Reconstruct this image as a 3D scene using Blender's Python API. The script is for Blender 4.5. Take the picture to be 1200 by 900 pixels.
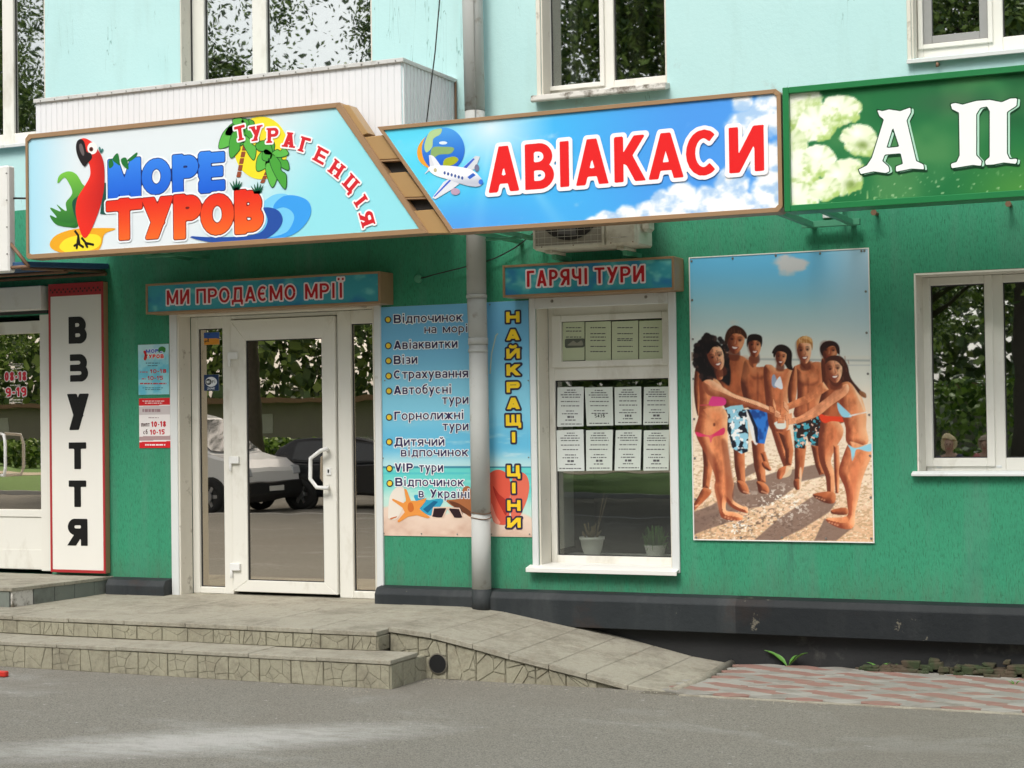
import bpy, bmesh, math, random
import numpy as np
from math import radians, sin, cos, pi, sqrt, atan2
from mathutils import Vector, Matrix
SC = bpy.context.scene
for _o in list(bpy.data.objects): bpy.data.objects.remove(_o)

# ------------------------------------------------------------------ camera
F = 2000.0; YAW, PIT, ROL = map(radians, (24.32, 1.184, -0.82))
CAM = np.array([5.5, -11.0, 1.62])
def _rot():
    cz, sz = cos(ROL), sin(ROL)
    rr = np.array([[cz, -sz, 0], [sz, cz, 0], [0, 0, 1]])
    a = pi/2 + PIT
    rx = np.array([[1, 0, 0], [0, cos(a), -sin(a)], [0, sin(a), cos(a)]])
    rz = np.array([[cos(YAW), -sin(YAW), 0], [sin(YAW), cos(YAW), 0], [0, 0, 1]])
    return rz @ rx @ rr
RM = _rot()
cam = bpy.data.cameras.new('camera'); cam.sensor_width = 36; cam.lens = F/1200*36
cam.clip_start = 0.1; cam.clip_end = 2000
camo = bpy.data.objects.new('camera', cam); SC.collection.objects.link(camo)
m4 = Matrix([list(RM[i]) + [CAM[i]] for i in range(3)] + [[0, 0, 0, 1]])
camo.matrix_world = m4; SC.camera = camo

# ------------------------------------------------------------------ sky, sun, exposure
SUN_EL, SUN_AZ = radians(50), radians(186)      # azimuth clockwise from +Y
W = bpy.data.worlds.new('World'); SC.world = W; W.use_nodes = True
nt = W.node_tree; bg = nt.nodes['Background']
sky = nt.nodes.new('ShaderNodeTexSky'); sky.sky_type = 'NISHITA'; sky.sun_disc = False
sky.sun_elevation = SUN_EL; sky.sun_rotation = SUN_AZ; sky.dust_density = 3.0; sky.air_density = 1.2; sky.ozone_density = 1.0
hs = nt.nodes.new('ShaderNodeHueSaturation'); hs.inputs['Saturation'].default_value = 0.28
nt.links.new(sky.outputs[0], hs.inputs['Color']); nt.links.new(hs.outputs[0], bg.inputs[0])
bg.inputs[1].default_value = 0.15
sl = bpy.data.lights.new('sun', 'SUN'); sl.energy = 1.3; sl.angle = radians(22); sl.color = (1, .95, .87)
so = bpy.data.objects.new('sun', sl); SC.collection.objects.link(so)
sd = Vector((sin(SUN_AZ)*cos(SUN_EL), cos(SUN_AZ)*cos(SUN_EL), sin(SUN_EL)))
so.rotation_euler = sd.to_track_quat('Z', 'Y').to_euler(); so.location = (0, -20, 20)
SC.view_settings.view_transform = 'Standard'; SC.view_settings.look = 'None'
SC.view_settings.exposure = 0.52; SC.view_settings.gamma = 1

# ------------------------------------------------------------------ measuring: point of a wall-parallel plane (y) seen at photo pixel u,v
def ray(u, v): return RM @ np.array([u-600.0, 450.0-v, -F])
def P(u, v, y=0.0):
    d = ray(u, v); t = (y-CAM[1])/d[1]; p = CAM + t*d
    return float(p[0]), float(p[2])
def proj(x, y, z):
    d = np.stack([x-CAM[0], y-CAM[1]+0*x, z-CAM[2]], -1) @ RM
    return 600+F*d[..., 0]/-d[..., 2], 450-F*d[..., 1]/-d[..., 2]

# ------------------------------------------------------------------ object helpers
C = SC.collection.objects
def s2l(c):
    c = np.asarray(c, float)/255.0
    return np.where(c <= .04045, c/12.92, ((c+.055)/1.055)**2.4)
def tag(o, label=None, cat=None, group=None, kind=None):
    if label: o['label'] = label
    if cat: o['category'] = cat
    if group: o['group'] = group
    if kind: o['kind'] = kind
    return o
def thing(name, loc, label=None, cat=None, group=None, kind=None):
    o = bpy.data.objects.new(name, None); o.empty_display_size = .1; C.link(o); o.location = loc
    return tag(o, label, cat, group, kind)
def link(name, me, mat=None, parent=None):
    if mat is not None and len(me.materials) == 0: me.materials.append(mat)
    o = bpy.data.objects.new(name, me); C.link(o)
    if parent is not None:
        o.parent = parent
        o.matrix_parent_inverse = Matrix.Identity(4)
        # builders work in world coordinates: shift back by the parents' offset
        off = Vector((0, 0, 0)); p = parent
        while p: off += p.location; p = p.parent
        o.location = -off
    return o
class MB:
    def __init__(s): s.v = []; s.f = []; s.sm = []
    def add(s, vs, fs, smooth=False):
        n = len(s.v); s.v += [tuple(map(float, q)) for q in vs]
        for f in fs: s.f.append([i+n for i in f]); s.sm.append(smooth)
        return s
    def box(s, x0, x1, y0, y1, z0, z1):
        x0, x1 = min(x0, x1), max(x0, x1); y0, y1 = min(y0, y1), max(y0, y1); z0, z1 = min(z0, z1), max(z0, z1)
        return s.add([(x0,y0,z0),(x1,y0,z0),(x1,y1,z0),(x0,y1,z0),(x0,y0,z1),(x1,y0,z1),(x1,y1,z1),(x0,y1,z1)],
                     [(0,3,2,1),(4,5,6,7),(0,1,5,4),(1,2,6,5),(2,3,7,6),(3,0,4,7)])
    def prism(s, poly, y0, y1, axis='y'):
        """poly of (x,z) extruded along y (or (x,y) along z, (y,z) along x)"""
        n = len(poly)
        a = sum(poly[i][0]*poly[(i+1)%n][1]-poly[(i+1)%n][0]*poly[i][1] for i in range(n))
        if (a < 0) == (axis in 'yzx' and True): poly = poly[::-1]
        def mk(p, t):
            if axis == 'y': return (p[0], t, p[1])
            if axis == 'z': return (p[0], p[1], t)
            return (t, p[0], p[1])
        vs = [mk(p, y0) for p in poly] + [mk(p, y1) for p in poly]
        fs = [tuple(range(n)), tuple(range(2*n-1, n-1, -1))] + [(i, n+i, n+(i+1)%n, (i+1)%n) for i in range(n)]
        return s.add(vs, fs)
    def tube(s, pts, r, n=10, caps=True):
        pts = [Vector(p) for p in pts]; rs = r if isinstance(r, (list, tuple)) else [r]*len(pts)
        base = len(s.v); up = None; vs = []; fs = []
        for i, p in enumerate(pts):
            d = (pts[min(i+1, len(pts)-1)]-pts[max(i-1, 0)]).normalized()
            if up is None:
                up = Vector((0, 0, 1)) if abs(d.z) < .9 else Vector((1, 0, 0))
            a = d.cross(up).normalized(); b = a.cross(d).normalized(); up = b
            for k in range(n):
                t = 2*pi*k/n; q = p + (a*cos(t)+b*sin(t))*rs[i]; vs.append(q)
        for i in range(len(pts)-1):
            for k in range(n):
                fs.append((i*n+k, i*n+(k+1)%n, (i+1)*n+(k+1)%n, (i+1)*n+k))
        s.add(vs, fs, True)
        if caps:
            s.f.append([base+k for k in range(n)][::-1]); s.sm.append(False)
            s.f.append([base+(len(pts)-1)*n+k for k in range(n)]); s.sm.append(False)
        return s
    def lathe(s, prof, cx, cy, n=20):
        vs = []; fs = []
        for r, z in prof:
            for k in range(n): vs.append((cx+r*cos(2*pi*k/n), cy+r*sin(2*pi*k/n), z))
        for i in range(len(prof)-1):
            for k in range(n): fs.append((i*n+k, i*n+(k+1)%n, (i+1)*n+(k+1)%n, (i+1)*n+k))
        return s.add(vs, fs, True)
    def mesh(s, bev=0, name='m', fixn=True):
        me = bpy.data.meshes.new(name); me.from_pydata(s.v, [], s.f)
        me.polygons.foreach_set('use_smooth', s.sm)
        if bev or fixn:
            b = bmesh.new(); b.from_mesh(me)
            bmesh.ops.recalc_face_normals(b, faces=b.faces)
            if bev: bmesh.ops.bevel(b, geom=[e for e in b.edges if len(e.link_faces) == 2 and e.calc_face_angle(0) > .5], offset=bev, segments=1, affect='EDGES', profile=.5)
            b.to_mesh(me); b.free()
        return me
    def obj(s, name, mat, parent=None, bev=0):
        return link(name, s.mesh(bev, name), mat, parent)
def frame_boxes(mb, x0, x1, z0, z1, w, y0, y1, wb=None, wt=None):
    wb = wb or w; wt = wt or w
    mb.box(x0, x0+w, y0, y1, z0, z1); mb.box(x1-w, x1, y0, y1, z0, z1)
    mb.box(x0+w, x1-w, y0+.0005, y1, z0, z0+wb); mb.box(x0+w, x1-w, y0+.0005, y1, z1-wt, z1)
    return mb

# ------------------------------------------------------------------ materials
def nodes(name):
    m = bpy.data.materials.new(name); m.use_nodes = True
    return m, m.node_tree, m.node_tree.nodes['Principled BSDF']
def _n(t, kind, **kw):
    n = t.nodes.new(kind)
    for k, v in kw.items():
        if k in n.inputs: n.inputs[k].default_value = v
        else: setattr(n, k, v)
    return n
def mixc(t, fac, a, b, mode='MIX'):
    n = t.nodes.new('ShaderNodeMix'); n.data_type = 'RGBA'; n.blend_type = mode
    for idx, val in ((0, fac), (6, a), (7, b)):
        if isinstance(val, bpy.types.NodeSocket): t.links.new(val, n.inputs[idx])
        else: n.inputs[idx].default_value = val if idx == 0 else (*val, 1)
    return n.outputs[2]
def ramp(t, src, p0, p1, c0=(0,0,0), c1=(1,1,1)):
    r = t.nodes.new('ShaderNodeValToRGB'); e = r.color_ramp.elements
    e[0].position = p0; e[1].position = p1; e[0].color = (*c0, 1); e[1].color = (*c1, 1)
    t.links.new(src, r.inputs[0]); return r.outputs[0]
def noise(t, scale, detail=4, rough=.6, vec=(1, 1, 1), dist=0):
    g = t.nodes.new('ShaderNodeNewGeometry'); mp = t.nodes.new('ShaderNodeMapping'); mp.inputs['Scale'].default_value = vec
    t.links.new(g.outputs['Position'], mp.inputs[0])
    n = _n(t, 'ShaderNodeTexNoise', Scale=scale, Detail=detail, Roughness=rough, Distortion=dist)
    t.links.new(mp.outputs[0], n.inputs['Vector']); return n.outputs[0]
def bump(t, bs, h, strength, dist=.01):
    b = _n(t, 'ShaderNodeBump', Strength=strength, Distance=dist); t.links.new(h, b.inputs['Height'])
    if bs.inputs['Normal'].is_linked: t.links.new(bs.inputs['Normal'].links[0].from_socket, b.inputs['Normal'])
    t.links.new(b.outputs[0], bs.inputs['Normal'])
def mat(name, c, rough=.6, var=.12, vs=6, bmp=.15, bs=60, metal=0, dirt=None, dpos=(.55, .75), dsc=3, dvec=(1,1,1), spec=.5):
    m, t, b = nodes(name); c = tuple(c)
    col = mixc(t, noise(t, vs), tuple(x*(1-var) for x in c), tuple(min(1, x*(1+var)) for x in c))
    if dirt: col = mixc(t, ramp(t, noise(t, dsc, 8, .65, dvec), *dpos), col, dirt)
    t.links.new(col, b.inputs['Base Color'])
    b.inputs['Roughness'].default_value = rough; b.inputs['Metallic'].default_value = metal
    b.inputs['Specular IOR Level'].default_value = spec
    if bmp: bump(t, b, noise(t, bs, 3), bmp, .004)
    return m
def lin(*c): return tuple(float(x) for x in s2l(c))

def green_wall():
    m, t, b = nodes('green_stucco')
    fine = noise(t, 1.0, 4, .65, (120, 120, 26), .5)
    blot = noise(t, .9, 6, .6); streak = noise(t, 1, 5, .6, (5, 5, .6))
    col = mixc(t, blot, (.030, .240, .132), (.046, .335, .180))
    col = mixc(t, ramp(t, fine, .33, .50), (.024, .175, .092), col)
    col = mixc(t, ramp(t, streak, .50, .72, (0,0,0), (.5,.5,.5)), col, (.10, .27, .19))
    col = mixc(t, ramp(t, noise(t, 1.7, 8, .7), .52, .70, (0,0,0), (.5,.5,.5)), col, (.022, .17, .10))
    col = mixc(t, ramp(t, noise(t, 1, 7, .7, (9, 9, .5)), .60, .72, (0,0,0), (.55,.55,.55)), col, (.03, .12, .08))
    # splashed dirt just above the plinth
    g = t.nodes.new('ShaderNodeNewGeometry'); sp = t.nodes.new('ShaderNodeSeparateXYZ'); t.links.new(g.outputs['Position'], sp.inputs[0])
    mr = _n(t, 'ShaderNodeMapRange'); mr.inputs[1].default_value = .95; mr.inputs[2].default_value = .40
    t.links.new(sp.outputs['Z'], mr.inputs[0])
    mu = _n(t, 'ShaderNodeMath', operation='MULTIPLY'); t.links.new(mr.outputs[0], mu.inputs[0]); t.links.new(noise(t, 1, 8, .7, (14, 14, 3)), mu.inputs[1])
    col = mixc(t, ramp(t, mu.outputs[0], .28, .7, (0,0,0), (.55,.55,.55)), col, (.10, .14, .09))
    t.links.new(col, b.inputs['Base Color']); b.inputs['Roughness'].default_value = .62; b.inputs['Specular IOR Level'].default_value = .35
    bump(t, b, fine, .9, .006); bump(t, b, noise(t, 160, 2), .25, .003)
    return m
def teal_wall():
    m, t, b = nodes('turquoise_paint')
    col = mixc(t, noise(t, 1.1, 7, .65), (.43, .69, .69), (.54, .78, .77))
    col = mixc(t, ramp(t, noise(t, 1, 6, .65, (3, 3, .7)), .52, .78, (0,0,0), (.45,.45,.45)), col, (.36, .55, .52))
    col = mixc(t, ramp(t, noise(t, 2.3, 9, .75), .60, .74, (0,0,0), (.7,.7,.7)), col, (.33, .38, .35))
    ck = noise(t, 1, 5, .6, (2.4, 1, .22), .3); r1 = t.nodes.new('ShaderNodeMath'); r1.operation = 'COMPARE'; r1.inputs[1].default_value = .5; r1.inputs[2].default_value = .0011; t.links.new(ck, r1.inputs[0]); r2 = _n(t, 'ShaderNodeMath', operation='MULTIPLY'); t.links.new(r1.outputs[0], r2.inputs[0]); t.links.new(ramp(t, noise(t, .8, 2), .50, .56), r2.inputs[1]); ckm = r2.outputs[0]
    col = mixc(t, ckm, col, (.26, .46, .44))
    t.links.new(col, b.inputs['Base Color']); b.inputs['Roughness'].default_value = .8
    bump(t, b, noise(t, 34, 6, .7), .35, .006)
    return m
def asphalt():
    m, t, b = nodes('worn_asphalt')
    col = mixc(t, noise(t, .55, 6, .6), (.25, .235, .195), (.345, .325, .275))
    col = mixc(t, ramp(t, noise(t, 120, 4, .7), .38, .58), (.13, .124, .105), col)
    col = mixc(t, ramp(t, noise(t, 170, 2), .66, .72), col, (.42, .40, .35))
    col = mixc(t, ramp(t, noise(t, .62, 6, .7, (1, 1.7, 1), .4), .55, .74, (0,0,0), (.55,.55,.55)), col, (.45, .45, .42))
    col = mixc(t, ramp(t, noise(t, 14, 4, .6, (1, 2, 1)), .69, .72), col, (.48, .47, .44))
    col = mixc(t, ramp(t, noise(t, .35, 4, .6), .50, .66, (0,0,0), (.5,.5,.5)), col, (.20, .178, .145))
    # a trodden patch of white plaster dust in front of the steps
    g = t.nodes.new('ShaderNodeNewGeometry'); mp = t.nodes.new('ShaderNodeMapping'); mp.vector_type = 'TEXTURE'
    mp.inputs['Location'].default_value = (.35, -3.55, 0); mp.inputs['Rotation'].default_value = (0, 0, radians(38)); mp.inputs['Scale'].default_value = (1.9, .55, 1)
    gr = t.nodes.new('ShaderNodeTexGradient'); gr.gradient_type = 'SPHERICAL'; t.links.new(g.outputs['Position'], mp.inputs[0]); t.links.new(mp.outputs[0], gr.inputs[0])
    mu = _n(t, 'ShaderNodeMath', operation='MULTIPLY'); t.links.new(gr.outputs[1], mu.inputs[0]); t.links.new(noise(t, 5, 8, .75, (1, 2.4, 1)), mu.inputs[1])
    col = mixc(t, ramp(t, mu.outputs[0], .10, .42, (0,0,0), (.8,.8,.8)), col, (.52, .51, .48))
    t.links.new(col, b.inputs['Base Color']); b.inputs['Roughness'].default_value = .9
    bump(t, b, noise(t, 110, 4, .7), 1.0, .010); bump(t, b, noise(t, 7, 7, .7), .6, .02)
    return m
def stone_mat(name, a, bb, seamy=True):
    m, t, b = nodes(name)
    col = mixc(t, noise(t, 5, 7, .65), a, bb)
    col = mixc(t, ramp(t, noise(t, 2.6, 10, .8), .47, .66, (0,0,0), (.75,.75,.75)), col, (.15, .13, .095))
    col = mixc(t, ramp(t, noise(t, 11, 9, .8), .55, .68, (0,0,0), (.6,.6,.6)), col, (.24, .19, .13))
    col = mixc(t, ramp(t, noise(t, 60, 5, .8), .50, .72, (0,0,0), (.45,.45,.45)), col, (.12, .11, .09))
    t.links.new(col, b.inputs['Base Color']); b.inputs['Roughness'].default_value = .92
    bump(t, b, noise(t, 28, 8, .75), .8, .012)
    return m
def plinth_mat():
    m, t, b = nodes('black_plinth_paint')
    col = mixc(t, noise(t, 2, 8, .7), (.014, .018, .020), (.034, .040, .044))
    col = mixc(t, ramp(t, noise(t, 1, 6, .6, (4, 4, 1)), .5, .75, (0,0,0), (.5,.5,.5)), col, (.075, .08, .08))
    col = mixc(t, ramp(t, noise(t, 3.6, 6, .7), .645, .665), col, (.30, .275, .21))
    col = mixc(t, ramp(t, noise(t, 1.4, 7, .7), .58, .72, (0,0,0), (.6,.6,.6)), col, (.055, .030, .020))
    g = t.nodes.new('ShaderNodeNewGeometry'); sp = t.nodes.new('ShaderNodeSeparateXYZ'); t.links.new(g.outputs['Position'], sp.inputs[0])
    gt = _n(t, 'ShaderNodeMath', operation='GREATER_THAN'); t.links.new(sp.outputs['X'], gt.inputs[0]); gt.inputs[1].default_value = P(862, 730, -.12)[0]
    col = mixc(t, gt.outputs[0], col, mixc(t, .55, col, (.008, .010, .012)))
    t.links.new(col, b.inputs['Base Color']); b.inputs['Roughness'].default_value = .6; b.inputs['Specular IOR Level'].default_value = .25
    bump(t, b, noise(t, 18, 7, .7), .5, .01)
    return m
def glass_mat(name, refl=.3, tint=(.75, .8, .78), wob=.02, gc=(.95, .97, .95), rg=.006):
    m = bpy.data.materials.new(name); m.use_nodes = True; t = m.node_tree; t.nodes.clear()
    out = t.nodes.new('ShaderNodeOutputMaterial'); tr = t.nodes.new('ShaderNodeBsdfTransparent'); tr.inputs[0].default_value = (*tint, 1)
    gl = t.nodes.new('ShaderNodeBsdfGlossy'); gl.inputs['Roughness'].default_value = rg; gl.inputs[0].default_value = (*gc, 1)
    mx = t.nodes.new('ShaderNodeMixShader'); mx.inputs[0].default_value = refl
    bp = _n(t, 'ShaderNodeBump', Strength=wob, Distance=.05); t.links.new(noise(t, 1.6, 2), bp.inputs['Height']); t.links.new(bp.outputs[0], gl.inputs['Normal'])
    t.links.new(tr.outputs[0], mx.inputs[1]); t.links.new(gl.outputs[0], mx.inputs[2]); t.links.new(mx.outputs[0], out.inputs[0])
    return m
def print_mat(name='printed_film', rough=.35, spec=.4):
    m, t, b = nodes(name); a = t.nodes.new('ShaderNodeAttribute'); a.attribute_name = 'Col'
    t.links.new(a.outputs['Color'], b.inputs['Base Color']); b.inputs['Roughness'].default_value = rough
    b.inputs['Specular IOR Level'].default_value = spec
    return m
M = dict(
    green=green_wall(), teal=teal_wall(), asphalt=asphalt(), plinth=plinth_mat(),
    stone=stone_mat('riser_tile', (.27, .255, .185), (.42, .395, .29)), slab=stone_mat('tread_slab', (.31, .29, .23), (.42, .395, .315)),
    joint=mat('dark_joint', (.13, .118, .09), .95, .3, 20, .4, 80),
    greytile=mat('grey_tile', (.17, .19, .165), .7, .2, 5, .3, 60, dirt=(.08, .08, .07), dpos=(.5, .75), dsc=5),
    upvc=mat('white_plastic', (.78, .765, .70), .38, .04, 2, .05, 30, dirt=(.50, .46, .37), dpos=(.56, .80), dsc=3, dvec=(1, 1, .5)),
    paintw=mat('old_white_paint', (.70, .67, .58), .6, .08, 5, .4, 30, dirt=(.30, .26, .20), dpos=(.60, .72), dsc=7),
    sill=mat('weathered_sill', (.60, .58, .53), .7, .15, 8, .6, 30, dirt=(.14, .12, .09), dpos=(.50, .62), dsc=9),
    trim=mat('white_trim', (.68, .70, .69), .5, .05, 3, .15, 40, dirt=(.40, .38, .32), dpos=(.6, .78), dsc=5),
    seal=mat('black_seal', (.03, .03, .03), .7, .1, 5, 0),
    metal=mat('screw_metal', (.30, .29, .27), .45, .2, 20, .1, 60, metal=.8),
    handle=mat('white_handle', (.80, .80, .78), .25, .02, 3, 0),
    brown=mat('brown_plastic_profile', (.34, .205, .105), .42, .08, 4, .05, 20),
    brown2=mat('gold_brown_panel', (.42, .26, .11), .35, .08, 3, .05, 20),
    dark=mat('dark_vent', (.018, .015, .013), .6, .3, 12, .2, 40),
    gframe=mat('green_sign_frame', (.012, .19, .055), .35, .08, 4, .05, 20),
    galv=mat('grey_drainpipe', (.47, .48, .46), .65, .08, 6, .15, 30, spec=.25, dirt=(.25, .20, .15), dpos=(.60, .75), dsc=8),
    gmetal=mat('green_painted_steel', (.08, .32, .19), .45, .12, 10, .2, 50),
    rust=mat('rusty_brown_steel', (.20, .11, .06), .6, .3, 10, .3, 50),
    sheet=mat('white_profiled_sheet', (.80, .81, .83), .35, .03, 3, .04, 10, dirt=(.55, .54, .50), dpos=(.62, .85), dsc=4, dvec=(2, 2, .6)),
    acw=mat('ac_casing', (.62, .60, .50), .45, .06, 5, .1, 40, dirt=(.38, .33, .24), dpos=(.55, .75), dsc=6),
    black=mat('black_plastic', (.02, .02, .02), .5, .1, 5, 0),
    red=mat('red_profile', (.42, .025, .03), .4, .12, 12, .1, 40),
    redp=mat('red_plastic', (.55, .03, .02), .35, .1, 12, .05, 30),
    wht=mat('white_sheet_metal', (.80, .79, .75), .4, .03, 3, .04, 20, dirt=(.6, .56, .48), dpos=(.6, .8), dsc=4),
    paper=print_mat('paper', .8, .1), film=print_mat(), vinyl=print_mat('vinyl_banner', .5, .3),
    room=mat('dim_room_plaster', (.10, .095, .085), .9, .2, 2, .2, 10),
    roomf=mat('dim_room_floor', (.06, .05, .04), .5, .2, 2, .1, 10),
    curtain=mat('dark_curtain', (.15, .14, .085), .85, .2, 9, .2, 60, dvec=(8, 8, .2)),
    voile=mat('grey_net_curtain', (.30, .30, .28), .85, .15, 9, .2, 60),
    glass=glass_mat('window_glass', .48, (.55, .58, .55), .018, rg=.010), glasst=glass_mat('ticket_window_glass', .17, (.80, .82, .80)), glassm=glass_mat('old_window_glass', .36, (.70, .72, .70), .02, rg=.012), glassd=glass_mat('door_glass', .74, (.55, .57, .55), .012, (1, .90, .78)),
    pot=mat('white_flower_pot', (.75, .74, .70), .4, .04, 6, .05, 20), soil=mat('potting_soil', (.05, .035, .025), .95, .3, 40, .5, 90),
    weed=mat('weed_leaf', (.10, .26, .04), .55, .3, 30, .2, 60), dryleaf=mat('dry_stem', (.20, .15, .08), .8, .3, 30, .2, 60),
    leafa=mat('tree_leaf_light', (.27, .38, .08), .55, .5, 1.3, 0), leafb=mat('tree_leaf_dark', (.07, .13, .03), .55, .5, 1.3, 0),
    bark=mat('tree_bark', (.075, .06, .045), .9, .4, 12, .8, 25),
    grass=mat('verge_grass', (.12, .22, .04), .9, .4, 4, .6, 60),
    kerb=mat('kerb_concrete', (.42, .41, .38), .85, .15, 6, .4, 50),
    far=mat('pale_far_wall', (.22, .20, .165), .8, .1, 2, .2, 20),
    carw=mat('white_car_paint', (.80, .80, .80), .2, .01, 2, 0), carb=mat('black_car_paint', (.015, .017, .02), .15, .1, 2, 0),
    carg=mat('car_window', (.02, .025, .03), .05, .1, 2, 0, spec=.8), tyre=mat('tyre_rubber', (.02, .02, .02), .85, .2, 10, .2, 50),
    rim=mat('alloy_rim', (.35, .35, .36), .3, .1, 5, 0, metal=.8), lampg=mat('headlight_glass', (.5, .52, .55), .1, .1, 20, 0),
    skin=mat('skin', (.50, .29, .20), .5, .08, 8, .1, 60), hairb=mat('blond_hair', (.80, .62, .36), .6, .25, 40, .6, 90),
    hairg=mat('grey_brown_hair', (.38, .28, .20), .7, .3, 40, .8, 60), cloth=mat('dark_blouse', (.05, .05, .09), .8, .2, 15, .2, 80),
    clothp=mat('pink_blouse', (.50, .16, .14), .8, .2, 15, .2, 80), wood=mat('bench_wood', (.30, .19, .10), .6, .2, 12, .2, 60),
    pavr=mat('red_paver', (.27, .155, .125), .85, .25, 9, .5, 60, dirt=(.22, .18, .14), dpos=(.52, .72), dsc=7),
    pavg=mat('grey_paver', (.265, .255, .225), .85, .2, 14, .5, 60, dirt=(.17, .15, .12), dpos=(.52, .72), dsc=7),
    pavl=mat('pale_paver', (.32, .31, .275), .85, .2, 14, .5, 60, dirt=(.2, .18, .15), dpos=(.52, .72), dsc=7),
    earth=mat('earth', (.11, .09, .06), .95, .3, 8, .8, 40), rubble=mat('mossy_rubble', (.075, .055, .035), .95, .5, 9, .9, 40, dirt=(.035, .05, .02), dpos=(.45, .6), dsc=6),
    cable=mat('black_cable', (.02, .02, .02), .6, .1, 5, 0), blue=mat('deep_blue_board', (.03, .09, .20), .6, .2, 5, .1, 30),
)

# ------------------------------------------------------------------ flat print: signed-distance shapes turned into clean meshes
def sd_poly(X, Z, pts):
    pts = np.asarray(pts, float); n = len(pts); d = np.full(X.shape, 1e9); ins = np.zeros(X.shape, bool)
    for i in range(n):
        a, b = pts[i], pts[(i+1) % n]; e = b-a; L = e@e+1e-18
        wx, wz = X-a[0], Z-a[1]; t = np.clip((wx*e[0]+wz*e[1])/L, 0, 1)
        d = np.minimum(d, (wx-e[0]*t)**2+(wz-e[1]*t)**2)
        c = (a[1] > Z) != (b[1] > Z)
        with np.errstate(divide='ignore', invalid='ignore'):
            ins ^= c & (X < (b[0]-a[0])*(Z-a[1])/(b[1]-a[1]+1e-30)+a[0])
    d = np.sqrt(d); return np.where(ins, -d, d)
def sd_seg(X, Z, x0, z0, x1, z1, w):
    L = sqrt((x1-x0)**2+(z1-z0)**2)+1e-9; ux, uz = (x1-x0)/L, (z1-z0)/L
    cx, cz = (x0+x1)/2, (z0+z1)/2
    a = np.abs((X-cx)*ux+(Z-cz)*uz)-L/2; b = np.abs(-(X-cx)*uz+(Z-cz)*ux)-w/2
    return np.minimum(np.maximum(a, b), 0)+np.hypot(np.maximum(a, 0), np.maximum(b, 0))
def smooth_pts(pts, k=5, closed=True):
    pts = np.asarray(pts, float); n = len(pts); out = []
    rng = range(n) if closed else range(n-1)
    for i in rng:
        g = (lambda j: pts[j % n]) if closed else (lambda j: pts[max(0, min(n-1, j))])
        p0, p1, p2, p3 = g(i-1), g(i), g(i+1), g(i+2)
        for j in range(k):
            t = j/k
            out.append(.5*((2*p1)+(-p0+p2)*t+(2*p0-5*p1+4*p2-p3)*t*t+(-p0+3*p1-3*p2+p3)*t**3))
    if not closed: out.append(pts[-1])
    return np.array(out)
def contour_mesh(f, xs, zs):
    """marching squares over field f[z,x]; inside where f<0; returns 2-D verts and faces"""
    V = []; Fc = []; vid = {}
    nz, nx = f.shape
    def gv(i, j):
        k = (i, j)
        if k not in vid: vid[k] = len(V); V.append((xs[j], zs[i]))
        return vid[k]
    def ev(i0, j0, i1, j1):
        k = (i0, j0, i1, j1) if (i0, j0) < (i1, j1) else (i1, j1, i0, j0)
        if k not in vid:
            a, b = f[i0, j0], f[i1, j1]; t = a/(a-b)
            vid[k] = len(V); V.append((xs[j0]+(xs[j1]-xs[j0])*t, zs[i0]+(zs[i1]-zs[i0])*t))
        return vid[k]
    s = f < 0
    cnt = s[:-1, :-1].astype(int)+s[1:, :-1]+s[:-1, 1:]+s[1:, 1:]
    for i in range(nz-1):
        j = 0
        while j < nx-1:
            c = cnt[i, j]
            if c == 0: j += 1; continue
            if c == 4:
                j0 = j
                while j < nx-1 and cnt[i, j] == 4: j += 1
                Fc.append((gv(i, j0), gv(i, j), gv(i+1, j), gv(i+1, j0))); continue
            cor = [(i, j), (i, j+1), (i+1, j+1), (i+1, j)]; poly = []
            for k in range(4):
                a, b = cor[k], cor[(k+1) % 4]
                if s[a]: poly.append(gv(*a))
                if s[a] != s[b]: poly.append(ev(*a, *b))
            if len(poly) >= 3: Fc.append(tuple(poly))
            j += 1
    return V, Fc
EPS = .0005
def art_field(name, parent, Y, layer, fn, bb, res, col, m=None, grow=0):
    """fn(X,Z)->signed distance in metres on the plane y=Y; col: sRGB or function(x,z)->sRGB array"""
    x0, x1, z0, z1 = bb; pad = abs(grow)+2*res
    xs = np.arange(x0-pad, x1+pad+res, res); zs = np.arange(z0-pad, z1+pad+res, res)
    X, Z = np.meshgrid(xs, zs); f = fn(X, Z)-grow; f = np.where(np.abs(f) < 1e-7, 1e-7, f)
    V, Fc = contour_mesh(f, xs, zs)
    if not Fc: return None
    me = bpy.data.meshes.new(name); y = Y-EPS*layer
    me.from_pydata([(v[0], y, v[1]) for v in V], [], Fc)
    ca = me.color_attributes.new('Col', 'FLOAT_COLOR', 'POINT')
    A = np.array(V)
    cc = np.tile(np.asarray(col, float), (len(V), 1)) if not callable(col) else col(A[:, 0], A[:, 1])
    buf = np.ones((len(V), 4)); buf[:, :3] = s2l(cc); ca.data.foreach_set('color', buf.ravel().astype(np.float32))
    return link(name, me, m or M['film'], parent)
def px(pts, Y): return np.array([P(u, v, Y) for u, v in pts])
def art_poly(name, parent, Y, layer, pts, col, smooth=True, grow=0, res=None, clip=None):
    """outline given by points measured on the photograph, carried on to the sign's own plane"""
    q = px(pts, Y)
    if smooth: q = smooth_pts(q, 5)
    bb = (q[:, 0].min(), q[:, 0].max(), q[:, 1].min(), q[:, 1].max())
    res = res or max(.004, min(.012, (bb[1]-bb[0]+bb[3]-bb[2])/90))
    return art_field(name, parent, Y, layer, lambda X, Z: sd_poly(X, Z, q), bb, res, col, None, grow)
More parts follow.
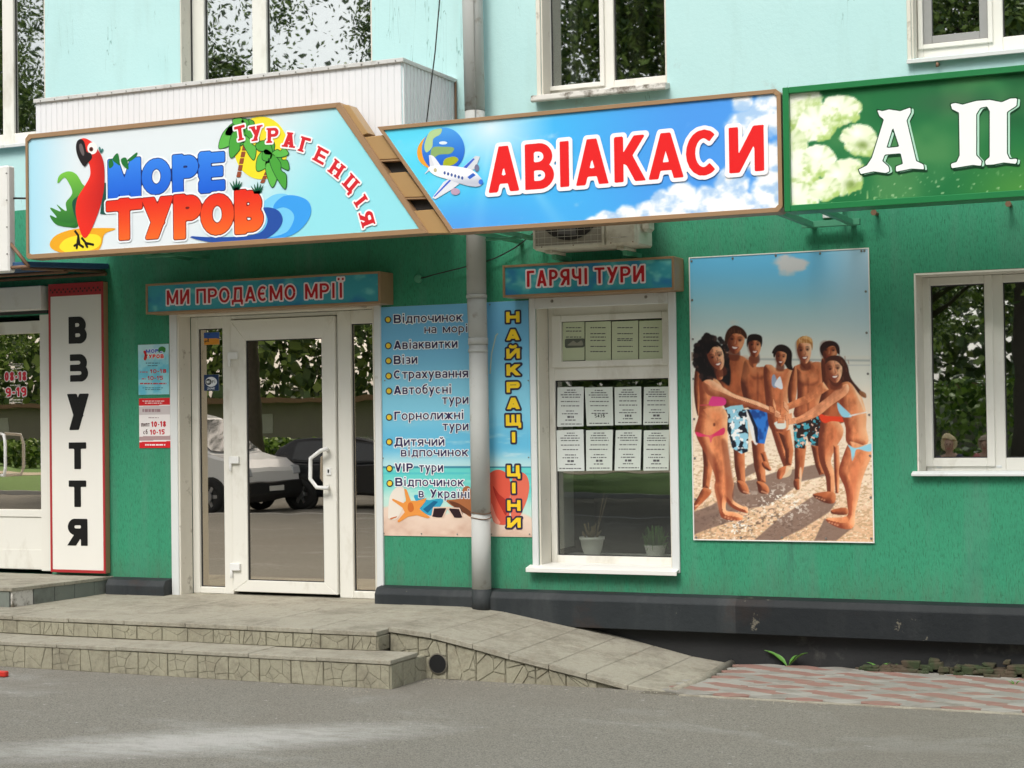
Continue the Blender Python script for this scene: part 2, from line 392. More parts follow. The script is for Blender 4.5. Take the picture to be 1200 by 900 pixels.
def ell(cx, cy, rx, ry, n=20, rot=0):
    return [(cx+rx*cos(t)*cos(rot)-ry*sin(t)*sin(rot), cy+rx*cos(t)*sin(rot)+ry*sin(t)*cos(rot)) for t in [2*pi*k/n for k in range(n)]]

# ---- letters as strokes, cap height 1
def glyph(ch, w, t, th):
    L = []; l, r, B, T = t/2, w-t/2, th/2, 1-th/2
    def V(x, y0=0, y1=1, k=t): L.append((x, y0, x, y1, k, 0, None))
    def H(y, x0=0, x1=None, k=th): L.append((x0, y, w if x1 is None else x1, y, k, 0, None))
    def D(x0, y0, x1, y1, k=None, lo=0, hi=1):
        e = .25; dx, dy = (x1-x0)*e, (y1-y0)*e
        if min(y0, y1) > lo+.02:
            if y0 < y1: L.append((x0, y0, x1+dx, y1+dy, k or t*1.02, 0, (lo, hi)))
            else: L.append((x0-dx, y0-dy, x1, y1, k or t*1.02, 0, (lo, hi)))
        elif max(y0, y1) < hi-.02:
            if y0 < y1: L.append((x0-dx, y0-dy, x1, y1, k or t*1.02, 0, (lo, hi)))
            else: L.append((x0, y0, x1+dx, y1+dy, k or t*1.02, 0, (lo, hi)))
        else: L.append((x0-dx, y0-dy, x1+dx, y1+dy, k or t*1.02, 0, (lo, hi)))
    def A(cx, cy, rx, ry, a0, a1, n=14):
        p = [(cx+rx*cos(radians(a0+(a1-a0)*k/n)), cy+ry*sin(radians(a0+(a1-a0)*k/n))) for k in range(n+1)]
        Cv(p)
    def Cv(p):
        for k in range(len(p)-1):
            dx, dy = abs(p[k+1][0]-p[k][0]), abs(p[k+1][1]-p[k][1]); q = dy/(dx+dy+1e-9)
            L.append((*p[k], *p[k+1], th+(t-th)*q, 2 if k < len(p)-2 else 1, None))
    def bowl(y0, y1, xr, xl=None, mir=False):
        xl = l if xl is None else xl; ry = (y1-y0-th)/2; rx = min(ry*1.1, (xr-t)*.62); cx = xr-t/2-rx; cy = (y0+y1)/2
        p = [(xl, cy+ry)]+[(cx+rx*sin(pi*k/12), cy+ry*cos(pi*k/12)) for k in range(13)]+[(xl, cy-ry)]
        Cv([(w-x, y) for x, y in p] if mir else p)
    c = ch
    if c in 'АA': D(t*.56, 0, w/2, 1); D(w-t*.56, 0, w/2, 1); L.append((w*.22, .27, w*.78, .27, th, 0, None))
    elif c in 'ВB': V(l); bowl(0, .5+th/2, w); bowl(.5-th/2, 1, w*.95)
    elif c == 'в': V(l); bowl(0, .5+th/2, w); bowl(.5-th/2, 1, w*.95)
    elif c in 'РP': V(l); bowl(.40, 1, w)
    elif c == 'р': V(l, -.42, 1); bowl(0, 1, w)
    elif c in 'Яя': V(r); bowl(.40, 1, w, None, True); D(t*.55, 0, w*.62, .5)
    elif c in 'Гг': V(l); H(T)
    elif c in 'ЕE': V(l); H(T); H(.5, 0, w*.92); H(B)
    elif c == 'F': V(l); H(T); H(.5, 0, w*.9)
    elif c in 'Сс': A(w/2, .5, (w-t)/2, (1-th)/2, 48, 312)
    elif c == 'Є': A(w/2, .5, (w-t)/2, (1-th)/2, 48, 312); H(.5, l, w*.68)
    elif c in 'Оо0O': A(w/2, .5, (w-t)/2, (1-th)/2, 0, 360, 22)
    elif c == 'е': A(w/2, .5, (w-t)/2, (1-th)/2, 0, 320, 20); H(.5, l, w-l)
    elif c in 'ІI': V(w/2)
    elif c == 'і' or c == 'i': V(w/2); V(w/2, 1.18, 1.18+t)
    elif c in 'Її': V(w/2); V(w/2-t*.85, 1.16, 1.16+t*.8, t*.85); V(w/2+t*.85, 1.16, 1.16+t*.8, t*.85)
    elif c in 'Ии': V(l); V(r); D(l, 0, r, 1)
    elif c in 'Йй': V(l); V(r); D(l, 0, r, 1); A(w/2, 1.30, w*.22, .16, 190, 350, 8)
    elif c == 'N': V(l); V(r); D(l, 1, r, 0)
    elif c in 'Нн': V(l); V(r); H(.5)
    elif c in 'Кк': V(l); D(t*.9, .42, w-t*.55, 1); D(w*.40, .60, w-t*.5, 0)
    elif c in 'Мм': V(l); V(r); D(l, 1, w/2, .10, t*.9); D(r, 1, w/2, .10, t*.9)
    elif c in 'Пп': V(l); V(r); H(T)
    elif c in 'Тт': V(w/2); H(T)
    elif c == 'У': D(t*.5, 1, w*.55, .32); D(w-t*.5, 1, w*.30, .0)
    elif c == 'у': D(t*.5, 1, w*.52, .0, None, -.42, 1); D(w-t*.5, 1, w*.25, -.42, None, -.42, 1)
    elif c in 'Цц': V(l); V(r-t*.25); H(B, 0, w); V(w-t*.38, -.20, .05, t*.75)
    elif c in 'Щщ': V(l); V(r-t*.25); V((l+r-t*.25)/2, 0, 1, t*.9); H(B, 0, w); V(w-t*.38, -.20, .05, t*.75)
    elif c in 'Чч': V(r); Cv([(l, 1), (l, .68), (l+.04, .52), (l+.16, .44), (r, .44)])
    elif c in 'Дд': V(r-t*.35); D(w*.16+t/2, 0, w*.30+t*.3, 1); H(T, w*.22, r); H(B, 0, w); V(t*.45, -.18, .05, t*.8); V(w-t*.45, -.18, .05, t*.8)
    elif c in 'Лл': V(r); D(l, 0, w*.34+t*.2, 1); H(T, w*.28, w)
    elif c in 'Жж': V(w/2); D(w*.5, .52, t*.5, 1); D(w*.5, .52, w-t*.5, 1); D(w*.5, .55, t*.5, 0); D(w*.5, .55, w-t*.5, 0)
    elif c in 'Хх': D(t*.5, 0, w-t*.5, 1); D(t*.5, 1, w-t*.5, 0)
    elif c in 'Зз3': bowl(0, .5+th/2, w, w*.12); bowl(.5-th/2, 1, w*.95, w*.12)
    elif c == 'а': V(r, 0, .74); bowl(0, .60, w, l, True); A(w/2, .70, (w-t)/2, .30-th/2, 0, 160, 8)
    elif c == 'б': A(w/2, .5, (w-t)/2, (1-th)/2, 0, 360, 20); Cv([(l, .5), (l+.02, 1.0), (w*.35, 1.28), (w*.9, 1.40)])
    elif c == '1': V(w*.62); D(w*.05, .68, w*.6, 1)
    elif c == '8': A(w/2, .28, (w-t)/2, .28-th/2, 0, 360, 18); A(w/2, .75, (w-t)/2*.9, .25-th/2, 0, 360, 18)
    elif c == '9': A(w/2, .68, (w-t)/2, .32-th/2, 0, 360, 18); Cv([(r, .66), (r, .4), (w*.8, .16), (w*.3, .05)])
    elif c == '5': H(T, l, w); V(l, .5, 1); bowl(0, .64, w, w*.1)
    elif c == '4': V(w*.72); H(.28); D(t*.6, .28, w*.72, 1)
    elif c == '6': A(w/2, .32, (w-t)/2, .32-th/2, 0, 360, 18); Cv([(l, .34), (l, .6), (w*.2, .84), (w*.7, .95)])
    elif c == '2': A(w/2, .72, (w-t)/2, .28-th/2, -20, 170, 10); D(w*.1, .05, w*.88, .66); H(B)
    elif c == '7': H(T); D(w*.35, 0, w*.85, 1)
    elif c == 'V': D(t*.5, 1, w/2, 0); D(w-t*.5, 1, w/2, 0)
    elif c == 'W': D(t*.5, 1, w*.28, 0); D(w*.5, 1, w*.28, 0); D(w*.5, 1, w*.72, 0); D(w-t*.5, 1, w*.72, 0)
    elif c == 'Z': H(T); H(B); D(t*.4, 0, w-t*.4, 1)
    elif c == '-': H(.42, w*.1, w*.9)
    elif c == ':': V(w/2, .1, .1+t); V(w/2, .6, .6+t)
    elif c == '.': V(w/2, 0, t)
    elif c == '$': V(w/2, -.1, 1.1, t*.6); bowl(0, .5+th/2, w, w*.12); bowl(.5-th/2, 1, w*.95, w*.12, True)
    return L
WID = {'І': .30, 'і': .30, 'i': .30, 'I': .30, 'Ї': .42, 'ї': .40, 'М': .86, 'м': .86, 'Щ': .92, 'щ': .9, 'Ж': 1.0, 'ж': 1.0, 'Ш': .9, 'Г': .56, 'г': .56, 'Т': .64, 'т': .66, 'О': .74, 'о': .72,
       'С': .70, 'с': .68, 'А': .74, 'а': .62, 'Д': .78, 'д': .80, ' ': .40, '-': .4, '1': .42, ':': .3, '.': .3, 'W': 1.0, 'Е': .60, 'Р': .64, 'У': .68, 'З': .6, 'з': .6}
def clip_poly(poly, nx, ny, d):
    out = []
    for i in range(len(poly)):
        p, q = poly[i], poly[(i+1) % len(poly)]; a = p[0]*nx+p[1]*ny-d; b = q[0]*nx+q[1]*ny-d
        if a <= 0: out.append(p)
        if (a <= 0) != (b <= 0): t = a/(a-b); out.append((p[0]+(q[0]-p[0])*t, p[1]+(q[1]-p[1])*t))
    return out
def glyph_fn(segs, serif=0, rnd=0):
    segs = list(segs)
    if serif:
        ex = []
        for (x0, y0, x1, y1, k, cv, cl) in segs:
            if cv or abs(y1-y0) < .3: continue
            for (a, b, c2, d2) in ((x0, y0, x1, y1), (x1, y1, x0, y0)):
                yy = 0 if b <= .02 else 1 if b >= .98 else None
                if yy is None: continue
                xx = a if cl is None else a+(c2-a)*((yy-b)/(d2-b))
                ex.append((xx-k*serif, .06 if yy == 0 else .94, xx+k*serif, .06 if yy == 0 else .94, .12, 0, None))
        segs += ex
    def fn(X, Z):
        d = np.full(X.shape, 1e9)
        for (x0, y0, x1, y1, k, cv, cl) in segs:
            k2 = k-2*rnd
            if cl:
                Ls = sqrt((x1-x0)**2+(y1-y0)**2); ux, uy = (x1-x0)/Ls, (y1-y0)/Ls; hx, hy = -uy*k2/2, ux*k2/2
                q = [(x0+hx, y0+hy), (x1+hx, y1+hy), (x1-hx, y1-hy), (x0-hx, y0-hy)]
                q = clip_poly(clip_poly(q, 0, 1, cl[1]-rnd), 0, -1, -cl[0]-rnd)
                if len(q) > 2: d = np.minimum(d, sd_poly(X, Z, q)-rnd)
                continue
            s = sd_seg(X, Z, x0, y0, x1, y1, k2) - rnd
            if cv == 2: s = np.minimum(s, np.hypot(X-x1, Z-y1)-k/2)
            d = np.minimum(d, s)
        return d
    return fn
def put_letters(parent, Y, layer, items, col, outl=(), t=.22, th=None, serif=0, rnd=0, res=.045, name='letter', joined=False, mt=None, slant=0):
    """items: (char, origin(x,z), xaxis, zaxis (vectors of one cap height), width). outl: [(grow, colour, layer)] joined outlines"""
    th = th or t*.86; fns = []
    for ch, o, ax, az, w in items:
        g = glyph_fn(glyph(ch, w, t, th), serif, rnd); A = np.array([[ax[0], az[0]], [ax[1], az[1]]]); Ai = np.linalg.inv(A); sc = sqrt(abs(np.linalg.det(A)))
        def fn(X, Z, g=g, Ai=Ai, o=o, sc=sc):
            x = Ai[0, 0]*(X-o[0])+Ai[0, 1]*(Z-o[1]); z = Ai[1, 0]*(X-o[0])+Ai[1, 1]*(Z-o[1]); return g(x-slant*z, z)*sc
        cs = np.array([[o[0]+a*ax[0]+b*az[0], o[1]+a*ax[1]+b*az[1]] for a in (-.06-abs(slant)*.3, w+.06+abs(slant)) for b in (-.45, 1.45)])
        fns.append((fn, (cs[:, 0].min(), cs[:, 0].max(), cs[:, 1].min(), cs[:, 1].max()), sc))
    sc = fns[0][2]
    def allf(X, Z, pad=0):
        d = np.full(X.shape, 1e9)
        for f, b, s in fns:
            j = (X[0] > b[0]-.5*s) & (X[0] < b[1]+.5*s)
            if j.any(): d[:, j] = np.minimum(d[:, j], f(X[:, j], Z[:, j]))
        return d
    bb = (min(b[0] for _, b, _ in fns), max(b[1] for _, b, _ in fns), min(b[2] for _, b, _ in fns), max(b[3] for _, b, _ in fns))
    for g, c, ly in outl: tag(art_field('letter_outline', parent, Y, ly, allf, bb, res*sc, c, mt, g*sc), None, None, None, 'stuff')
    if joined: tag(art_field(name, parent, Y, layer, allf, bb, res*sc, col, mt), None, None, None, 'stuff')
    else:
        for f, b, s in fns: art_field(name, parent, Y, layer, f, b, res*sc, col, mt)
def line_items(text, p0, p1, caph, gap=.16, wscale=None):
    """lay text from world point p0 to p1 (baseline), cap height caph (m)"""
    p0 = np.array(p0); p1 = np.array(p1); L = np.linalg.norm(p1-p0)/caph
    base = sum(WID.get(c, .68) for c in text); k = (L-gap*(len(text)-1))/base
    ax = (p1-p0)/np.linalg.norm(p1-p0)*caph; az = np.array([0, caph]); x = 0; out = []
    for c in text:
        w = WID.get(c, .68)*k
        if c != ' ': out.append((c, p0+ax*x, ax, az, w))
        x += w+gap
    return out
def text_px(parent, Y, layer, text, a, b, h, col, **kw):
    """a,b photo points of the baseline ends, h cap height in photo pixels"""
    gap = kw.pop('gap', .16); lower = kw.pop('lower', 0)
    p0, p1 = P(*a, Y), P(*b, Y); q = P(a[0], a[1]-h, Y); caph = q[1]-p0[1]
    it = line_items(text, p0, p1, caph, gap)
    if lower:      # lower-case letters are shorter; б, digits and capitals keep full height
        it = []
        base = [(c, WID.get(c, .68)*(1 if c.isupper() or c == ' ' else lower)) for c in text]
        pp0 = np.array(p0); pp1 = np.array(p1); Ln = np.linalg.norm(pp1-pp0)/caph; k = (Ln-gap*(len(text)-1))/sum(w for _, w in base)
        ax = (pp1-pp0)/np.linalg.norm(pp1-pp0)*caph; x = 0
        for c, w in base:
            if c != ' ':
                s = 1 if c.isupper() else lower
                it.append((c, pp0+ax*x, ax*s, np.array([0, caph*s]), w*k/s))
            x += w*k+gap
    put_letters(parent, Y, layer, it, col, **kw)
def vgrad(zlo, zhi, clo, chi):
    clo, chi = np.array(clo, float), np.array(chi, float)
    return lambda x, z: clo+(chi-clo)*np.clip((z-zlo)/(zhi-zlo), 0, 1)[:, None]

# ---- painted print: dense grid of colours over a rectangle
_rs = np.random.RandomState(4)
def vnoise(u, v, seed=0, octv=4):
    out = np.zeros(u.shape); amp = 1; tot = 0
    for o in range(octv):
        rs = np.random.RandomState(seed*17+o); G = rs.rand(64, 64); x = u*2**o; y = v*2**o
        xi, yi = np.floor(x).astype(int), np.floor(y).astype(int); fx, fy = x-xi, y-yi; fx = fx*fx*(3-2*fx); fy = fy*fy*(3-2*fy)
        g = lambda a, b: G[a % 64, b % 64]
        out += amp*((g(xi, yi)*(1-fx)+g(xi+1, yi)*fx)*(1-fy)+(g(xi, yi+1)*(1-fx)+g(xi+1, yi+1)*fx)*fy); tot += amp; amp *= .5
    return out/tot
def mix3(a, b, k): k = np.asarray(k)[..., None]; return a*(1-k)+np.asarray(b, float)*k
def sst(x, a, b): t = np.clip((x-a)/(b-a), 0, 1); return t*t*(3-2*t)
def paint_grid(name, parent, Y, x0, x1, z0, z1, step, colfn, m, layer=0, clip=None):
    nx = int((x1-x0)/step)+1; nz = int((z1-z0)/step)+1
    xs = np.linspace(x0, x1, nx+1); zs = np.linspace(z0, z1, nz+1); X, Z = np.meshgrid(xs, zs); y = Y-EPS*layer
    U, Vv = proj(X, y, Z); col = colfn(U, Vv, X, Z)
    if clip is not None: # shear the columns of the right end to a slanted edge
        X = clip(X, Z)
    vs = np.stack([X, np.full(X.shape, y), Z], -1).reshape(-1, 3)
    idx = np.arange((nx+1)*(nz+1)).reshape(nz+1, nx+1)
    fs = np.stack([idx[:-1, :-1], idx[:-1, 1:], idx[1:, 1:], idx[1:, :-1]], -1).reshape(-1, 4)
    me = bpy.data.meshes.new(name); me.vertices.add(len(vs)); me.vertices.foreach_set('co', vs.ravel().astype(np.float32))
    me.loops.add(fs.size); me.loops.foreach_set('vertex_index', fs.ravel().astype(np.int32)); me.polygons.add(len(fs))
    me.polygons.foreach_set('loop_start', np.arange(0, fs.size, 4, dtype=np.int32)); me.polygons.foreach_set('loop_total', np.full(len(fs), 4, np.int32))
    me.update(calc_edges=True)
    ca = me.color_attributes.new('Col', 'FLOAT_COLOR', 'POINT'); buf = np.ones((len(vs), 4)); buf[:, :3] = s2l(np.clip(col, 0, 255)).reshape(-1, 3)
    ca.data.foreach_set('color', buf.ravel().astype(np.float32))
    return link(name, me, m, parent)
# ================================================================== ground
RZ = -0.03
def sheet(name, x0, x1, y0, y1, z, m, kind='structure', parent=None):
    o = MB().add([(x0, y0, z), (x1, y0, z), (x1, y1, z), (x0, y1, z)], [(0, 1, 2, 3)]).obj(name, m, parent); o['kind'] = kind; return o
sheet('ground', -900, 900, -900, 900, -.20, M['earth'])
fc = MB().box(-60, 60, -15.2, 1.0, -.15, RZ).obj('pavement', M['asphalt']); fc['kind'] = 'structure'
rd = MB().box(-60, 60, -23.5, -15.36, -.19, -.13).obj('road', M['asphalt']); rd['kind'] = 'structure'
for a, b in ((-15.36, -15.2), (-23.66, -23.5)):
    k = MB().box(-60, 60, a, b, -.18, RZ+.006).obj('kerb', M['kerb']); k['kind'] = 'structure'
vg = MB().box(-60, 60, -60, -23.66, -.19, -.03).obj('grass_verge', M['grass']); vg['kind'] = 'structure'
fp = MB().box(-60, 60, -38, -35.5, -.18, -.015).obj('path', mat('sandy_path', (.50, .42, .30), .9)); fp['kind'] = 'structure'

# ================================================================== building
bld = thing('shop_building', (1, 0, 0), 'turquoise and green stucco building with shops on its ground floor', 'building')
XL, XR = -6.5, 9.0
def U(u, v=300, y=0): return P(u, v, y)[0]
def Zz(u, v, y=0): return P(u, v, y)[1]
DW = .14; WW = .18; RW = .25; UW = .14
DOOR = (U(210, 500), U(441, 500), .26, 2.475)
TKT = (U(630, 500), U(786, 500), .585, 2.60)
RGT = (U(1073, 450), U(1073, 450)+1.35, 1.235, Zz(1074, 320))
SHO = (-5.1, -3.55, .42, 2.52)
UPL = (-5.6, U(53, 80), Zz(20, 168), 5.9)
UPB = (U(211, 60), U(436, 40), 3.62, 5.9)
UPM = (U(634, 60), U(781, 50), Zz(634, 112), 5.7)
UPR = (U(1068, 40), U(1068, 40)+1.30, Zz(1068, 69), 5.7)
BAND = 3.38
def wall_mesh(x0, x1, z0, z1, holes, th=.38):
    xs = sorted({x0, x1, *[h[0] for h in holes], *[h[1] for h in holes]}); zs = sorted({z0, z1, *[h[2] for h in holes], *[h[3] for h in holes]})
    mb = MB()
    for i in range(len(xs)-1):
        for j in range(len(zs)-1):
            cx, cz = (xs[i]+xs[i+1])/2, (zs[j]+zs[j+1])/2
            if any(h[0] < cx < h[1] and h[2] < cz < h[3] for h in holes): continue
            for y, s in ((0, 1), (th, -1)):
                q = [(xs[i], y, zs[j]), (xs[i+1], y, zs[j]), (xs[i+1], y, zs[j+1]), (xs[i], y, zs[j+1])]
                mb.add(q if s > 0 else q[::-1], [(0, 1, 2, 3)])
    for h in holes:
        a, b, c, d = h
        mb.add([(a, 0, c), (a, th, c), (a, th, d), (a, 0, d)], [(0, 1, 2, 3)]); mb.add([(b, 0, c), (b, 0, d), (b, th, d), (b, th, c)], [(0, 1, 2, 3)])
        mb.add([(a, 0, c), (b, 0, c), (b, th, c), (a, th, c)], [(0, 1, 2, 3)]); mb.add([(a, 0, d), (a, th, d), (b, th, d), (b, 0, d)], [(0, 1, 2, 3)])
    return mb
def linkraw(mb, name, m, par): return link(name, mb.mesh(0, name, False), m, par)
linkraw(wall_mesh(XL, XR, -.1, BAND, [DOOR, TKT, RGT, SHO]), 'lower_wall', M['green'], bld)
linkraw(wall_mesh(XL, XR, BAND, 9.0, [UPL, UPB, UPM, UPR]), 'upper_wall', M['teal'], bld)
MB().box(XL, XL+.3, .38, 9, -.1, 9).box(XR-.3, XR, .38, 9, -.1, 9).box(XL, XR, 8.7, 9, -.1, 9).obj('side_wall', M['teal'], bld)
MB().box(XL-.2, XR+.2, -.35, 9.2, 9.0, 9.25).obj('roof', M['galv'], bld)
# interior shells (dark rooms)
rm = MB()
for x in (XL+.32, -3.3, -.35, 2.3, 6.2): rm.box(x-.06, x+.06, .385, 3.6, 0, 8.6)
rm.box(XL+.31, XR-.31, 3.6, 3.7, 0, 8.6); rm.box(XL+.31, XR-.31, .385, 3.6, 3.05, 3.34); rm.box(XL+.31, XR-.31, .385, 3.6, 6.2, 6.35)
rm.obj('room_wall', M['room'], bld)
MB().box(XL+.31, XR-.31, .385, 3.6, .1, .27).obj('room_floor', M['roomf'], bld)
# plinth: projecting band with bevelled top, recess below
def plinth(x0, x1, zb, zt, d=.12):
    mb = MB(); mb.prism([(-.0, zb), (-d, zb), (-d, zt-.055), (-d+.03, zt-.012), (0, zt)], x0, x1, 'x'); o = mb.obj('plinth', M['plinth'], bld, .004); return o
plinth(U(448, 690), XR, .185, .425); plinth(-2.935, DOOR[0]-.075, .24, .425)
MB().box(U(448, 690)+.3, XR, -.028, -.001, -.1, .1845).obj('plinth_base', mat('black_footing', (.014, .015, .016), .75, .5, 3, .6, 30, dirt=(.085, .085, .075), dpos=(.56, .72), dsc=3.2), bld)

def pane(par, x0, x1, z0, z1, y, m='glass'): return MB().box(x0, x1, y, y+.006, z0, z1).obj('pane', M[m], par)
def seal(par, x0, x1, z0, z1, y):
    return frame_boxes(MB(), x0-.001, x1+.001, z0-.001, z1+.001, .008, y-.004, y+.004).obj('seal', M['seal'], par)
def screw(par, x, y, z, r=.007, m='metal'):
    return MB().tube([(x, y+.002, z), (x, y-.005, z)], [r, r*.7], 8).obj('screw', M[m], par)

# ---- entrance door unit (part of the building)
yf = DW
ent = link('entrance', MB().box(DOOR[0]-.07, DOOR[0]-.001, -.022, .02, .285, DOOR[3]+.02).box(DOOR[1]+.001, DOOR[1]+.055, -.022, .02, .30, DOOR[3]+.02).box(DOOR[0]-.07, DOOR[1]+.055, -.021, .02, DOOR[3]+.021, DOOR[3]+.06).mesh(.004), M['trim'], bld)
# reveal lining
a, b, c, d = DOOR
MB().box(a+.001, a+.016, -.018, yf+.0, .29, d-.001).box(b-.014, b-.001, -.018, yf, .30, d-.001).box(a+.017, b-.015, -.018, yf, d-.02, d-.001).obj('door_lining', M['paintw'], ent, .002)
y0 = yf; e = lambda u: U(u, 550, yf)
fr = MB(); x0 = a+.017; x1 = b-.015; zt = d-.021; zb = .30
zs0 = Zz(250, 688, yf); zs1 = Zz(250, 385, yf)
fr.box(x0, e(233), y0, y0+.07, zb, zt); fr.box(e(262), e(272.3), y0, y0+.07, zb, zt)
fr.box(e(396.6), e(412.7), y0, y0+.07, zb, zt); fr.box(e(440)+.03, x1+.012, y0, y0+.07, zb, zt)
fr.box(e(233), e(262), y0+.001, y0+.07, zb, zs0); fr.box(e(233), e(262), y0+.001, y0+.07, zs1, zt)
fr.box(e(412.7), e(440)+.03, y0+.001, y0+.07, zb, Zz(425, 693, yf)); fr.box(e(412.7), e(440)+.03, y0+.001, y0+.07, Zz(425, 379, yf), zt)
ztop = Zz(330, 372, yf)
fr.box(e(272.3), e(396.6), y0+.001, y0+.07, ztop, zt)
fr.obj('door_frame', M['upvc'], ent, .005)
pane(ent, e(233), e(262), zs0, zs1, y0+.03, 'glassd'); seal(ent, e(233), e(262), zs0, zs1, y0+.028)
pane(ent, e(412.7), e(440)+.03, Zz(425, 693, yf), Zz(425, 379, yf), y0+.03, 'glassd'); seal(ent, e(412.7), e(440)+.03, Zz(425, 693, yf), Zz(425, 379, yf), y0+.028)
# leaf
lx0, lx1 = e(273.4), e(395.6); lz0 = .325; lz1 = ztop-.006; w1 = e(291)-lx0
px0, px1, pz0, pz1 = e(291), e(380), Zz(335, 681, yf), Zz(335, 397.5, yf)
leaf = MB(); yl = y0-.022
leaf.prism([(lx0, lz0), (px0, pz0), (px0, pz1), (lx0, lz1)], yl, yl+.06); leaf.prism([(px1, pz0), (lx1, lz0), (lx1, lz1), (px1, pz1)], yl, yl+.06)
leaf.prism([(lx0+.001, lz0), (lx1-.001, lz0), (px1, pz0), (px0, pz0)], yl+.0004, yl+.06); leaf.prism([(px0, pz1), (px1, pz1), (lx1-.001, lz1), (lx0+.001, lz1)], yl+.0004, yl+.06)
leaf.obj('door_leaf', M['upvc'], ent, .0035)
pane(ent, px0, px1, pz0, pz1, yl+.02, 'glassd'); seal(ent, px0, px1, pz0, pz1, yl+.016)
hx = U(374, 540, yf-.08)
MB().tube([(e(386), yl+.003, Zz(386, 528)), (hx+.06, yl-.05, Zz(376, 526, yf-.05)), (hx+.02, yl-.065, Zz(372, 528, yf-.06)), (hx-.07, yl-.065, Zz(362, 537, yf-.06)), (hx-.075, yl-.065, Zz(361, 561, yf-.06)), (hx-.02, yl-.065, Zz(368, 571, yf-.06)), (hx+.06, yl-.05, Zz(376, 572, yf-.05)), (e(386), yl+.003, Zz(386, 571))], .0155, 10).obj('door_handle', M['handle'], ent)
lk = MB().box(e(384.5), e(390), yl-.008, yl+.001, Zz(387, 557, yf), Zz(387, 548, yf)).obj('lock_plate', M['handle'], ent, .003)
MB().box(e(386.3), e(388), yl-.010, yl-.0085, Zz(387, 554, yf), Zz(387, 550, yf)).obj('keyhole', M['black'], ent)
for v in (417, 539, 664):
    z = Zz(278, v, yf)
    MB().box(e(271.5), e(283), yl-.022, yl-.0005, z-.028, z+.028).tube([(e(272.8), yl-.011, z-.085), (e(272.8), yl-.011, z-.025)], .012, 10).obj('hinge', M['handle'], ent, .003)
MB().box(a+.016, b-.015, -.06, y0+.1, .262, .300).obj('threshold', M['slab'], ent, .006)
screw(ent, (a+b)/2-.2, -.023, DOOR[3]+.04)
MB().box(px0-.3, px1+.2, y0+.25, y0+.9, .272, .286).obj('door_mat', M['black'], ent, .003)

# ---- generic upvc window
def upvc_window(name, hole, depth, xs, zs, reveal='paintw', sill=None, trim=None, glass='glass'):
    """xs: list of (x0,x1) panes, zs: (z0,z1) of the panes, all on the plane y=depth"""
    a, b, c, d = hole
    w = link(name, MB().box(a+.001, a+.012, .002, depth, c+.001, d-.001).box(b-.012, b-.001, .002, depth, c+.001, d-.001).box(a+.013, b-.013, .002, depth, d-.013, d-.001).mesh(0), M[reveal], bld)
    fr = MB(); L = a+.012; R = b-.012
    edges = [L]+[q for p in xs for q in p]+[R]
    for i in range(0, len(edges), 2): fr.box(edges[i], edges[i+1], depth, depth+.06, c+.001, d-.014)
    for (p, q) in xs:
        fr.box(p, q, depth+.001, depth+.06, c+.001, zs[0]); fr.box(p, q, depth+.001, depth+.06, zs[1], d-.014)
        pane(w, p, q, zs[0], zs[1], depth+.03, glass); seal(w, p, q, zs[0], zs[1], depth+.028)
    fr.obj('window_frame', M['upvc'], w, .004)
    return w
def sash(par, x0, x1, z0, z1, wd, y, m='upvc'):
    return frame_boxes(MB(), x0, x1, z0, z1, wd, y-.018, y-.0008).obj('sash', M[m], par, .004)
# right ground-floor window
a, b, c, d = RGT; y = RW
z0, z1 = Zz(1120, 536.7, y), Zz(1120, 333.5, y)
pL = (U(1091.7, 430, y), U(1155, 430, y)); pR = (U(1176.7, 430, y), b-.09)
w = upvc_window('window', RGT, y, [pL, pR], (z0, z1))
sash(w, pL[0]-.052, pL[1]+.052, z0-.055, z1+.052, .05, y)
MB().prism([(.0, c+.018), (-.05, c+.004), (-.05, c-.014), (-.0, c-.008)], a-.03, b+.03, 'x').box(a+.012, b-.012, .001, y, c-.0, c+.012).obj('window_sill', M['trim'], w, .003)
for xx in (pL[0]+.02, pR[0]-.06): MB().box(xx, xx+.035, y-.006, y+.001, c+.03, c+.045).obj('drain_cap', M['trim'], w, .002)
for k in range(13):
    x = a-.1+k*.125
    MB().prism([(x+.002*j*10, .52+.035*sin(j*2*pi/6+k)) for j in range(6)]+[(x+.002*j*10+.004, .535+.035*sin(j*2*pi/6+k)) for j in range(5, -1, -1)], .6, 2.7, 'z').obj('curtain', M['curtain'], w)
# ticket window
a, b, c, d = TKT; y = WW
tx0, tx1 = U(651, 520, y), U(784.6, 520, y)+.03
sp = lambda u, v: P(u, v, y)
zl0, zl1 = sp(715, 652)[1], sp(715, 444.5)[1]; zu0, zu1 = sp(715, 422)[1], sp(715, 375)[1]
w = link('ticket_window', MB().box(a+.001, a+.014, .002, y, c+.001, d-.001).box(b-.012, b-.001, .002, y, c+.001, d-.001).box(a+.015, b-.013, .002, y, 2.44, d-.001).mesh(0), M['paintw'], bld)
fr = MB(); L = a+.014; R = b-.012
fr.box(L, tx0, y, y+.06, c+.001, 2.439); fr.box(tx1, R, y, y+.06, c+.001, 2.439)
fr.box(tx0, tx1, y+.001, y+.06, c+.001, zl0); fr.box(tx0, tx1, y+.001, y+.06, zl1, zu0-.035); fr.box(tx0, tx1, y+.001, y+.06, zu1+.035, 2.439)
fr.obj('window_frame', M['upvc'], w, .004)
pane(w, tx0, tx1, zl0, zl1, y+.03, 'glasst'); seal(w, tx0, tx1, zl0, zl1, y+.028)
ux0 = sp(658.5, 400)[0]; ux1 = sp(778, 400)[0]
frame_boxes(MB(), tx0-.012, tx1+.008, zu0-.045, zu1+.045, ux0-tx0+.012, y-.02, y+.05, .045, .045).obj('sash', M['upvc'], w, .004)
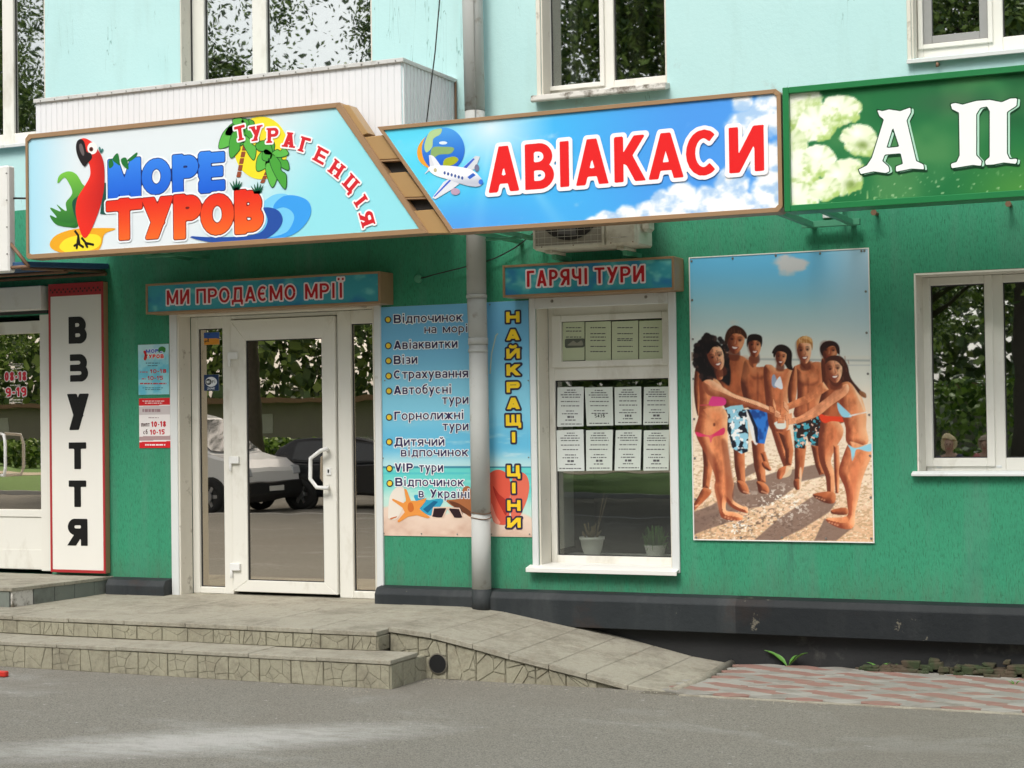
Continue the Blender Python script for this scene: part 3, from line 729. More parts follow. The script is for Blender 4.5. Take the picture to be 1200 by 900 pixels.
pane(w, ux0, ux1-.005, zu0, zu1, y+.02, 'glasst'); seal(w, ux0, ux1, zu0, zu1, y+.018)
zl0_t = zl0
# outer boarding round the opening
MB().box(U(623, 500), a, -.02, .0-.001, .565, 2.47).box(b, U(795, 500), -.02, -.001, .565, 2.47).box(a+.001, b-.001, -.0195, -.001, 2.392, 2.469).obj('trim_board', M['trim'], w, .004)
MB().prism([(WW, c+.016), (.0, c+.012), (-.075, c-.004), (-.075, c-.034), (-.068, c-.034), (-.066, c-.012), (0, c-.002), (WW, c-.0)], U(621, 668), U(797, 672), 'x').obj('window_sill', M['wht'], w, .002)
MB().box(a+.02, b-.02, y+.061, y+.42, c-.05, zl0-.012).obj('inner_ledge', M['wht'], w, .004)
MB().box(a+.002, a+.02, y+.061, .6, c+.1, 2.4).obj('inner_reveal', M['wht'], w)
for uu in (U(648, 350), U(758, 350)): screw(w, uu, -.021, Zz(650, 353), .012)

# upper middle window
a, b, c, d = UPM; y = UW
z0 = Zz(672, 99, y); pL = (U(644.5, 50, y), U(704, 50, y)); pR = (U(719, 50, y), U(781, 50, y)+.05)
w = upvc_window('window', (a, b, c, d), y, [pL, pR], (z0, d-.1), 'paintw', None, None, 'glassm')
sash(w, pL[0]-.035, pL[1]+.03, z0-.035, d-.06, .034, y)
MB().box(U(629, 60), a, -.012, .001, c-.01, d).obj('window_casing', M['paintw'], w, .004)
MB().prism([(y, c+.02), (-.09, c-.012), (-.10, c-.05), (-.085, c-.062), (0, c-.04), (y, c-.03)], U(628, 118), b+.02, 'x').obj('window_sill', M['sill'], w, .005)
for k, xx in enumerate((pL[0]+.07, pL[0]+.30)): MB().box(xx, xx+.05, y+.2, y+.24, c, d-.1).obj('inner_frame', M['voile'], w, .004)
for k in range(5): MB().box(a+.03+k*.21, a+.16+k*.21, .55+.04*(k % 2), .56+.04*(k % 2), c, d).obj('curtain', M['curtain'], w)
# upper right window
a, b, c, d = UPR; y = UW
z0 = Zz(1120, 49, y); pL = (U(1081.5, 30, y), U(1158, 30, y)); pR = (U(1175, 30, y), b-.08)
w = upvc_window('window', (a, b, c, d), y, [pL, pR], (z0, d-.1))
sash(w, pL[0]-.03, pL[1]+.03, z0-.03, d-.06, .03, y)
frame_boxes(MB(), pL[0]+.001, pL[1]-.001, z0+.001, d-.1, .055, y+.008, y+.02).obj('inner_sash', mat('grey_inner_frame', (.30, .30, .29), .6), w, .003)
MB().box(U(1063.5, 60), a, -.012, .001, c-.01, d).obj('window_casing', M['paintw'], w, .004)
MB().prism([(y, c+.01), (-.05, c-.012), (-.05, c-.04), (-.043, c-.04), (0, c-.025), (y, c-.02)], U(1064, 70), b+.03, 'x').obj('window_sill', M['trim'], w, .003)
for k in range(7): MB().box(a+.03+k*.18, a+.17+k*.18, .5+.04*(k % 2), .51+.04*(k % 2), c, d).obj('curtain', M['curtain'], w)
MB().tube([(U(1100, 76), -.0, Zz(1100, 76)), (U(1100, 76), -.05, Zz(1100, 76)), (U(1100, 76), -.05, Zz(1100, 80))], .009, 8).obj('cut_pipe_stub', M['rust'], w)
# balcony window
a, b, c, d = UPB; y = UW
w = upvc_window('window', (a, b, c, d), y, [(U(239, 50, y), U(295.5, 50, y)), (U(312, 50, y), b-.02)], (3.9, d-.1), 'paintw')
MB().box(a+.013, a+.02, y-.012, y-.001, c, d).obj('seal', M['seal'], w)
for k in range(12): MB().box(a+.03+k*.14, a+.13+k*.14, .5+.03*(k % 2), .51+.03*(k % 2), c, d).obj('curtain', M['voile'] if k > 8 else M['curtain'], w)
# upper left window
a, b, c, d = UPL; y = UW
w = upvc_window('window', (a, b, c, d), y, [(U(2.5, 50, y)-.75, U(2.5, 50, y)), (U(15.5, 50, y), U(53, 50, y)+.03)], (Zz(20, 156, y), d-.1))
MB().prism([(y, c+.01), (-.06, c-.012), (-.06, c-.04), (-.05, c-.04), (0, c-.025), (y, c-.02)], a-.03, b+.05, 'x').obj('window_sill', M['trim'], w, .003)
for k in range(9): MB().box(a+.1+k*.22, a+.26+k*.22, .5+.03*(k % 2), .51+.03*(k % 2), c, d).obj('curtain', M['curtain'], w)

# ---- shoe shop door at the left (part of the building)
a, b, c, d = SHO; y = .03
gx1 = U(49, 500, y); gz1 = Zz(25, 391, y); gz0 = Zz(25, 597, y)
sd = link('shop_door', MB().box(gx1+.004, b-.001, y-.025, y+.06, .45, Zz(55, 366, y)).mesh(.004), M['upvc'], bld)
frame_boxes(MB(), a+.02, gx1+.003, gz0-.06, gz1+.10, .001, y-.01, y+.05, .06, .10).obj('door_rail', M['upvc'], sd, .003)
MB().box(a+.02, gx1+.003, y, y+.05, .46, gz0-.061).obj('door_panel', M['upvc'], sd, .004)
MB().box(a+.02, gx1+.003, y-.006, y-.0005, .46, .62).obj('kick_board', M['upvc'], sd, .004)
pane(sd, a+.02, gx1, gz0, gz1, y+.02, 'glassd')
hx = U(4, 535, -.06)
MB().tube([(hx-.1, y, Zz(4, 508, y)), (hx, -.05, Zz(4, 510, -.05)), (hx+.02, -.06, Zz(6, 520, -.06)), (hx+.02, -.06, Zz(6, 548, -.06)), (hx, -.05, Zz(4, 557, -.05)), (hx-.1, y, Zz(4, 557, y))], .013, 8).obj('door_handle', M['handle'], sd)
MB().box(a, b-.012, -.10, y+.02, Zz(20, 364, -.1), Zz(20, 336, -.1)).obj('shutter_box', M['wht'], sd, .006)
MB().box(a, b-.012, -.02, y, Zz(20, 369, 0), Zz(20, 364.5, -.1)).obj('shutter_slot', M['seal'], sd)
# writing on the door glass
yg = y+.0185
text_px(sd, yg, 1, '08-18', (5.5, 446.5), (31, 446), 10.5, (200, 40, 60), t=.26, th=.2, joined=True, name='lettering', res=.07, outl=[(.10, (225, 215, 215), 0)])
text_px(sd, yg, 1, '9-19', (6.5, 465), (31, 464), 10.5, (215, 40, 60), t=.26, th=.2, joined=True, name='lettering', res=.07, outl=[(.10, (225, 215, 215), 0)])
def tiny_lines(par, Y, layer, rows, col, m=None, seed=1, name='small_print'):
    """rows: (u0,u1,v,h): broken dashes standing for print too small to read"""
    rs = random.Random(seed); mb = MB(); y = Y-EPS*layer
    for (u0, u1, v, h) in rows:
        u = u0
        while u < u1:
            L = min(rs.uniform(1.2, 4.5), u1-u); x0, z0 = P(u, v+h/2, Y); x1, z1 = P(u+L, v-h/2, Y)
            mb.add([(x0, y, z0), (x1, y, z0), (x1, y, z1), (x0, y, z1)], [(0, 1, 2, 3)]); u += L+rs.uniform(.5, 1.1)
    return tag(linkraw(mb, name, m or mat('print_ink', lin(*col), .6, .02, 2, 0), par), None, None, None, 'stuff')
tiny_lines(sd, yg, 1, [(11, 27, 426.5, 1), (12, 26, 428.7, 1), (13, 25, 432, 1.1), (12, 24, 451.5, 1.4), (11, 27, 468.5, 1.4), (11, 26, 471.5, 1.2)], (220, 215, 205))

# ---- balcony
BX0, BX1, BY, BZ0 = -3.0, .105, -.80, 3.30
bal = thing('balcony', ((BX0+BX1)/2, -.4, BZ0), 'white balcony clad in narrow vertical metal sheets above the large tour agency sign', 'balcony')
n = 62; wp = (BX1-BX0)/n; zt0 = 4.045
def panel_mesh(wd):
    return [(0, 0), (0, -.0075), (wd*.86, -.0075), (wd*.89, -.0045), (wd*.97, -.0045), (wd, -.0075)]
for k in range(n):
    x = BX0+k*wp
    MB().prism([(x+p, BY-.004+q) for p, q in panel_mesh(wp-.0012)]+[(x+wp-.0012, BY), (x, BY)], BZ0-.05, zt0, 'z').obj('sheet_strip', M['sheet'], bal)
for k in range(15):
    yy = BY+.005+k*.053
    MB().prism([(BX1-.0, yy), (BX1+.012, yy), (BX1+.012, yy+.03), (BX1+.002, yy+.034), (BX1+.002, yy+.048), (BX1+.012, yy+.052), (BX1, yy+.052)], BZ0-.05, zt0, 'z').obj('sheet_strip', M['sheet'], bal)
capm = mat('balcony_cap', (.62, .62, .60), .5, .1, 6, .2, 40, dirt=(.35, .33, .28), dpos=(.55, .7), dsc=8)
MB().box(BX0-.01, BX1+.025, BY-.03, BY+.05, zt0, zt0+.03).box(BX1-.05, BX1+.025, BY+.05, -.002, zt0+.0005, zt0+.0295).obj('cap_rail', capm, bal, .003)
for k in range(24): screw(bal, BX0+.06+k*.131, BY-.031, zt0+.012, .005)
MB().box(BX0+.01, BX1-.002, BY, -.001, BZ0-.12, BZ0-.02).obj('balcony_slab', M['wht'], bal)
MB().box(BX0+.001, BX0+.02, BY+.01, -.001, BZ0-.03, zt0).obj('side_sheet', M['sheet'], bal)
MB().tube([(BX1+.02, -.02, zt0+.01), (BX1+.02, -.02, BZ0)], .008, 6).obj('corner_post', M['rust'], bal)

# ================================================================== steps, ramp, porch, paving
rs = random.Random(11)
def broken_tile(w, h, seed, n=6, th=.008):
    """facing tile cast as a few irregular stones with recessed joints; local x along the riser, z up, facing -y"""
    r = random.Random(seed); n = r.choice((3, 4, 5, 7, 9)); mb = MB(); mb.box(.0012, w-.0012, .001, .03, .001, h-.001)
    pts = [(r.uniform(.05, .95)*w, r.uniform(.05, .95)*h) for _ in range(n)]
    for i, p in enumerate(pts):
        poly = [(.004, .004), (w-.004, .004), (w-.004, h-.004), (.004, h-.004)]
        for j, q in enumerate(pts):
            if i == j: continue
            nx, ny = q[0]-p[0], q[1]-p[1]; L = sqrt(nx*nx+ny*ny)
            if L < 1e-5: continue
            nx /= L; ny /= L; poly = clip_poly(poly, nx, ny, ((p[0]+q[0])*nx+(p[1]+q[1])*ny)/2-.0009)
            if len(poly) < 3: break
        if len(poly) < 3: continue
        cx = sum(a for a, _ in poly)/len(poly); cz = sum(b for _, b in poly)/len(poly); t = th*r.uniform(.6, 1.1); n_ = len(poly); ti = r.uniform(-.004, .004)
        back = [(a, .0045, b) for a, b in poly]; mid = [(a, -t*.6, b) for a, b in poly]; fr = [(a+(cx-a)*.06, -t+ti*(a-cx)/w, b+(cz-b)*.08) for a, b in poly]
        mb.add(back+mid+fr, [(i2, (i2+1) % n_, n_+(i2+1) % n_, n_+i2) for i2 in range(n_)]+[(n_+i2, n_+(i2+1) % n_, 2*n_+(i2+1) % n_, 2*n_+i2) for i2 in range(n_)]+[tuple(range(2*n_, 3*n_))])
    return mb.mesh(0, 'facing_tile')
TM = {}
def tiles_along(par, p0, p1, z0, z1, wt, zfun=None, seed=0):
    """facing tiles from p0 to p1 (x,y), outside is to the right of travel -> rotate so local -y faces outward"""
    p0 = Vector((*p0, 0)); p1 = Vector((*p1, 0)); d = p1-p0; L = d.length; n = max(1, round(L/wt)); w = L/n; ang = atan2(d.y, d.x)
    for k in range(n):
        key = (round(w, 3), round(z1-z0, 3), rs.randrange(6))
        if key not in TM: TM[key] = broken_tile(w, z1-z0, len(TM)+seed*7+3); TM[key].materials.append(M['stone'])
        me = TM[key]; o = bpy.data.objects.new('facing_tile', me); C.link(o); o.parent = par
        off = par.location; q = p0+d*(k/n); o.location = (q.x-off.x, q.y-off.y, z0-off.z); o.rotation_euler = (0, 0, ang)
def slab_row(par, x0, x1, y0, y1, zt, th, ws, jit=.002, name='slab', zf=None, m='slab'):
    n = max(1, round((x1-x0)/ws)); xs = [x0+(x1-x0)*k/n+(rs.uniform(-.02, .02) if 0 < k < n else 0) for k in range(n+1)]
    for k in range(n):
        a, b = xs[k]+.0018, xs[k+1]-.0018; j = rs.uniform(-jit, jit)
        z = lambda x, y: (zf(x, y) if zf else zt)+j
        mb = MB(); mb.add([(a, y0, z(a, y0)-th), (b, y0, z(b, y0)-th), (b, y1, z(b, y1)-th), (a, y1, z(a, y1)-th), (a, y0, z(a, y0)), (b, y0, z(b, y0)), (b, y1, z(b, y1)), (a, y1, z(a, y1))],
               [(0, 3, 2, 1), (4, 5, 6, 7), (0, 1, 5, 4), (1, 2, 6, 5), (2, 3, 7, 6), (3, 0, 4, 7)])
        mb.obj(name, M[m], par, .0035)
SX0 = -5.2; YU = -1.40; YL = -1.72; XU = .19; XLs = .455
stp = thing('entrance_steps', (-1.5, -.8, 0), None, None, None, 'structure')
# platform top falls slightly to the street
pz = lambda x, y: .300+.022*(y/1.4)
MB().box(SX0, XU-.01, YU+.015, -.001, RZ-.05, .235).obj('step_core', M['joint'], stp)
MB().box(SX0, XLs-.012, YL+.015, YU+.0, RZ-.05, .105).box(XU-.02, XLs-.012, YU+.0, -1.24, RZ-.05, .105).obj('step_core', M['joint'], stp)
for (ya, yb) in ((YU-.012, -.95), (-.946, -.48), (-.476, -.001)):
    slab_row(stp, SX0, XU+.005, ya, yb, 0, .030, .5, .0015, 'slab', pz)
slab_row(stp, SX0, XLs+.012, YL-.012, YU+.03, .150, .027, .52, .003, 'tread_slab', lambda x, y: .150-.004*(y < -1.6))
tiles_along(stp, (SX0, YU), (XU-.0, YU), .150, .246, .205, seed=1)
tiles_along(stp, (XU, YU), (XU, -1.24), .150, .246, .17, seed=2)
tiles_along(stp, (SX0, YL), (XLs, YL), RZ-.004, .120, .235, seed=3)
tiles_along(stp, (XLs, YL), (XLs, -1.24), RZ-.004, .120, .17, seed=4)
# ramp
rmp = thing('ramp', (1.2, -.6, 0), None, None, None, 'structure')
RX0, RX1, RY = XU, 2.16, -1.24
pts = [(.19, .292), (.50, .262), (.80, .205), (1.05, .152), (1.57, .055), (1.86, -.004), (2.12, -.026)]
def rz(x, y=0):
    t = -y/1.24
    xx = x+(1-t)*.02
    for (a, za), (b, zb) in zip(pts, pts[1:]):
        if xx <= b: return za+(zb-za)*max(0, (xx-a))/(b-a)
    return pts[-1][1]
def rzz(x, y):
    base = rz(x, -1.24); wall = np.interp(x, [.19, .36, 1.16, 1.98, 2.2], [.30, .298, .160, -.02, -.028]); k = -y/1.24
    return wall+(base-wall)*k
xs = [.195, .50, .80, 1.05, 1.32, 1.57, 1.84, 2.10]
for (ya, yb) in ((-1.262, -.64), (-.636, -.002)):
    for k in range(len(xs)-1):
        a, b = xs[k]+.0018, xs[k+1]-.0018; th = .034; mb = MB()
        mb.add([(a, ya, rzz(a, ya)-th), (b, ya, rzz(b, ya)-th), (b, yb, rzz(b, yb)-th), (a, yb, rzz(a, yb)-th), (a, ya, rzz(a, ya)), (b, ya, rzz(b, ya)), (b, yb, rzz(b, yb)), (a, yb, rzz(a, yb))],
               [(0, 3, 2, 1), (4, 5, 6, 7), (0, 1, 5, 4), (1, 2, 6, 5), (2, 3, 7, 6), (3, 0, 4, 7)])
        mb.obj('slab', M['slab'], rmp, .003)
core = [(x, rzz(x, -1.24)-.036) for x in xs]; MB().prism([(xs[0], -.1)]+core+[(xs[-1], -.1)], -1.232, -.005).obj('ramp_core', M['stone'], rmp)
# tiles cut to the falling edge, and the drain hole
for k in range(9):
    a = .20+k*.205; b = a+.203; ha = rzz(a, -1.24)-.038; hb = rzz(b, -1.24)-.038
    if hb < -.0: break
    r = random.Random(50+k); n = 6; pts2 = [(r.uniform(a, b), r.uniform(RZ, ha)) for _ in range(n)]; mb = MB()
    for i, p in enumerate(pts2):
        poly = [(a+.003, RZ-.004), (b-.003, RZ-.004), (b-.003, hb), (a+.003, ha)]
        for j, q in enumerate(pts2):
            if i == j: continue
            nx, ny = q[0]-p[0], q[1]-p[1]; L = sqrt(nx*nx+ny*ny)+1e-9; nx /= L; ny /= L
            poly = clip_poly(poly, nx, ny, ((p[0]+q[0])*nx+(p[1]+q[1])*ny)/2-.0018)
            if len(poly) < 3: break
        if len(poly) < 3: continue
        cx = sum(q[0] for q in poly)/len(poly); cz = sum(q[1] for q in poly)/len(poly)
        if k == 1 and False: continue
        t = r.uniform(.004, .009); n_ = len(poly)
        mb.add([(q[0], -1.226, q[1]) for q in poly]+[(q[0]+(cx-q[0])*.05, -1.24-t, q[1]+(cz-q[1])*.07) for q in poly], [(i2, (i2+1) % n_, n_+(i2+1) % n_, n_+i2) for i2 in range(n_)]+[tuple(range(n_, 2*n_))])
    mb.box(a+.001, b-.001, -1.2395, -1.226, RZ-.004, min(ha, hb)-.002); mb.obj('facing_tile', M['stone'], rmp)
dx, dz = U(512.5, 778, -1.26), Zz(512.5, 778, -1.26)
ring = MB(); nseg = 20
for k in range(nseg):
    a0, a1 = 2*pi*k/nseg, 2*pi*(k+1)/nseg; q = []
    for (aa, rr, yy) in ((a0, .060, -1.2585), (a1, .060, -1.2585), (a1, .068, -1.2545), (a0, .068, -1.2545)): q.append((dx+rr*cos(aa), yy, dz+rr*sin(aa)))
    ring.add(q, [(0, 1, 2, 3)]); ring.add([(dx+.060*cos(a0), -1.2585, dz+.060*sin(a0)), (dx+.060*cos(a1), -1.2585, dz+.060*sin(a1)), (dx+.058*cos(a1), -1.250, dz+.058*sin(a1)), (dx+.058*cos(a0), -1.250, dz+.058*sin(a0))], [(0, 1, 2, 3)])
ring.obj('drain_pipe_end', M['joint'], rmp)
MB().tube([(dx, -1.2565, dz), (dx, -1.2535, dz)], .0595, 20).obj('drain_hole', mat('drain_dark', (.004, .004, .004), .9, .1, 5, 0), rmp)
# mortar bead at the ramp end
MB().tube([(2.13, -1.27, RZ+.002), (2.16, -.8, RZ+.005), (2.12, -.05, RZ+.004)], [.03, .035, .03], 8).obj('mortar_strip', M['slab'], rmp)
# left porch of the shoe shop
por = thing('shop_porch', (-4, -.5, .3), None, None, None, 'structure')
PX = -3.0; PY = -1.02
def pl(mb, name, m, bev=0): return mb.obj(name, M[m], por, bev)
pxr = lambda y: -2.955-.13*(-y/1.02)
pl(MB().prism([(SX0, PY+.02), (pxr(PY)-.02, PY+.02), (pxr(0)-.02, -.002), (SX0, -.002)], .26, .405, 'z'), 'porch_core', 'joint')
for k in range(5):
    xa = SX0+k*.43; xb = SX0+(k+1)*.43 if k < 4 else None
    for (ya, yb) in ((PY-.015, -.52), (-.516, -.003)):
        if xb is None: q = [(xa+.002, ya), (pxr(ya)+.012, ya), (pxr(yb)+.012, yb), (xa+.002, yb)]
        else: q = [(xa+.002, ya), (xb-.002, ya), (xb-.002, yb), (xa+.002, yb)]
        pl(MB().prism(q, .402, .428+rs.uniform(-.001, .001), 'z'), 'slab', 'slab', .003)
nt_ = 5
for k in range(nt_):
    y0_, y1_ = PY+(-PY)*k/nt_, PY+(-PY)*(k+1)/nt_
    q = [(pxr(y0_)-.018, y0_+.003), (pxr(y0_)+(.0 if k == 0 else .006), y0_+.003), (pxr(y1_)+(0 if k == 0 else .006), y1_-.003), (pxr(y1_)-.018, y1_-.003)]
    o = pl(MB().prism(q, .285, .401, 'z'), 'grey_tile', 'greytile' if k else 'sill', .002)
for k in range(6): pl(MB().box(pxr(PY)-.02-.3*(k+1), pxr(PY)-.023-.3*k, PY-.006, PY+.018, .275, .401), 'grey_tile', 'greytile', .002)
# patterned paving strip at the foot of the wall
pav = thing('paving', (3.2, -.7, RZ), None, None, None, 'structure')
MB().box(1.95, 6.6, -1.36, -.03, RZ-.02, RZ+.001).obj('paving_bed', M['joint'], pav)
pvm = {}
def hexmesh(kind):
    # rhombus-like concrete block with clipped ends
    L, Wd = .118, .062; p = [(-L, -.012), (-L*.72, -.030), (0-.02, -Wd), (.02, -Wd), (L*.72, -.030), (L, -.012), (L, .012), (L*.72, .030), (.02, Wd), (-.02, Wd), (-L*.72, .030), (-L, .012)]
    me = MB().prism(p, 0, .014, 'z').mesh(.0022, 'paver'); me.materials.append(M[['pavg', 'pavr', 'pavl'][kind]]); return me
pvm = [hexmesh(0), hexmesh(1), hexmesh(2)]
for r_ in range(-1, 22):
    for c_ in range(21):
        x = 2.06+c_*.221+(r_ % 2)*.1105; yy = -1.30+r_*.0635
        lo = 2.16 if yy < -.8 else 2.2
        if x < lo-.02 or x > 6.5 or yy < -1.33 or yy > -.09: continue
        Xh = 2*c_+(r_ % 2); A_, B_ = (Xh+r_)//2, (Xh-r_)//2; red = 1 if (A_ % 2 == 0 and (B_ % 2 == 0 or rs.random() < .35)) else (2 if rs.random() < .4 else 0)
        o = bpy.data.objects.new('paver', pvm[red]); C.link(o); o.parent = pav; o.location = (x-pav.location.x, yy-pav.location.y, rs.uniform(-.0015, .002)); o.rotation_euler = (rs.uniform(-.01, .01), rs.uniform(-.01, .01), rs.uniform(-.02, .02))
MB().box(2.2, 6.6, -1.375, -1.345, RZ-.02, RZ+.009).obj('edge_strip', M['slab'], pav, .004)
# ================================================================== signs
YS = -1.0
# ---- big tour agency sign: box with a slanted right end
s1 = thing('agency_sign', (-1.4, YS+.06, 3.31), 'long light blue sign with a red parrot, palms and the words МОРЕ ТУРОВ', 'sign')
zb, zt = 2.852, 3.775; xl = -2.935; xtr, xbr = U(396, 121, YS), U(527, 273, YS)
xbrf = U(497, 273, YS)
body = [(xl, zb+.02), (xl+.02, zb), (xbrf+.03, zb), (xtr+.02, zt), (xl+.03, zt), (xl, zt-.03)]
MB().prism(body, YS+.006, YS+.14).obj('sign_box', M['brown'], s1, .004)
fw = .032
def rim(par, outer, inner, y0, y1, m):
    mb = MB(); n = len(outer)
    for k in range(n):
        j = (k+1) % n; mb.prism([outer[k], outer[j], inner[j], inner[k]], y0, y1)
    return mb.obj('frame', M[m], par, .0015)
inner = [(xl+.02, zb+.045), (xl+.045, zb+.034), (xbrf+.03-.062, zb+.034), (xtr+.02-.032, zt-.033), (xl+.05, zt-.033), (xl+.02, zt-.055)]
rim(s1, body, inner, YS-.012, YS+.0055, 'brown')
def skyface(U_, V_, X, Z):
    b = np.zeros(X.shape+(3,))+np.array([226, 234, 238.]); t = (X-xl)/(xtr-xl)
    k = sst(.20-t, 0, .22); b = mix3(b, [165, 222, 243], k*.9)
    k = sst(t+(.5-(Z-zb)/(zt-zb))*.28, .62, 1.02); b = mix3(b, [150, 226, 236], k)
    return b
def clip1(X, Z):
    lim = xtr+.02-.032+(zt-.033-Z)/(zt-.033-zb-.034)*((xbrf+.03-.062)-(xtr+.02-.032))
    return np.minimum(X, lim)
paint_grid('sign_face', s1, YS+.002, xl+.02, xbrf-.032, zb+.034, zt-.033, .02, skyface, M['film'], 0, clip1)
Y = YS
z1px = lambda pts: [(p[0]/3.75, 80+p[1]/3.75) for p in pts]
z2px = lambda pts: [(220+p[0]/3.75, 100+p[1]/3.75) for p in pts]
z3px = lambda pts: [(440+p[0]/3.75, 80+p[1]/3.75) for p in pts]
AP = art_poly
# beach island + parrot
AP('sand_patch', s1, Y, 1, z1px([(218, 775), (245, 735), (320, 708), (420, 702), (512, 705), (460, 728), (445, 780), (415, 808), (320, 816), (245, 803)]), (238, 170, 35))
AP('sand_patch', s1, Y, 2, z1px([(262, 780), (300, 745), (400, 728), (443, 745), (425, 790), (320, 814), (275, 802)]), (246, 226, 50))
gcol = vgrad(Zz(80, 265, Y), Zz(80, 200, Y), (40, 110, 45), (125, 200, 70))
par = AP('parrot_tail', s1, Y, 2, z1px([(252, 503), (262, 470), (300, 453), (335, 465), (360, 505), (375, 530), (340, 585), (345, 690), (300, 698), (245, 685), (218, 645), (252, 658), (219, 612), (268, 630), (249, 598), (292, 628), (290, 590), (318, 548), (300, 500), (282, 480), (262, 500)]), gcol)
AP('parrot_tail', s1, Y, 3, z1px([(225, 650), (255, 668), (300, 680), (335, 678), (300, 697), (245, 685)]), (50, 125, 45))
AP('parrot_wing', s1, Y, 3, z1px([(455, 503), (466, 503), (467, 643), (440, 640), (450, 570)]), (20, 80, 70), False)
AP('parrot_wing', s1, Y, 3, z1px([(318, 590), (345, 560), (380, 540), (350, 660), (330, 650)]), (20, 80, 60))
AP('parrot_body', s1, Y, 4, z1px([(345, 322), (370, 308), (405, 325), (432, 360), (452, 400), (459, 450), (457, 530), (440, 610), (410, 690), (385, 738), (366, 742), (347, 695), (334, 630), (342, 570), (375, 515), (396, 475), (397, 440), (388, 405), (372, 345)]), lambda x, z: mix3(np.array([235., 45, 30]), [170, 20, 25], sst(x, P(104, 300, Y)[0], P(123, 300, Y)[0])*.6), grow=.001)
AP('parrot_eye', s1, Y, 5, z1px(ell(407, 352, 22, 26)), (245, 245, 240))
AP('parrot_eye', s1, Y, 6, z1px(ell(402, 356, 9, 10)), (110, 40, 20)); AP('parrot_eye', s1, Y, 7, z1px(ell(402, 356, 4.5, 5)), (15, 10, 10))
AP('parrot_beak', s1, Y, 7, z1px([(340, 322), (357, 311), (372, 325), (382, 365), (400, 374), (405, 395), (385, 418), (374, 432), (360, 420), (342, 385), (335, 350)]), (28, 20, 22))
AP('parrot_beak', s1, Y, 8, z1px([(350, 335), (362, 335), (372, 372), (366, 385), (352, 360)]), (105, 95, 95))
for q in ([(434, 352), (440, 345), (447, 366), (441, 372)], [(443, 362), (452, 352), (455, 362), (445, 374)]): AP('parrot_lash', s1, Y, 5, z1px(q), (70, 130, 125))
def strokes(name, parent, layer, lines, w, col, Y=YS, conv=z1px):
    segs = []
    for ln in lines:
        q = px(conv(ln), Y)
        for a_, b_ in zip(q, q[1:]): segs.append((*a_, *b_))
    arr = np.array(segs); bb = (min(arr[:, 0].min(), arr[:, 2].min()), max(arr[:, 0].max(), arr[:, 2].max()), min(arr[:, 1].min(), arr[:, 3].min()), max(arr[:, 1].max(), arr[:, 3].max()))
    def fn(X, Z):
        d = np.full(X.shape, 1e9)
        for s in segs: d = np.minimum(d, np.minimum(sd_seg(X, Z, *s, w), np.hypot(X-s[2], Z-s[3])-w/2))
        return d
    return art_field(name, parent, Y, layer, fn, bb, max(.0025, w*.35), col, None, w*.3)
strokes('parrot_leg', s1, 5, [[(330, 715), (345, 735), (338, 790)], [(345, 735), (350, 775), (366, 785)], [(360, 745), (378, 768), (410, 775)], [(375, 768), (384, 785)], [(345, 770), (328, 780)]], .011, (25, 18, 15))
# МОРЕ ТУРОВ
blue = vgrad(Zz(200, 230, Y), Zz(200, 175, Y), (25, 95, 215), (60, 140, 240))
org = vgrad(Zz(200, 280, Y), Zz(200, 232, Y), (245, 110, 40), (232, 45, 25))
def fat(ch, u0, u1, vt, vb, t, conv=None, sk=0):
    bl, br, tl = P(u0, vb, Y), P(u1, vb-(u1-u0)*.075, Y), P(u0, vt, Y); h = tl[1]-bl[1]; ax = np.array([h, 0]); az = np.array([0, h]); w = (br[0]-bl[0])/h
    ax = ax+np.array([0, (br[1]-bl[1])/w]); return (ch, np.array(bl), ax, az, w)
L1 = [fat('М', 127, 165.5, 188, 233, .3), fat('О', 166.5, 201, 187, 229), fat('Р', 202.5, 233, 183.5, 227), fat('Е', 234.5, 263, 179.5, 225)] if False else [fat('М', 127, 165.5, 189, 233, .3), fat('О', 166.3, 201, 187.5, 229, .3), fat('Р', 202.5, 233, 183.5, 227.5, .3), fat('Е', 234.5, 262.5, 180, 225, .3)]
L2 = [fat('Т', 126.5, 166, 236, 281, .3), fat('У', 167, 203.5, 232.5, 281, .3), fat('Р', 204, 237, 230.5, 279, .3), fat('О', 235.5, 275, 229, 276.5, .3), fat('В', 275.5, 309.5, 225, 273, .3)]
put_letters(s1, Y, 5, L1, blue, [(.065, (240, 246, 250), 3), (.022, (20, 40, 110), 4)], t=.345, th=.27, rnd=.04, res=.035)
put_letters(s1, Y, 8, L2, org, [(.065, (240, 246, 250), 6), (.022, (120, 25, 20), 7)], t=.345, th=.27, rnd=.04, res=.035)
for q in ([(478, 410), (492, 400), (500, 425), (482, 440)], [(495, 400), (518, 374), (528, 425), (512, 418)], [(533, 400), (556, 395), (566, 445), (540, 425)], [(560, 405), (602, 370), (600, 388), (575, 408)]): AP('leaf_sprig', s1, Y, 6, z1px(q), (30, 115, 50))
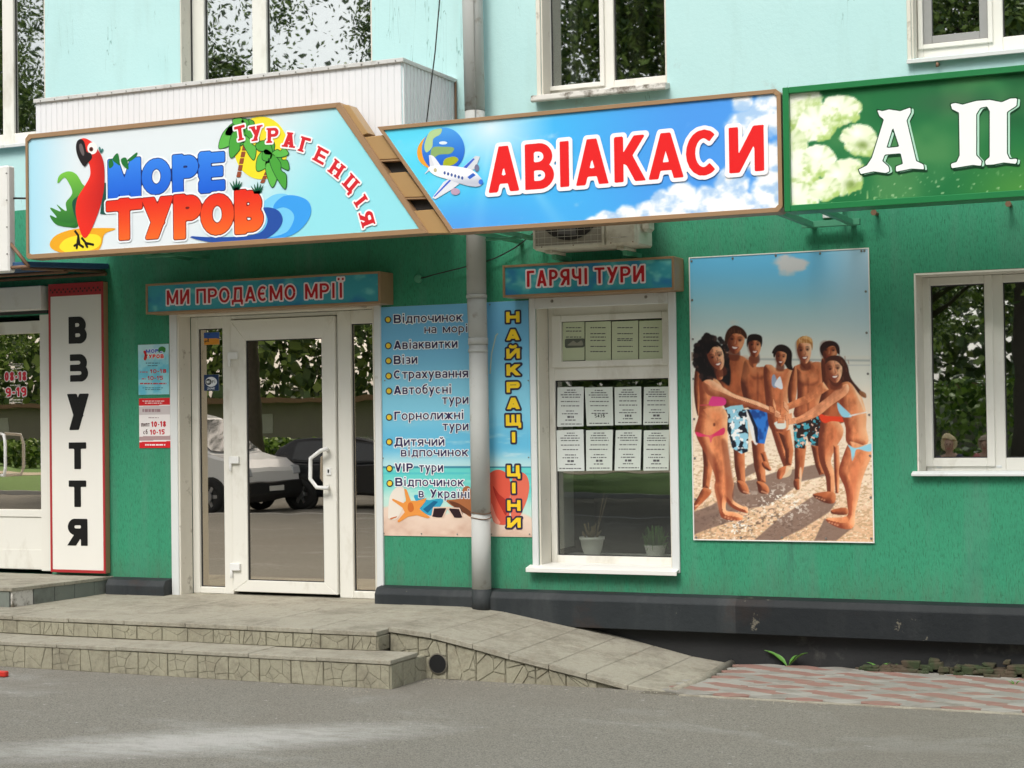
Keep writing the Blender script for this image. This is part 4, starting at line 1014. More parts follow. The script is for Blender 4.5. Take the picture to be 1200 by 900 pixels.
# sun, palms
AP('sun', s1, Y, 1, z2px(ell(322, 275, 118, 138, 28)), (246, 226, 45))
def palm(cx, cy, tips, trunk):
    for k in range(len(trunk)-1):
        (xa, ya), (xb, yb) = trunk[k], trunk[k+1]; n = 5
        for j in range(n):
            t0, t1 = j/n, (j+.86)/n; w_ = 9
            AP('palm_trunk', s1, Y, 3, z2px([(xa+(xb-xa)*t0-w_, ya+(yb-ya)*t0), (xa+(xb-xa)*t0+w_, ya+(yb-ya)*t0), (xa+(xb-xa)*t1+w_, ya+(yb-ya)*t1), (xa+(xb-xa)*t1-w_, ya+(yb-ya)*t1)]), (150, 75, 45), False)
    for i, (tx, ty, wd) in enumerate(tips):
        dx_, dy_ = tx-cx, ty-cy; L = sqrt(dx_*dx_+dy_*dy_); nx_, ny_ = -dy_/L*wd, dx_/L*wd; up = -L*.12
        o = [(cx, cy), (cx+dx_*.3+nx_, cy+dy_*.3+ny_+up), (cx+dx_*.7+nx_*.9, cy+dy_*.7+ny_*.9+up), (tx, ty), (cx+dx_*.72-nx_*.8, cy+dy_*.72-ny_*.8+up*.4), (cx+dx_*.5-nx_*.4, cy+dy_*.5-ny_*.4), (cx+dx_*.3-nx_*.7, cy+dy_*.3-ny_*.7)]
        AP('palm_leaf', s1, Y, 4+(i % 2)*2, z2px(o), (15, 65, 35), grow=.005); AP('palm_leaf', s1, Y, 5+(i % 2)*2, z2px(o), (75, 165, 60) if i % 3 else (95, 185, 75))
palm(250, 190, [(138, 276, 30), (190, 318, 28), (165, 215, 22), (200, 152, 20), (290, 160, 24), (250, 148, 18), (290, 328, 28), (315, 255, 22), (230, 265, 24)], [(252, 262), (222, 408)])
palm(372, 300, [(305, 375, 28), (300, 262, 24), (345, 236, 20), (444, 300, 24), (444, 372, 26), (428, 455, 28), (372, 448, 28), (330, 325, 24)], [(366, 345), (326, 432)])
for (x_, y_) in ((215, 440), (308, 455)):
    for dx_ in (-32, -16, 0, 16, 28): AP('grass_tuft', s1, Y, 8, z2px([(x_-8+dx_*.2, y_+22), (x_+dx_, y_-34+abs(dx_)*.5), (x_+8+dx_*.2, y_+22)]), (15, 90, 60), False)
# waves
AP('wave', s1, Y, 1, z2px([(325, 530), (365, 488), (410, 476), (450, 490), (470, 560), (455, 640), (395, 668), (330, 680), (300, 640)]), (120, 205, 245))
AP('wave', s1, Y, 2, z2px([(300, 684), (380, 680), (470, 652), (525, 600), (543, 548), (525, 505), (470, 484), (420, 488), (382, 520), (380, 545), (420, 536), (455, 552), (468, 585), (440, 640), (390, 662), (330, 672)]), (60, 160, 240))
AP('wave', s1, Y, 5, z2px([(6, 664), (80, 685), (180, 694), (280, 690), (350, 670), (400, 630), (417, 590), (400, 553), (360, 538), (325, 542), (345, 565), (352, 600), (330, 640), (280, 660), (180, 668), (80, 668)]), (38, 80, 165), grow=.002)
# ТУРАГЕНЦІЯ on an arc
arcp = [('Т', 232, 210, -4), ('У', 303, 211, 0), ('Р', 377, 220, 6), ('А', 448, 240, 14), ('Г', 517, 262, 22), ('Е', 588, 310, 33), ('Н', 656, 368, 42), ('Ц', 720, 432, 50), ('І', 762, 508, 62), ('Я', 789, 585, 78)]
its = []
for ch, x_, y_, rot in arcp:
    c0 = np.array(P(*z2px([(x_, y_)])[0], Y)); h = 17.5*(P(300, 200, Y)[1]-P(300, 201, Y)[1]); rr = radians(-rot+4)
    ax = np.array([cos(rr), sin(rr)])*h; az = np.array([-sin(rr), cos(rr)])*h; w = {'І': .36, 'Г': .7}.get(ch, .86); its.append((ch, c0-ax*w/2-az*.5, ax, az, w))
put_letters(s1, Y, 11, its, (214, 35, 45), [(.11, (250, 246, 246), 10)], t=.27, th=.19, serif=.9, res=.05)
# brown connecting strip with two dark openings
cn = thing('sign_connector', (.1, YS+.06, 3.2), 'slanting gold brown strip with two dark openings joining two blue signs', 'panel')
edge = [(396, 121, 400), ]
Lp = [z2px([q])[0] for q in ((737, 232), (818, 328), (920, 492), (1012, 652))]; Rp = [z2px([q])[0] for q in ((857, 218), (935, 322), (1045, 490), (1158, 650))]
W2 = lambda p, Y_: P(p[0], p[1], Y_)
def lerp(a_, b_, t): return (a_[0]+(b_[0]-a_[0])*t, a_[1]+(b_[1]-a_[1])*t)
yc = YS+.02
qs = [((737, 232), (857, 218), (935, 322), (818, 328)), ((858, 388), (958, 380), (1045, 490), (922, 494)), ((975, 553), (1078, 545), (1158, 650), (1012, 653))]
for q in qs: MB().prism([W2(z2px([p])[0], yc) for p in q], yc, yc+.09).obj('brown_panel', M['brown2'], cn, .004)
for q in (((824, 330), (937, 324), (957, 379), (860, 387)), ((926, 496), (1046, 492), (1077, 544), (977, 552))):
    MB().prism([W2(z2px([p])[0], yc+.05) for p in q], yc+.05, yc+.09).obj('dark_opening', M['dark'], cn)
    a_, b_, c_, d_ = [W2(z2px([p])[0], yc) for p in q]
    MB().prism([a_, b_, lerp(b_, c_, .12), lerp(a_, d_, .12)], yc-.004, yc+.06).prism([lerp(a_, d_, .12), lerp(a_, b_, .10), lerp(d_, c_, .10), d_], yc-.004, yc+.0595).obj('opening_edge', M['brown'], cn)
MB().prism([W2(z2px([p])[0], YS) for p in ((665, 82), (705, 85), (790, 210), (757, 222))], YS+.01, YS+.12).obj('end_strip', M['brown2'], cn, .004)

# ---- АВІАКАСИ sign
s2 = thing('ticket_office_sign', (1.6, YS+.06, 3.2), 'blue sky and cloud sign with the red word АВІАКАСИ, a globe and an aeroplane', 'sign')
zb2, zt2 = 2.842, 3.585; xr2 = 2.785; xtl, xbl = U(443, 149, YS), U(529, 273, YS)
body = [(xbl, zb2), (xr2-.03, zb2), (xr2, zb2+.03), (xr2, zt2-.03), (xr2-.03, zt2), (xtl, zt2)]
MB().prism(body, YS+.006, YS+.14).obj('sign_box', M['brown'], s2, .004)
inner = [(xbl+.012, zb2+.028), (xr2-.045, zb2+.028), (xr2-.026, zb2+.046), (xr2-.026, zt2-.046), (xr2-.045, zt2-.026), (xtl+.045, zt2-.026)]
rim(s2, body, inner, YS-.012, YS+.0055, 'brown')
def avi(U_, V_, X, Z):
    t = (U_-450)/(915-450); s = (V_-(150-(U_-443)*.097))/130.
    b = np.zeros(X.shape+(3,))+np.array([70, 185, 245.])
    b = mix3(b, [90, 215, 245], sst(.45-t, 0, .4)*(1-sst(s, .5, 1)))
    b = mix3(b, [78, 146, 234], sst(t, .35, .8)*.8); b = mix3(b, [84, 158, 238], sst(s, .55, 1.05)*sst(.62-t, 0, .5))
    d = np.hypot(U_-575, (V_-150)*1.2); b = mix3(b, [235, 245, 250], np.clip(1-d/75, 0, 1)*.9)
    ang = np.arctan2(V_-150, U_-575)
    for a0, w_, k_ in ((.95, .06, .55), (2.35, .1, .4), (.35, .05, .25), (1.7, .08, .3), (2.9, .1, .3), (-.2, .05, .3)): b = mix3(b, [190, 240, 252], np.exp(-((ang-a0)/w_)**2)*k_*np.clip(1-d/190, 0, 1)*sst(d, 10, 50))
    n = vnoise(U_/26+3, V_/20, 5, 5)
    blob = lambda cx, cy, r: np.clip(1.25-np.hypot(U_-cx, (V_-cy)*1.1)/r, 0, 1)
    env = np.maximum.reduce([blob(*q) for q in ((905, 130, 34), (880, 150, 30), (895, 190, 32), (860, 215, 26), (900, 225, 30), (830, 238, 24), (868, 245, 34), (800, 230, 20), (775, 238, 18), (760, 250, 22), (735, 252, 16), (712, 258, 15), (695, 266, 13), (790, 258, 24), (870, 118, 18))])
    m_ = sst(env+(n-.5)*.9, .18, .52)
    sh = vnoise(U_/14, V_/11, 9, 4); cl = mix3(np.zeros(X.shape+(3,))+np.array([248., 250, 253]), [150, 192, 236], sst(sh+(1-env)*.25, .50, .80)*.8)
    return b*(1-m_[..., None])+cl*m_[..., None]
def clip2(X, Z):
    lim = xtl+.045+(zt2-.026-Z)/(zt2-zb2-.054)*(xbl+.012-xtl-.045); return np.maximum(X, lim)
paint_grid('sign_face', s2, YS+.002, xtl+.02, xr2-.026, zb2+.028, zt2-.026, .0075, avi, M['film'], 0, clip2)
AP('globe_ring', s2, Y, 1, z3px([(225, 300), (195, 330), (183, 370), (195, 410), (235, 440), (240, 425), (212, 395), (208, 350)]), (240, 165, 50))
AP('globe', s2, Y, 2, z3px(ell(298, 358, 94, 98, 26)), vgrad(Zz(520, 205, Y), Zz(520, 150, Y), (20, 80, 200), (80, 165, 235)))
AP('globe_land', s2, Y, 3, z3px([(245, 275), (290, 265), (285, 290), (255, 310), (250, 345), (225, 370), (215, 345), (225, 305)]), (180, 210, 150)); AP('globe_land', s2, Y, 3, z3px([(250, 350), (300, 345), (345, 350), (330, 375), (280, 380), (245, 400)]), (140, 175, 110))
AP('globe_land', s2, Y, 3, z3px([(305, 400), (345, 388), (365, 402), (340, 425), (300, 430)]), (170, 180, 40)); AP('globe_land', s2, Y, 3, z3px(ell(298, 328, 18, 7)), (225, 238, 245))
AP('airplane', s2, Y, 4, z3px([(380, 440), (440, 385), (460, 388), (440, 440), (410, 455)]), (215, 220, 228), False); AP('airplane', s2, Y, 5, z3px([(384, 438), (430, 396), (438, 398), (400, 440)]), (60, 100, 210), False)
AP('airplane', s2, Y, 4, z3px([(235, 380), (262, 392), (295, 440), (250, 440), (212, 470), (240, 435)]), (222, 224, 232), False)
AP('airplane', s2, Y, 5, z3px([(335, 480), (385, 495), (340, 530), (265, 575), (250, 570), (300, 500)]), (228, 230, 238), False); AP('airplane', s2, Y, 6, z3px([(330, 485), (340, 487), (262, 565), (255, 565)]), (60, 100, 210), False)
AP('airplane', s2, Y, 7, z3px([(232, 440), (262, 428), (340, 430), (420, 445), (462, 480), (472, 505), (450, 520), (400, 515), (330, 492), (262, 470)]), lambda x, z: mix3(np.array([250., 250, 252]), [180, 186, 205], sst(z, P(540, 215, Y)[1], P(540, 202, Y)[1])[:]*0+sst(-z, -P(540, 203, Y)[1], -P(540, 216, Y)[1])*.8))
for k in range(6): AP('airplane_window', s2, Y, 8, z3px(ell(305+k*15.5, 460+k*4.5, 5, 7.5, 10)), (70, 95, 160))
AP('airplane_nose', s2, Y, 8, z3px(ell(464, 500, 10, 12)), (60, 120, 220)); AP('airplane_window', s2, Y, 8, z3px([(405, 478), (430, 460), (442, 470), (415, 488)]), (50, 100, 200), False)
AP('airplane_engine', s2, Y, 6, z3px(ell(352, 542, 20, 15)), (190, 160, 185)); AP('airplane_engine', s2, Y, 5, z3px(ell(446, 438, 10, 16)), (120, 120, 150)); AP('airplane_engine', s2, Y, 8, z3px(ell(264, 448, 7, 9)), (200, 190, 150))
AP('airplane_tail', s2, Y, 6, z3px([(240, 380), (255, 385), (290, 432), (262, 435)]), (236, 238, 244), False)
its = []
for ch, u0, u1 in (('А', 572.5, 609.5), ('В', 616, 650), ('І', 656, 668.5), ('А', 675, 714), ('К', 720.5, 756.5), ('А', 760, 802), ('С', 804.5, 846), ('И', 855, 896)):
    base = lambda u: 226.5-(u-572)*.0815
    bl, br, tl = P(u0, base(u0), Y), P(u1, base(u1), Y), P(u0, base(u0)-53.5, Y); h = tl[1]-bl[1]; w = (br[0]-bl[0])/h
    its.append((ch, np.array(bl), np.array([h, (br[1]-bl[1])/w]), np.array([0, h]), w))
put_letters(s2, Y, 11, its, (232, 32, 34), [(.085, (252, 246, 248), 10)], t=.215, th=.18, res=.03)

# ---- green sign
s3 = thing('pharmacy_sign', (3.9, YS+.06, 3.2), 'green framed sign with white flowers and large white letters А П', 'sign')
xg0, xg1, zg0, zg1 = 2.80, 5.6, 2.838, 3.585
MB().box(xg0, xg1, YS+.006, YS+.15, zg0, zg1).obj('sign_box', M['gframe'], s3, .004)
frame_boxes(MB(), xg0, xg1, zg0, zg1, .038, YS-.03, YS+.0055).obj('frame', M['gframe'], s3, .003)
def grn(U_, V_, X, Z):
    b = np.zeros(X.shape+(3,))+np.array([30, 112, 62.])
    n = vnoise(U_/70, V_/60, 3, 3); b = mix3(b, [96, 150, 90], sst(n, .45, .8)*.6); b = mix3(b, [24, 88, 48], sst(vnoise(U_/50+9, V_/70, 8, 3), .5, .8)*.7)
    b = mix3(b, [150, 190, 60], sst(U_, 1100, 1200)*sst(V_, 150, 230)*.35)
    b = mix3(b, [70, 90, 70], np.exp(-((U_-1125)/60)**2-((V_-120)/16)**2)*.5)
    ln = (np.abs(((U_-V_*.12) % 7.3)-3.6) < .45)*sst(V_, 215, 235)*sst(1050-U_, 0, 40)*(vnoise(U_/9, V_/30, 2, 2) > .45)
    b = mix3(b, [190, 215, 150], ln*.8)
    dr = sst(vnoise(U_/2.6, V_/2.6, 12, 1), .86, .93)*sst(V_, 190, 220)*sst(U_, 1000, 1040); b = mix3(b, [190, 220, 170], dr*.7)
    def bloom(cx, cy, rx, ry, rot, seed, shade=0):
        nonlocal b
        c_, s_ = cos(rot), sin(rot); x_ = ((U_-cx)*c_+(V_-cy)*s_)/rx; y_ = (-(U_-cx)*s_+(V_-cy)*c_)/ry
        nz = vnoise(U_/6+seed, V_/6, seed, 4)-.5; a_ = np.arctan2(y_, x_)
        skirt = .10*np.abs(np.cos(a_*3+seed))*(y_ > .1)+nz*.28        # bell with scalloped rim
        d_ = np.hypot(x_, y_)-1+skirt; m_ = sst(-d_, -.02, .09)
        lit = np.clip(.62-x_*.25-y_*.40+nz*.9, 0, 1); fold = np.exp(-((np.abs(np.sin(a_*1.5+seed))-.9)/.07)**2)*sst(np.hypot(x_, y_), .25, .9)
        c = mix3(np.zeros(X.shape+(3,))+np.array([178., 206, 118]), [252, 254, 236], sst(lit, .12, .62)*(1-shade*.4)); c = mix3(c, [150, 186, 96], fold*.45); c = mix3(c, [255, 255, 248], np.exp(-((x_+.3)**2+(y_+.35)**2)/.12)*.9)
        b = b*(1-m_[..., None])+c*m_[..., None]
    for q in ((985, 130, 26, 20, 0, 3, .2), (932, 118, 34, 26, .3, 5, 0), (958, 146, 30, 22, -.4, 7, 0), (922, 170, 26, 24, .2, 9, .6), (935, 200, 30, 26, -.2, 11, 0), (960, 190, 22, 20, .5, 13, .1), (1008, 165, 24, 20, .35, 15, .5), (990, 208, 27, 22, -.5, 17, .4), (936, 234, 26, 20, .2, 19, .1), (968, 222, 20, 15, -.3, 21, .5), (918, 140, 18, 20, 0, 23, .1)): bloom(*q)
    for (cx, cy) in ((1011, 170), (997, 216)): b = mix3(b, [112, 140, 62], np.exp(-(((U_-cx)/7)**2+((V_-cy)/5)**2))*.8)
    return b
paint_grid('sign_face', s3, YS+.002, xg0+.038, xg1-.038, zg0+.038, zg1-.038, .008, grn, M['film'])
za = lambda pts, o=(0, 0): np.array([P(720+(p[0]+o[0])/2.5, 60+(p[1]+o[1])/2.5, YS) for p in pts])
PA = [(770, 172), (785, 176), (805, 171), (838, 176), (868, 165), (868, 180), (856, 203), (884, 322), (905, 332), (908, 346), (870, 344), (825, 353), (825, 338), (846, 330), (839, 299), (792, 303), (785, 322), (803, 338), (806, 352), (795, 357), (760, 352), (722, 360), (716, 347), (740, 335), (755, 312), (790, 200), (777, 190)]
HA = [(816, 222), (797, 284), (835, 280)]
PP = [(985, 155), (1000, 152), (1020, 157), (1060, 146), (1100, 143), (1135, 150), (1160, 139), (1180, 138), (1178, 160), (1150, 178), (1150, 300), (1158, 317), (1180, 315), (1178, 330), (1140, 326), (1110, 332), (1088, 333), (1086, 322), (1100, 310), (1100, 176), (1092, 162), (1072, 166), (1060, 185), (1060, 305), (1076, 322), (1074, 336), (1050, 333), (1020, 338), (988, 343), (986, 330), (1003, 325), (1012, 305), (1010, 180), (990, 170)]
for pts_, hole in ((PA, HA), (PP, None)):
    for nm, o_, gw, c_, ly in (('letter_shade', (7, 5), .006, (12, 60, 34), 2), ('letter_shade', (9, 2), 0, (176, 220, 196), 3), ('letter_outline', (0, 0), .006, (14, 62, 36), 4), ('letter', (0, 0), 0, (240, 246, 242), 5)):
        q = za(pts_, o_); hq = za(hole, o_) if hole else None
        fn = (lambda X, Z, q=q, hq=hq: sd_poly(X, Z, q) if hq is None else np.maximum(sd_poly(X, Z, q), -sd_poly(X, Z, hq)))
        art_field(nm, s3, YS, ly, fn, (q[:, 0].min(), q[:, 0].max(), q[:, 1].min(), q[:, 1].max()), .008, c_, None, gw)
# green steel bracket behind the signs
br = thing('steel_bracket', (2.7, -.5, 2.85), 'green steel bracket holding the joint of the blue and green signs', 'bracket')
zz = 2.86
for (x_, nm) in ((2.72, 'bracket_arm'), (2.98, 'bracket_arm')): MB().box(x_-.018, x_+.018, YS+.15, -.003, zz-.018, zz+.018).obj(nm, M['gmetal'], br, .002)
MB().box(2.66, 3.04, -.10, -.06, zz-.02, zz+.02).obj('bracket_bar', M['gmetal'], br, .002); MB().box(2.9, 2.93, -.095, -.065, zz+.021, 3.2).obj('bracket_post', M['gmetal'], br, .002)
for (nm, lab, xx, z_) in (('steel_bracket', 'green steel arms behind the blue sign beside the air conditioner', .62, 2.87), ('steel_bracket', 'green steel arm behind the far end of the tour agency sign', -2.2, 2.90), ('steel_bracket', 'green steel arm behind the far right of the green sign', 4.4, 2.93)):
    b2 = thing(nm, (xx, -.5, z_), lab, 'bracket')
    for dx_ in (0, .17): MB().box(xx+dx_-.015, xx+dx_+.015, YS+.15, -.003, z_-.015, z_+.015).obj('bracket_arm', M['gmetal'], b2, .002)
    MB().box(xx-.05, xx+.22, -.5, -.47, z_-.032, z_-.016).obj('bracket_bar', M['gmetal'], b2, .002)
# under-strip below the agency sign
# ---- small signs
def small_sign(name, lab, xa, xb, z0, z1, dp, face, words, ystep=.008):
    s = thing(name, ((xa+xb)/2, -dp/2, z0), lab, 'sign'); yf_ = -dp
    MB().box(xa, xb, yf_+.004, -.002, z0, z1).obj('sign_box', M['brown'], s, .004)
    frame_boxes(MB(), xa, xb, z0, z1, .016, yf_-.008, yf_+.0035).obj('frame', M['brown'], s, .0015)
    paint_grid('sign_face', s, yf_+.001, xa+.016, xb-.016, z0+.016, z1-.016, ystep, face, M['film'])
    for (w_, a_, b_, h) in words: text_px(s, yf_, 3, w_, a_, b_, h, (190, 26, 38), t=.185, th=.155, gap=.15, res=.05, outl=[(.10, (240, 225, 228), 2)])
    return s
def teal_face(seed):
    def f(U_, V_, X, Z):
        b = np.zeros(X.shape+(3,))+np.array([62, 160, 176.]); n = vnoise(U_/30+seed, V_/22, seed, 4)
        b = mix3(b, [45, 120, 180], sst(n, .5, .75)*.8); b = mix3(b, [120, 205, 200], sst(vnoise(U_/14+seed, V_/9, seed+1, 3), .55, .85)*.8); return b
    return f
z4 = lambda x, y_: (160+x/3.871, 310+y_/3.871); z7 = lambda x, y_: (580+x/4.7375, 290+y_/4.7375)
zA = lambda x, y_: z4(x, y_)
small_sign('slogan_sign', 'narrow teal box sign reading МИ ПРОДАЄМО МРІЇ above the entrance door', -2.46, -.41, 2.468, 2.70, .20, teal_face(3),
    [('МИ', zA(138, 184), zA(240, 179), 17.2), ('ПРОДАЄМО', zA(272, 178), zA(722, 160), 17.4), ('МРІЇ', zA(765, 157), zA(942, 151), 17.8)])
small_sign('hot_tours_sign', 'short teal box sign reading ГАРЯЧІ ТУРИ above the ticket window', .562, 1.818, 2.468, 2.692, .20, teal_face(8),
    [('ГАРЯЧІ', z7(178, 220), z7(517, 204), 19), ('ТУРИ', z7(553, 202), z7(830, 190), 19)])
# ---- ВЗУТТЯ sign
VX0, VX1 = U(58.5, 500, -.06), U(122.8, 500, -.06)
vz = thing('shoe_shop_sign', (-3.2, -.07, .45), 'tall narrow white sign with red edge and black vertical letters ВЗУТТЯ', 'sign')
MB().box(VX0, VX1, -.06, -.003, .452, 2.755).obj('sign_box', M['brown'], vz, .004)
frame_boxes(MB(), VX0, VX1, .452, 2.755, .020, -.068, -.0605, .022, .10).obj('frame', M['red'], vz, .0015)
MB().box(VX0+.021, VX1-.021, -.0645, -.0602, .475, 2.654).obj('sign_face', mat('white_acrylic', (.82, .80, .74), .25, .03, 2, .02, 5), vz)
for k in range(24): MB().box(VX0+.02+k*.0212, VX0+.031+k*.0212, -.0705, -.0683, 2.70-.02*(k % 2), 2.715-.02*(k % 2)).obj('ornament', M['dark'], vz)
for ch, u0, u1, vt, vb in (('В', 80.5, 102, 371.5, 403), ('З', 79.3, 103.5, 415.5, 447.5), ('У', 79.3, 104.3, 461.7, 504), ('Т', 80.8, 101.3, 518.5, 549.7), ('Т', 80.8, 101.3, 563, 594), ('Я', 79.6, 102.8, 607.8, 639.2)):
    yv = -.066; bl, br_, tl = P(u0, vb, yv), P(u1, vb, yv), P(u0, vt, yv); h = tl[1]-bl[1]; w = (br_[0]-bl[0])/h
    hh = h
    put_letters(vz, yv, 1, [(ch, np.array(bl), np.array([hh, 0]), np.array([0, hh]), w)], (18, 17, 17), [], t=.31, th=.24, res=.035)
# ---- leftmost white panel and its canopy
lp = thing('side_panel_sign', (-3.6, YS, 2.76), 'plain white panel sign at the far left edge of the facade', 'sign')
MB().box(-5.3, -3.09, YS-.02, YS+.06, 2.765, 3.56).obj('panel', M['wht'], lp, .012)
for zq in (2.9, 3.1, 3.3, 3.5): screw(lp, -3.105, YS-.021, zq, .006)
MB().tube([(-3.09, YS+.04, 3.32), (-2.94, YS+.05, 3.31)], .008, 6).obj('support_rod', M['black'], lp)
cp = thing('canopy', (-4, -.5, 2.8), 'dark blue canopy on rusty brown bars over the shoe shop door', 'canopy')
MB().prism([(-.98, 2.80), (-.005, 2.86), (-.005, 2.90), (-.98, 2.84)], -5.3, -2.96, 'x').obj('canopy_board', M['blue'], cp, .003)
for (p_, q_) in (((-3.10, -.99, 2.98), (-2.93, -.99, 2.80)), ((-3.10, -.99, 2.80), (-2.93, -.99, 2.80)), ((-5.2, -.5, 2.80), (-2.97, -.5, 2.80)), ((-3.0, -.98, 2.79), (-3.0, -.01, 2.84)), ((-4.2, -.98, 2.79), (-4.2, -.01, 2.84)), ((-5.2, -.03, 2.815), (-2.97, -.03, 2.815))):
    MB().tube([p_, q_], .014, 6).obj('canopy_bar', M['rust'], cp)
# ---- posters by the door
def poster(name, lab, u0, u1, v0, v1, facefn, step=.004, y=-.006, th=.004, m='film'):
    um = (u0+u1)/2; vm = (v0+v1)/2; x0, x1 = P(u0, vm, y)[0], P(u1, vm, y)[0]; z0, z1 = P(um, v1, y)[1], P(um, v0, y)[1]
    s = thing(name, ((x0+x1)/2, y, z0), lab, 'poster')
    MB().box(x0, x1, y+.0005, -.001 if y > -.02 and y < 0 else y+.003, z0, z1).obj('backing', M['wht'], s)
    paint_grid('print', s, y, x0+.0005, x1-.0005, z0+.0005, z1-.0005, step, facefn, M[m])
    return s, x0, x1, z0, z1
def f1(U_, V_, X, Z):
    b = np.zeros(X.shape+(3,))+np.array([150, 215, 225.]); n = vnoise(U_/8, V_/8, 6, 3)
    b = mix3(b, [95, 190, 215], sst(n, .4, .7)*.8); b = mix3(b, [230, 240, 240], sst(V_, 425, 412)*.5); return b
s, *_ = poster('hours_notice', 'light blue notice with opening hours on green wall left of the door, upper one', 162, 198, 403.5, 462.5, f1)
yy = -.0068
text_px(s, yy, 1, 'МОРЕ', (171, 413.8), (190, 413.3), 4.4, (35, 95, 200), t=.3, joined=True, name='lettering', res=.09, outl=[(.1, (245, 245, 245), .5)])
text_px(s, yy, 1, 'ТУРОВ', (170, 420.3), (192, 419.8), 4.8, (225, 50, 30), t=.3, joined=True, name='lettering', res=.09, outl=[(.1, (245, 245, 245), .5)])
AP('parrot_print', s, yy, 1, [(168, 412), (170.5, 411), (172, 416), (171, 422), (168.5, 421), (169.5, 416)], (215, 40, 35)); AP('palm_print', s, yy, 2, [(186, 408), (190, 406), (194, 408), (193, 413), (189, 411), (186, 413)], (50, 130, 50))
tiny_lines(s, yy, 1, [(171, 187, 425.5, 1), (173, 185, 428.5, 1)], (40, 80, 110))
text_px(s, yy, 1, '10-18', (176, 437.5), (195, 437), 4.6, (205, 40, 50), t=.24, joined=True, name='lettering', res=.1)
text_px(s, yy, 1, '10-15', (173, 445.5), (191, 445), 4.6, (205, 40, 50), t=.24, joined=True, name='lettering', res=.1)
tiny_lines(s, yy, 1, [(164, 173, 436, 1.1), (166, 171, 444, 1.1), (164, 195, 449.5, 1.6)], (200, 50, 60)); tiny_lines(s, yy, 1, [(167, 191, 454.5, .9), (170, 189, 456.5, .9)], (60, 110, 130))
def f2(U_, V_, X, Z):
    s_ = V_+(U_-180)*.03; b = np.zeros(X.shape+(3,))+np.array([240, 234, 232.])
    b = mix3(b, [214, 35, 42], (s_ < 475)*1.0); b = mix3(b, [205, 195, 195], ((s_ > 476) & (s_ < 486))*1.); b = mix3(b, [178, 150, 150], ((s_ > 511) & (s_ < 516))*1.); b = mix3(b, [214, 35, 42], (s_ > 517.5)*1.0); return b
s, *_ = poster('hours_notice', 'red and white notice showing 10-18 and 10-15 below the blue hours notice', 163, 199.5, 466.5, 525, f2)
text_px(s, yy, 1, '10-18', (177.5, 500.5), (194.5, 500), 6.6, (200, 35, 50), t=.25, joined=True, name='lettering', res=.09)
text_px(s, yy, 1, '10-15', (176, 509.5), (193, 509), 6.0, (200, 35, 50), t=.25, joined=True, name='lettering', res=.09)
text_px(s, yy, 1, 'ПнПт', (165.5, 500), (175.5, 499.8), 4, (90, 60, 60), t=.22, joined=True, name='lettering', res=.1)
text_px(s, yy, 1, 'Сб', (168, 509), (173, 508.8), 4, (90, 60, 60), t=.22, joined=True, name='lettering', res=.1)
tiny_lines(s, yy, 1, [(167, 193, 470, 1), (170, 190, 472.4, 1), (170, 194, 521.3, 1.8)], (245, 225, 225)); tiny_lines(s, yy, 1, [(167, 188, 481, 3.5), (174, 186, 489.5, .9)], (160, 130, 135))
# ---- list poster and vertical poster
def beach(kind):
    def f(U_, V_, X, Z):
        v = V_+(U_-500)*.0; b = np.zeros(X.shape+(3,))
        b[:] = [118, 190, 232]; b = mix3(b, [138, 212, 238], sst(v, 380, 470)); b = mix3(b, [90, 182, 222], sst(v, 480, 520)*.7); b = mix3(b, [185, 226, 232], sst(v, 522, 546))
        b = mix3(b, [205, 232, 238], sst(vnoise(U_/30, V_/7, 7, 4), .55, .8)*sst(v, 490, 520)*sst(550-v, 0, 10)*.7)
        b = mix3(b, [105, 210, 205], (v > 547.5)*1.0); b = mix3(b, [40, 120, 150], (np.abs(v-547.5) < 1.0)*.8)
        b = mix3(b, [150, 225, 215], (v > 548)*sst(vnoise(U_/22, V_/4, 3, 4), .5, .75)*.7); b = mix3(b, [70, 185, 200], (np.abs(v-555) < 1.2)*.5)
        edge = 598+5*np.sin(U_/16+1) if kind == 0 else 606+5*np.sin(U_/9)
        b = mix3(b, [215, 232, 220], sst(v, edge-32, edge-8)*.8)
        b = mix3(b, [232, 208, 190], sst(v, edge-2, edge+2)); b = mix3(b, [212, 178, 158], sst(v, edge+4, edge+26)*.8*vnoise(U_/10, V_/6, 4, 3)*1.6)
        return b
    return f
s, x0, x1, z0, z1 = poster('service_list_poster', 'light blue beach poster listing tour services between entrance door and drainpipe', 447.3, 556, 357.5, 628.5, beach(0), .005)
Yp = -.0068
z5 = lambda x, y_: (430+x/5.624, 340+y_/5.624); z6 = lambda x, y_: (430+x/5.624, 490+y_/5.624)
def ln_(txt, a_, b_, h=9.8, lower=.78): text_px(s, Yp, 5, txt, a_, b_, h, (52, 42, 84), t=.235, th=.19, gap=.15, lower=lower, joined=True, name='lettering', res=.075, outl=[(.10, (240, 244, 248), 4)])
ln_('Відпочинок', z5(178, 218), z5(630, 206)); ln_('на морі', z5(380, 284), z5(667, 277), 9.0); ln_('Авіаквитки', z5(178, 390), z5(598, 380)); ln_('Візи', z5(178, 488), z5(333, 484))
ln_('Страхування', z5(178, 584), z5(668, 575)); ln_('Автобусні', z5(178, 686), z5(558, 681)); ln_('тури', z5(497, 750), z5(670, 748)); ln_('Горнолижні', z5(182, 856), z5(640, 850))
ln_('тури', z6(500, 80), z6(670, 80)); ln_('Дитячий', z6(182, 184), z6(512, 182)); ln_('відпочинок', z6(225, 253), z6(668, 252)); ln_('VIP тури', z6(185, 353), z6(503, 354)); ln_('Відпочинок', z6(188, 448), z6(640, 450)); ln_('в Україні', z6(342, 523), z6(680, 529))
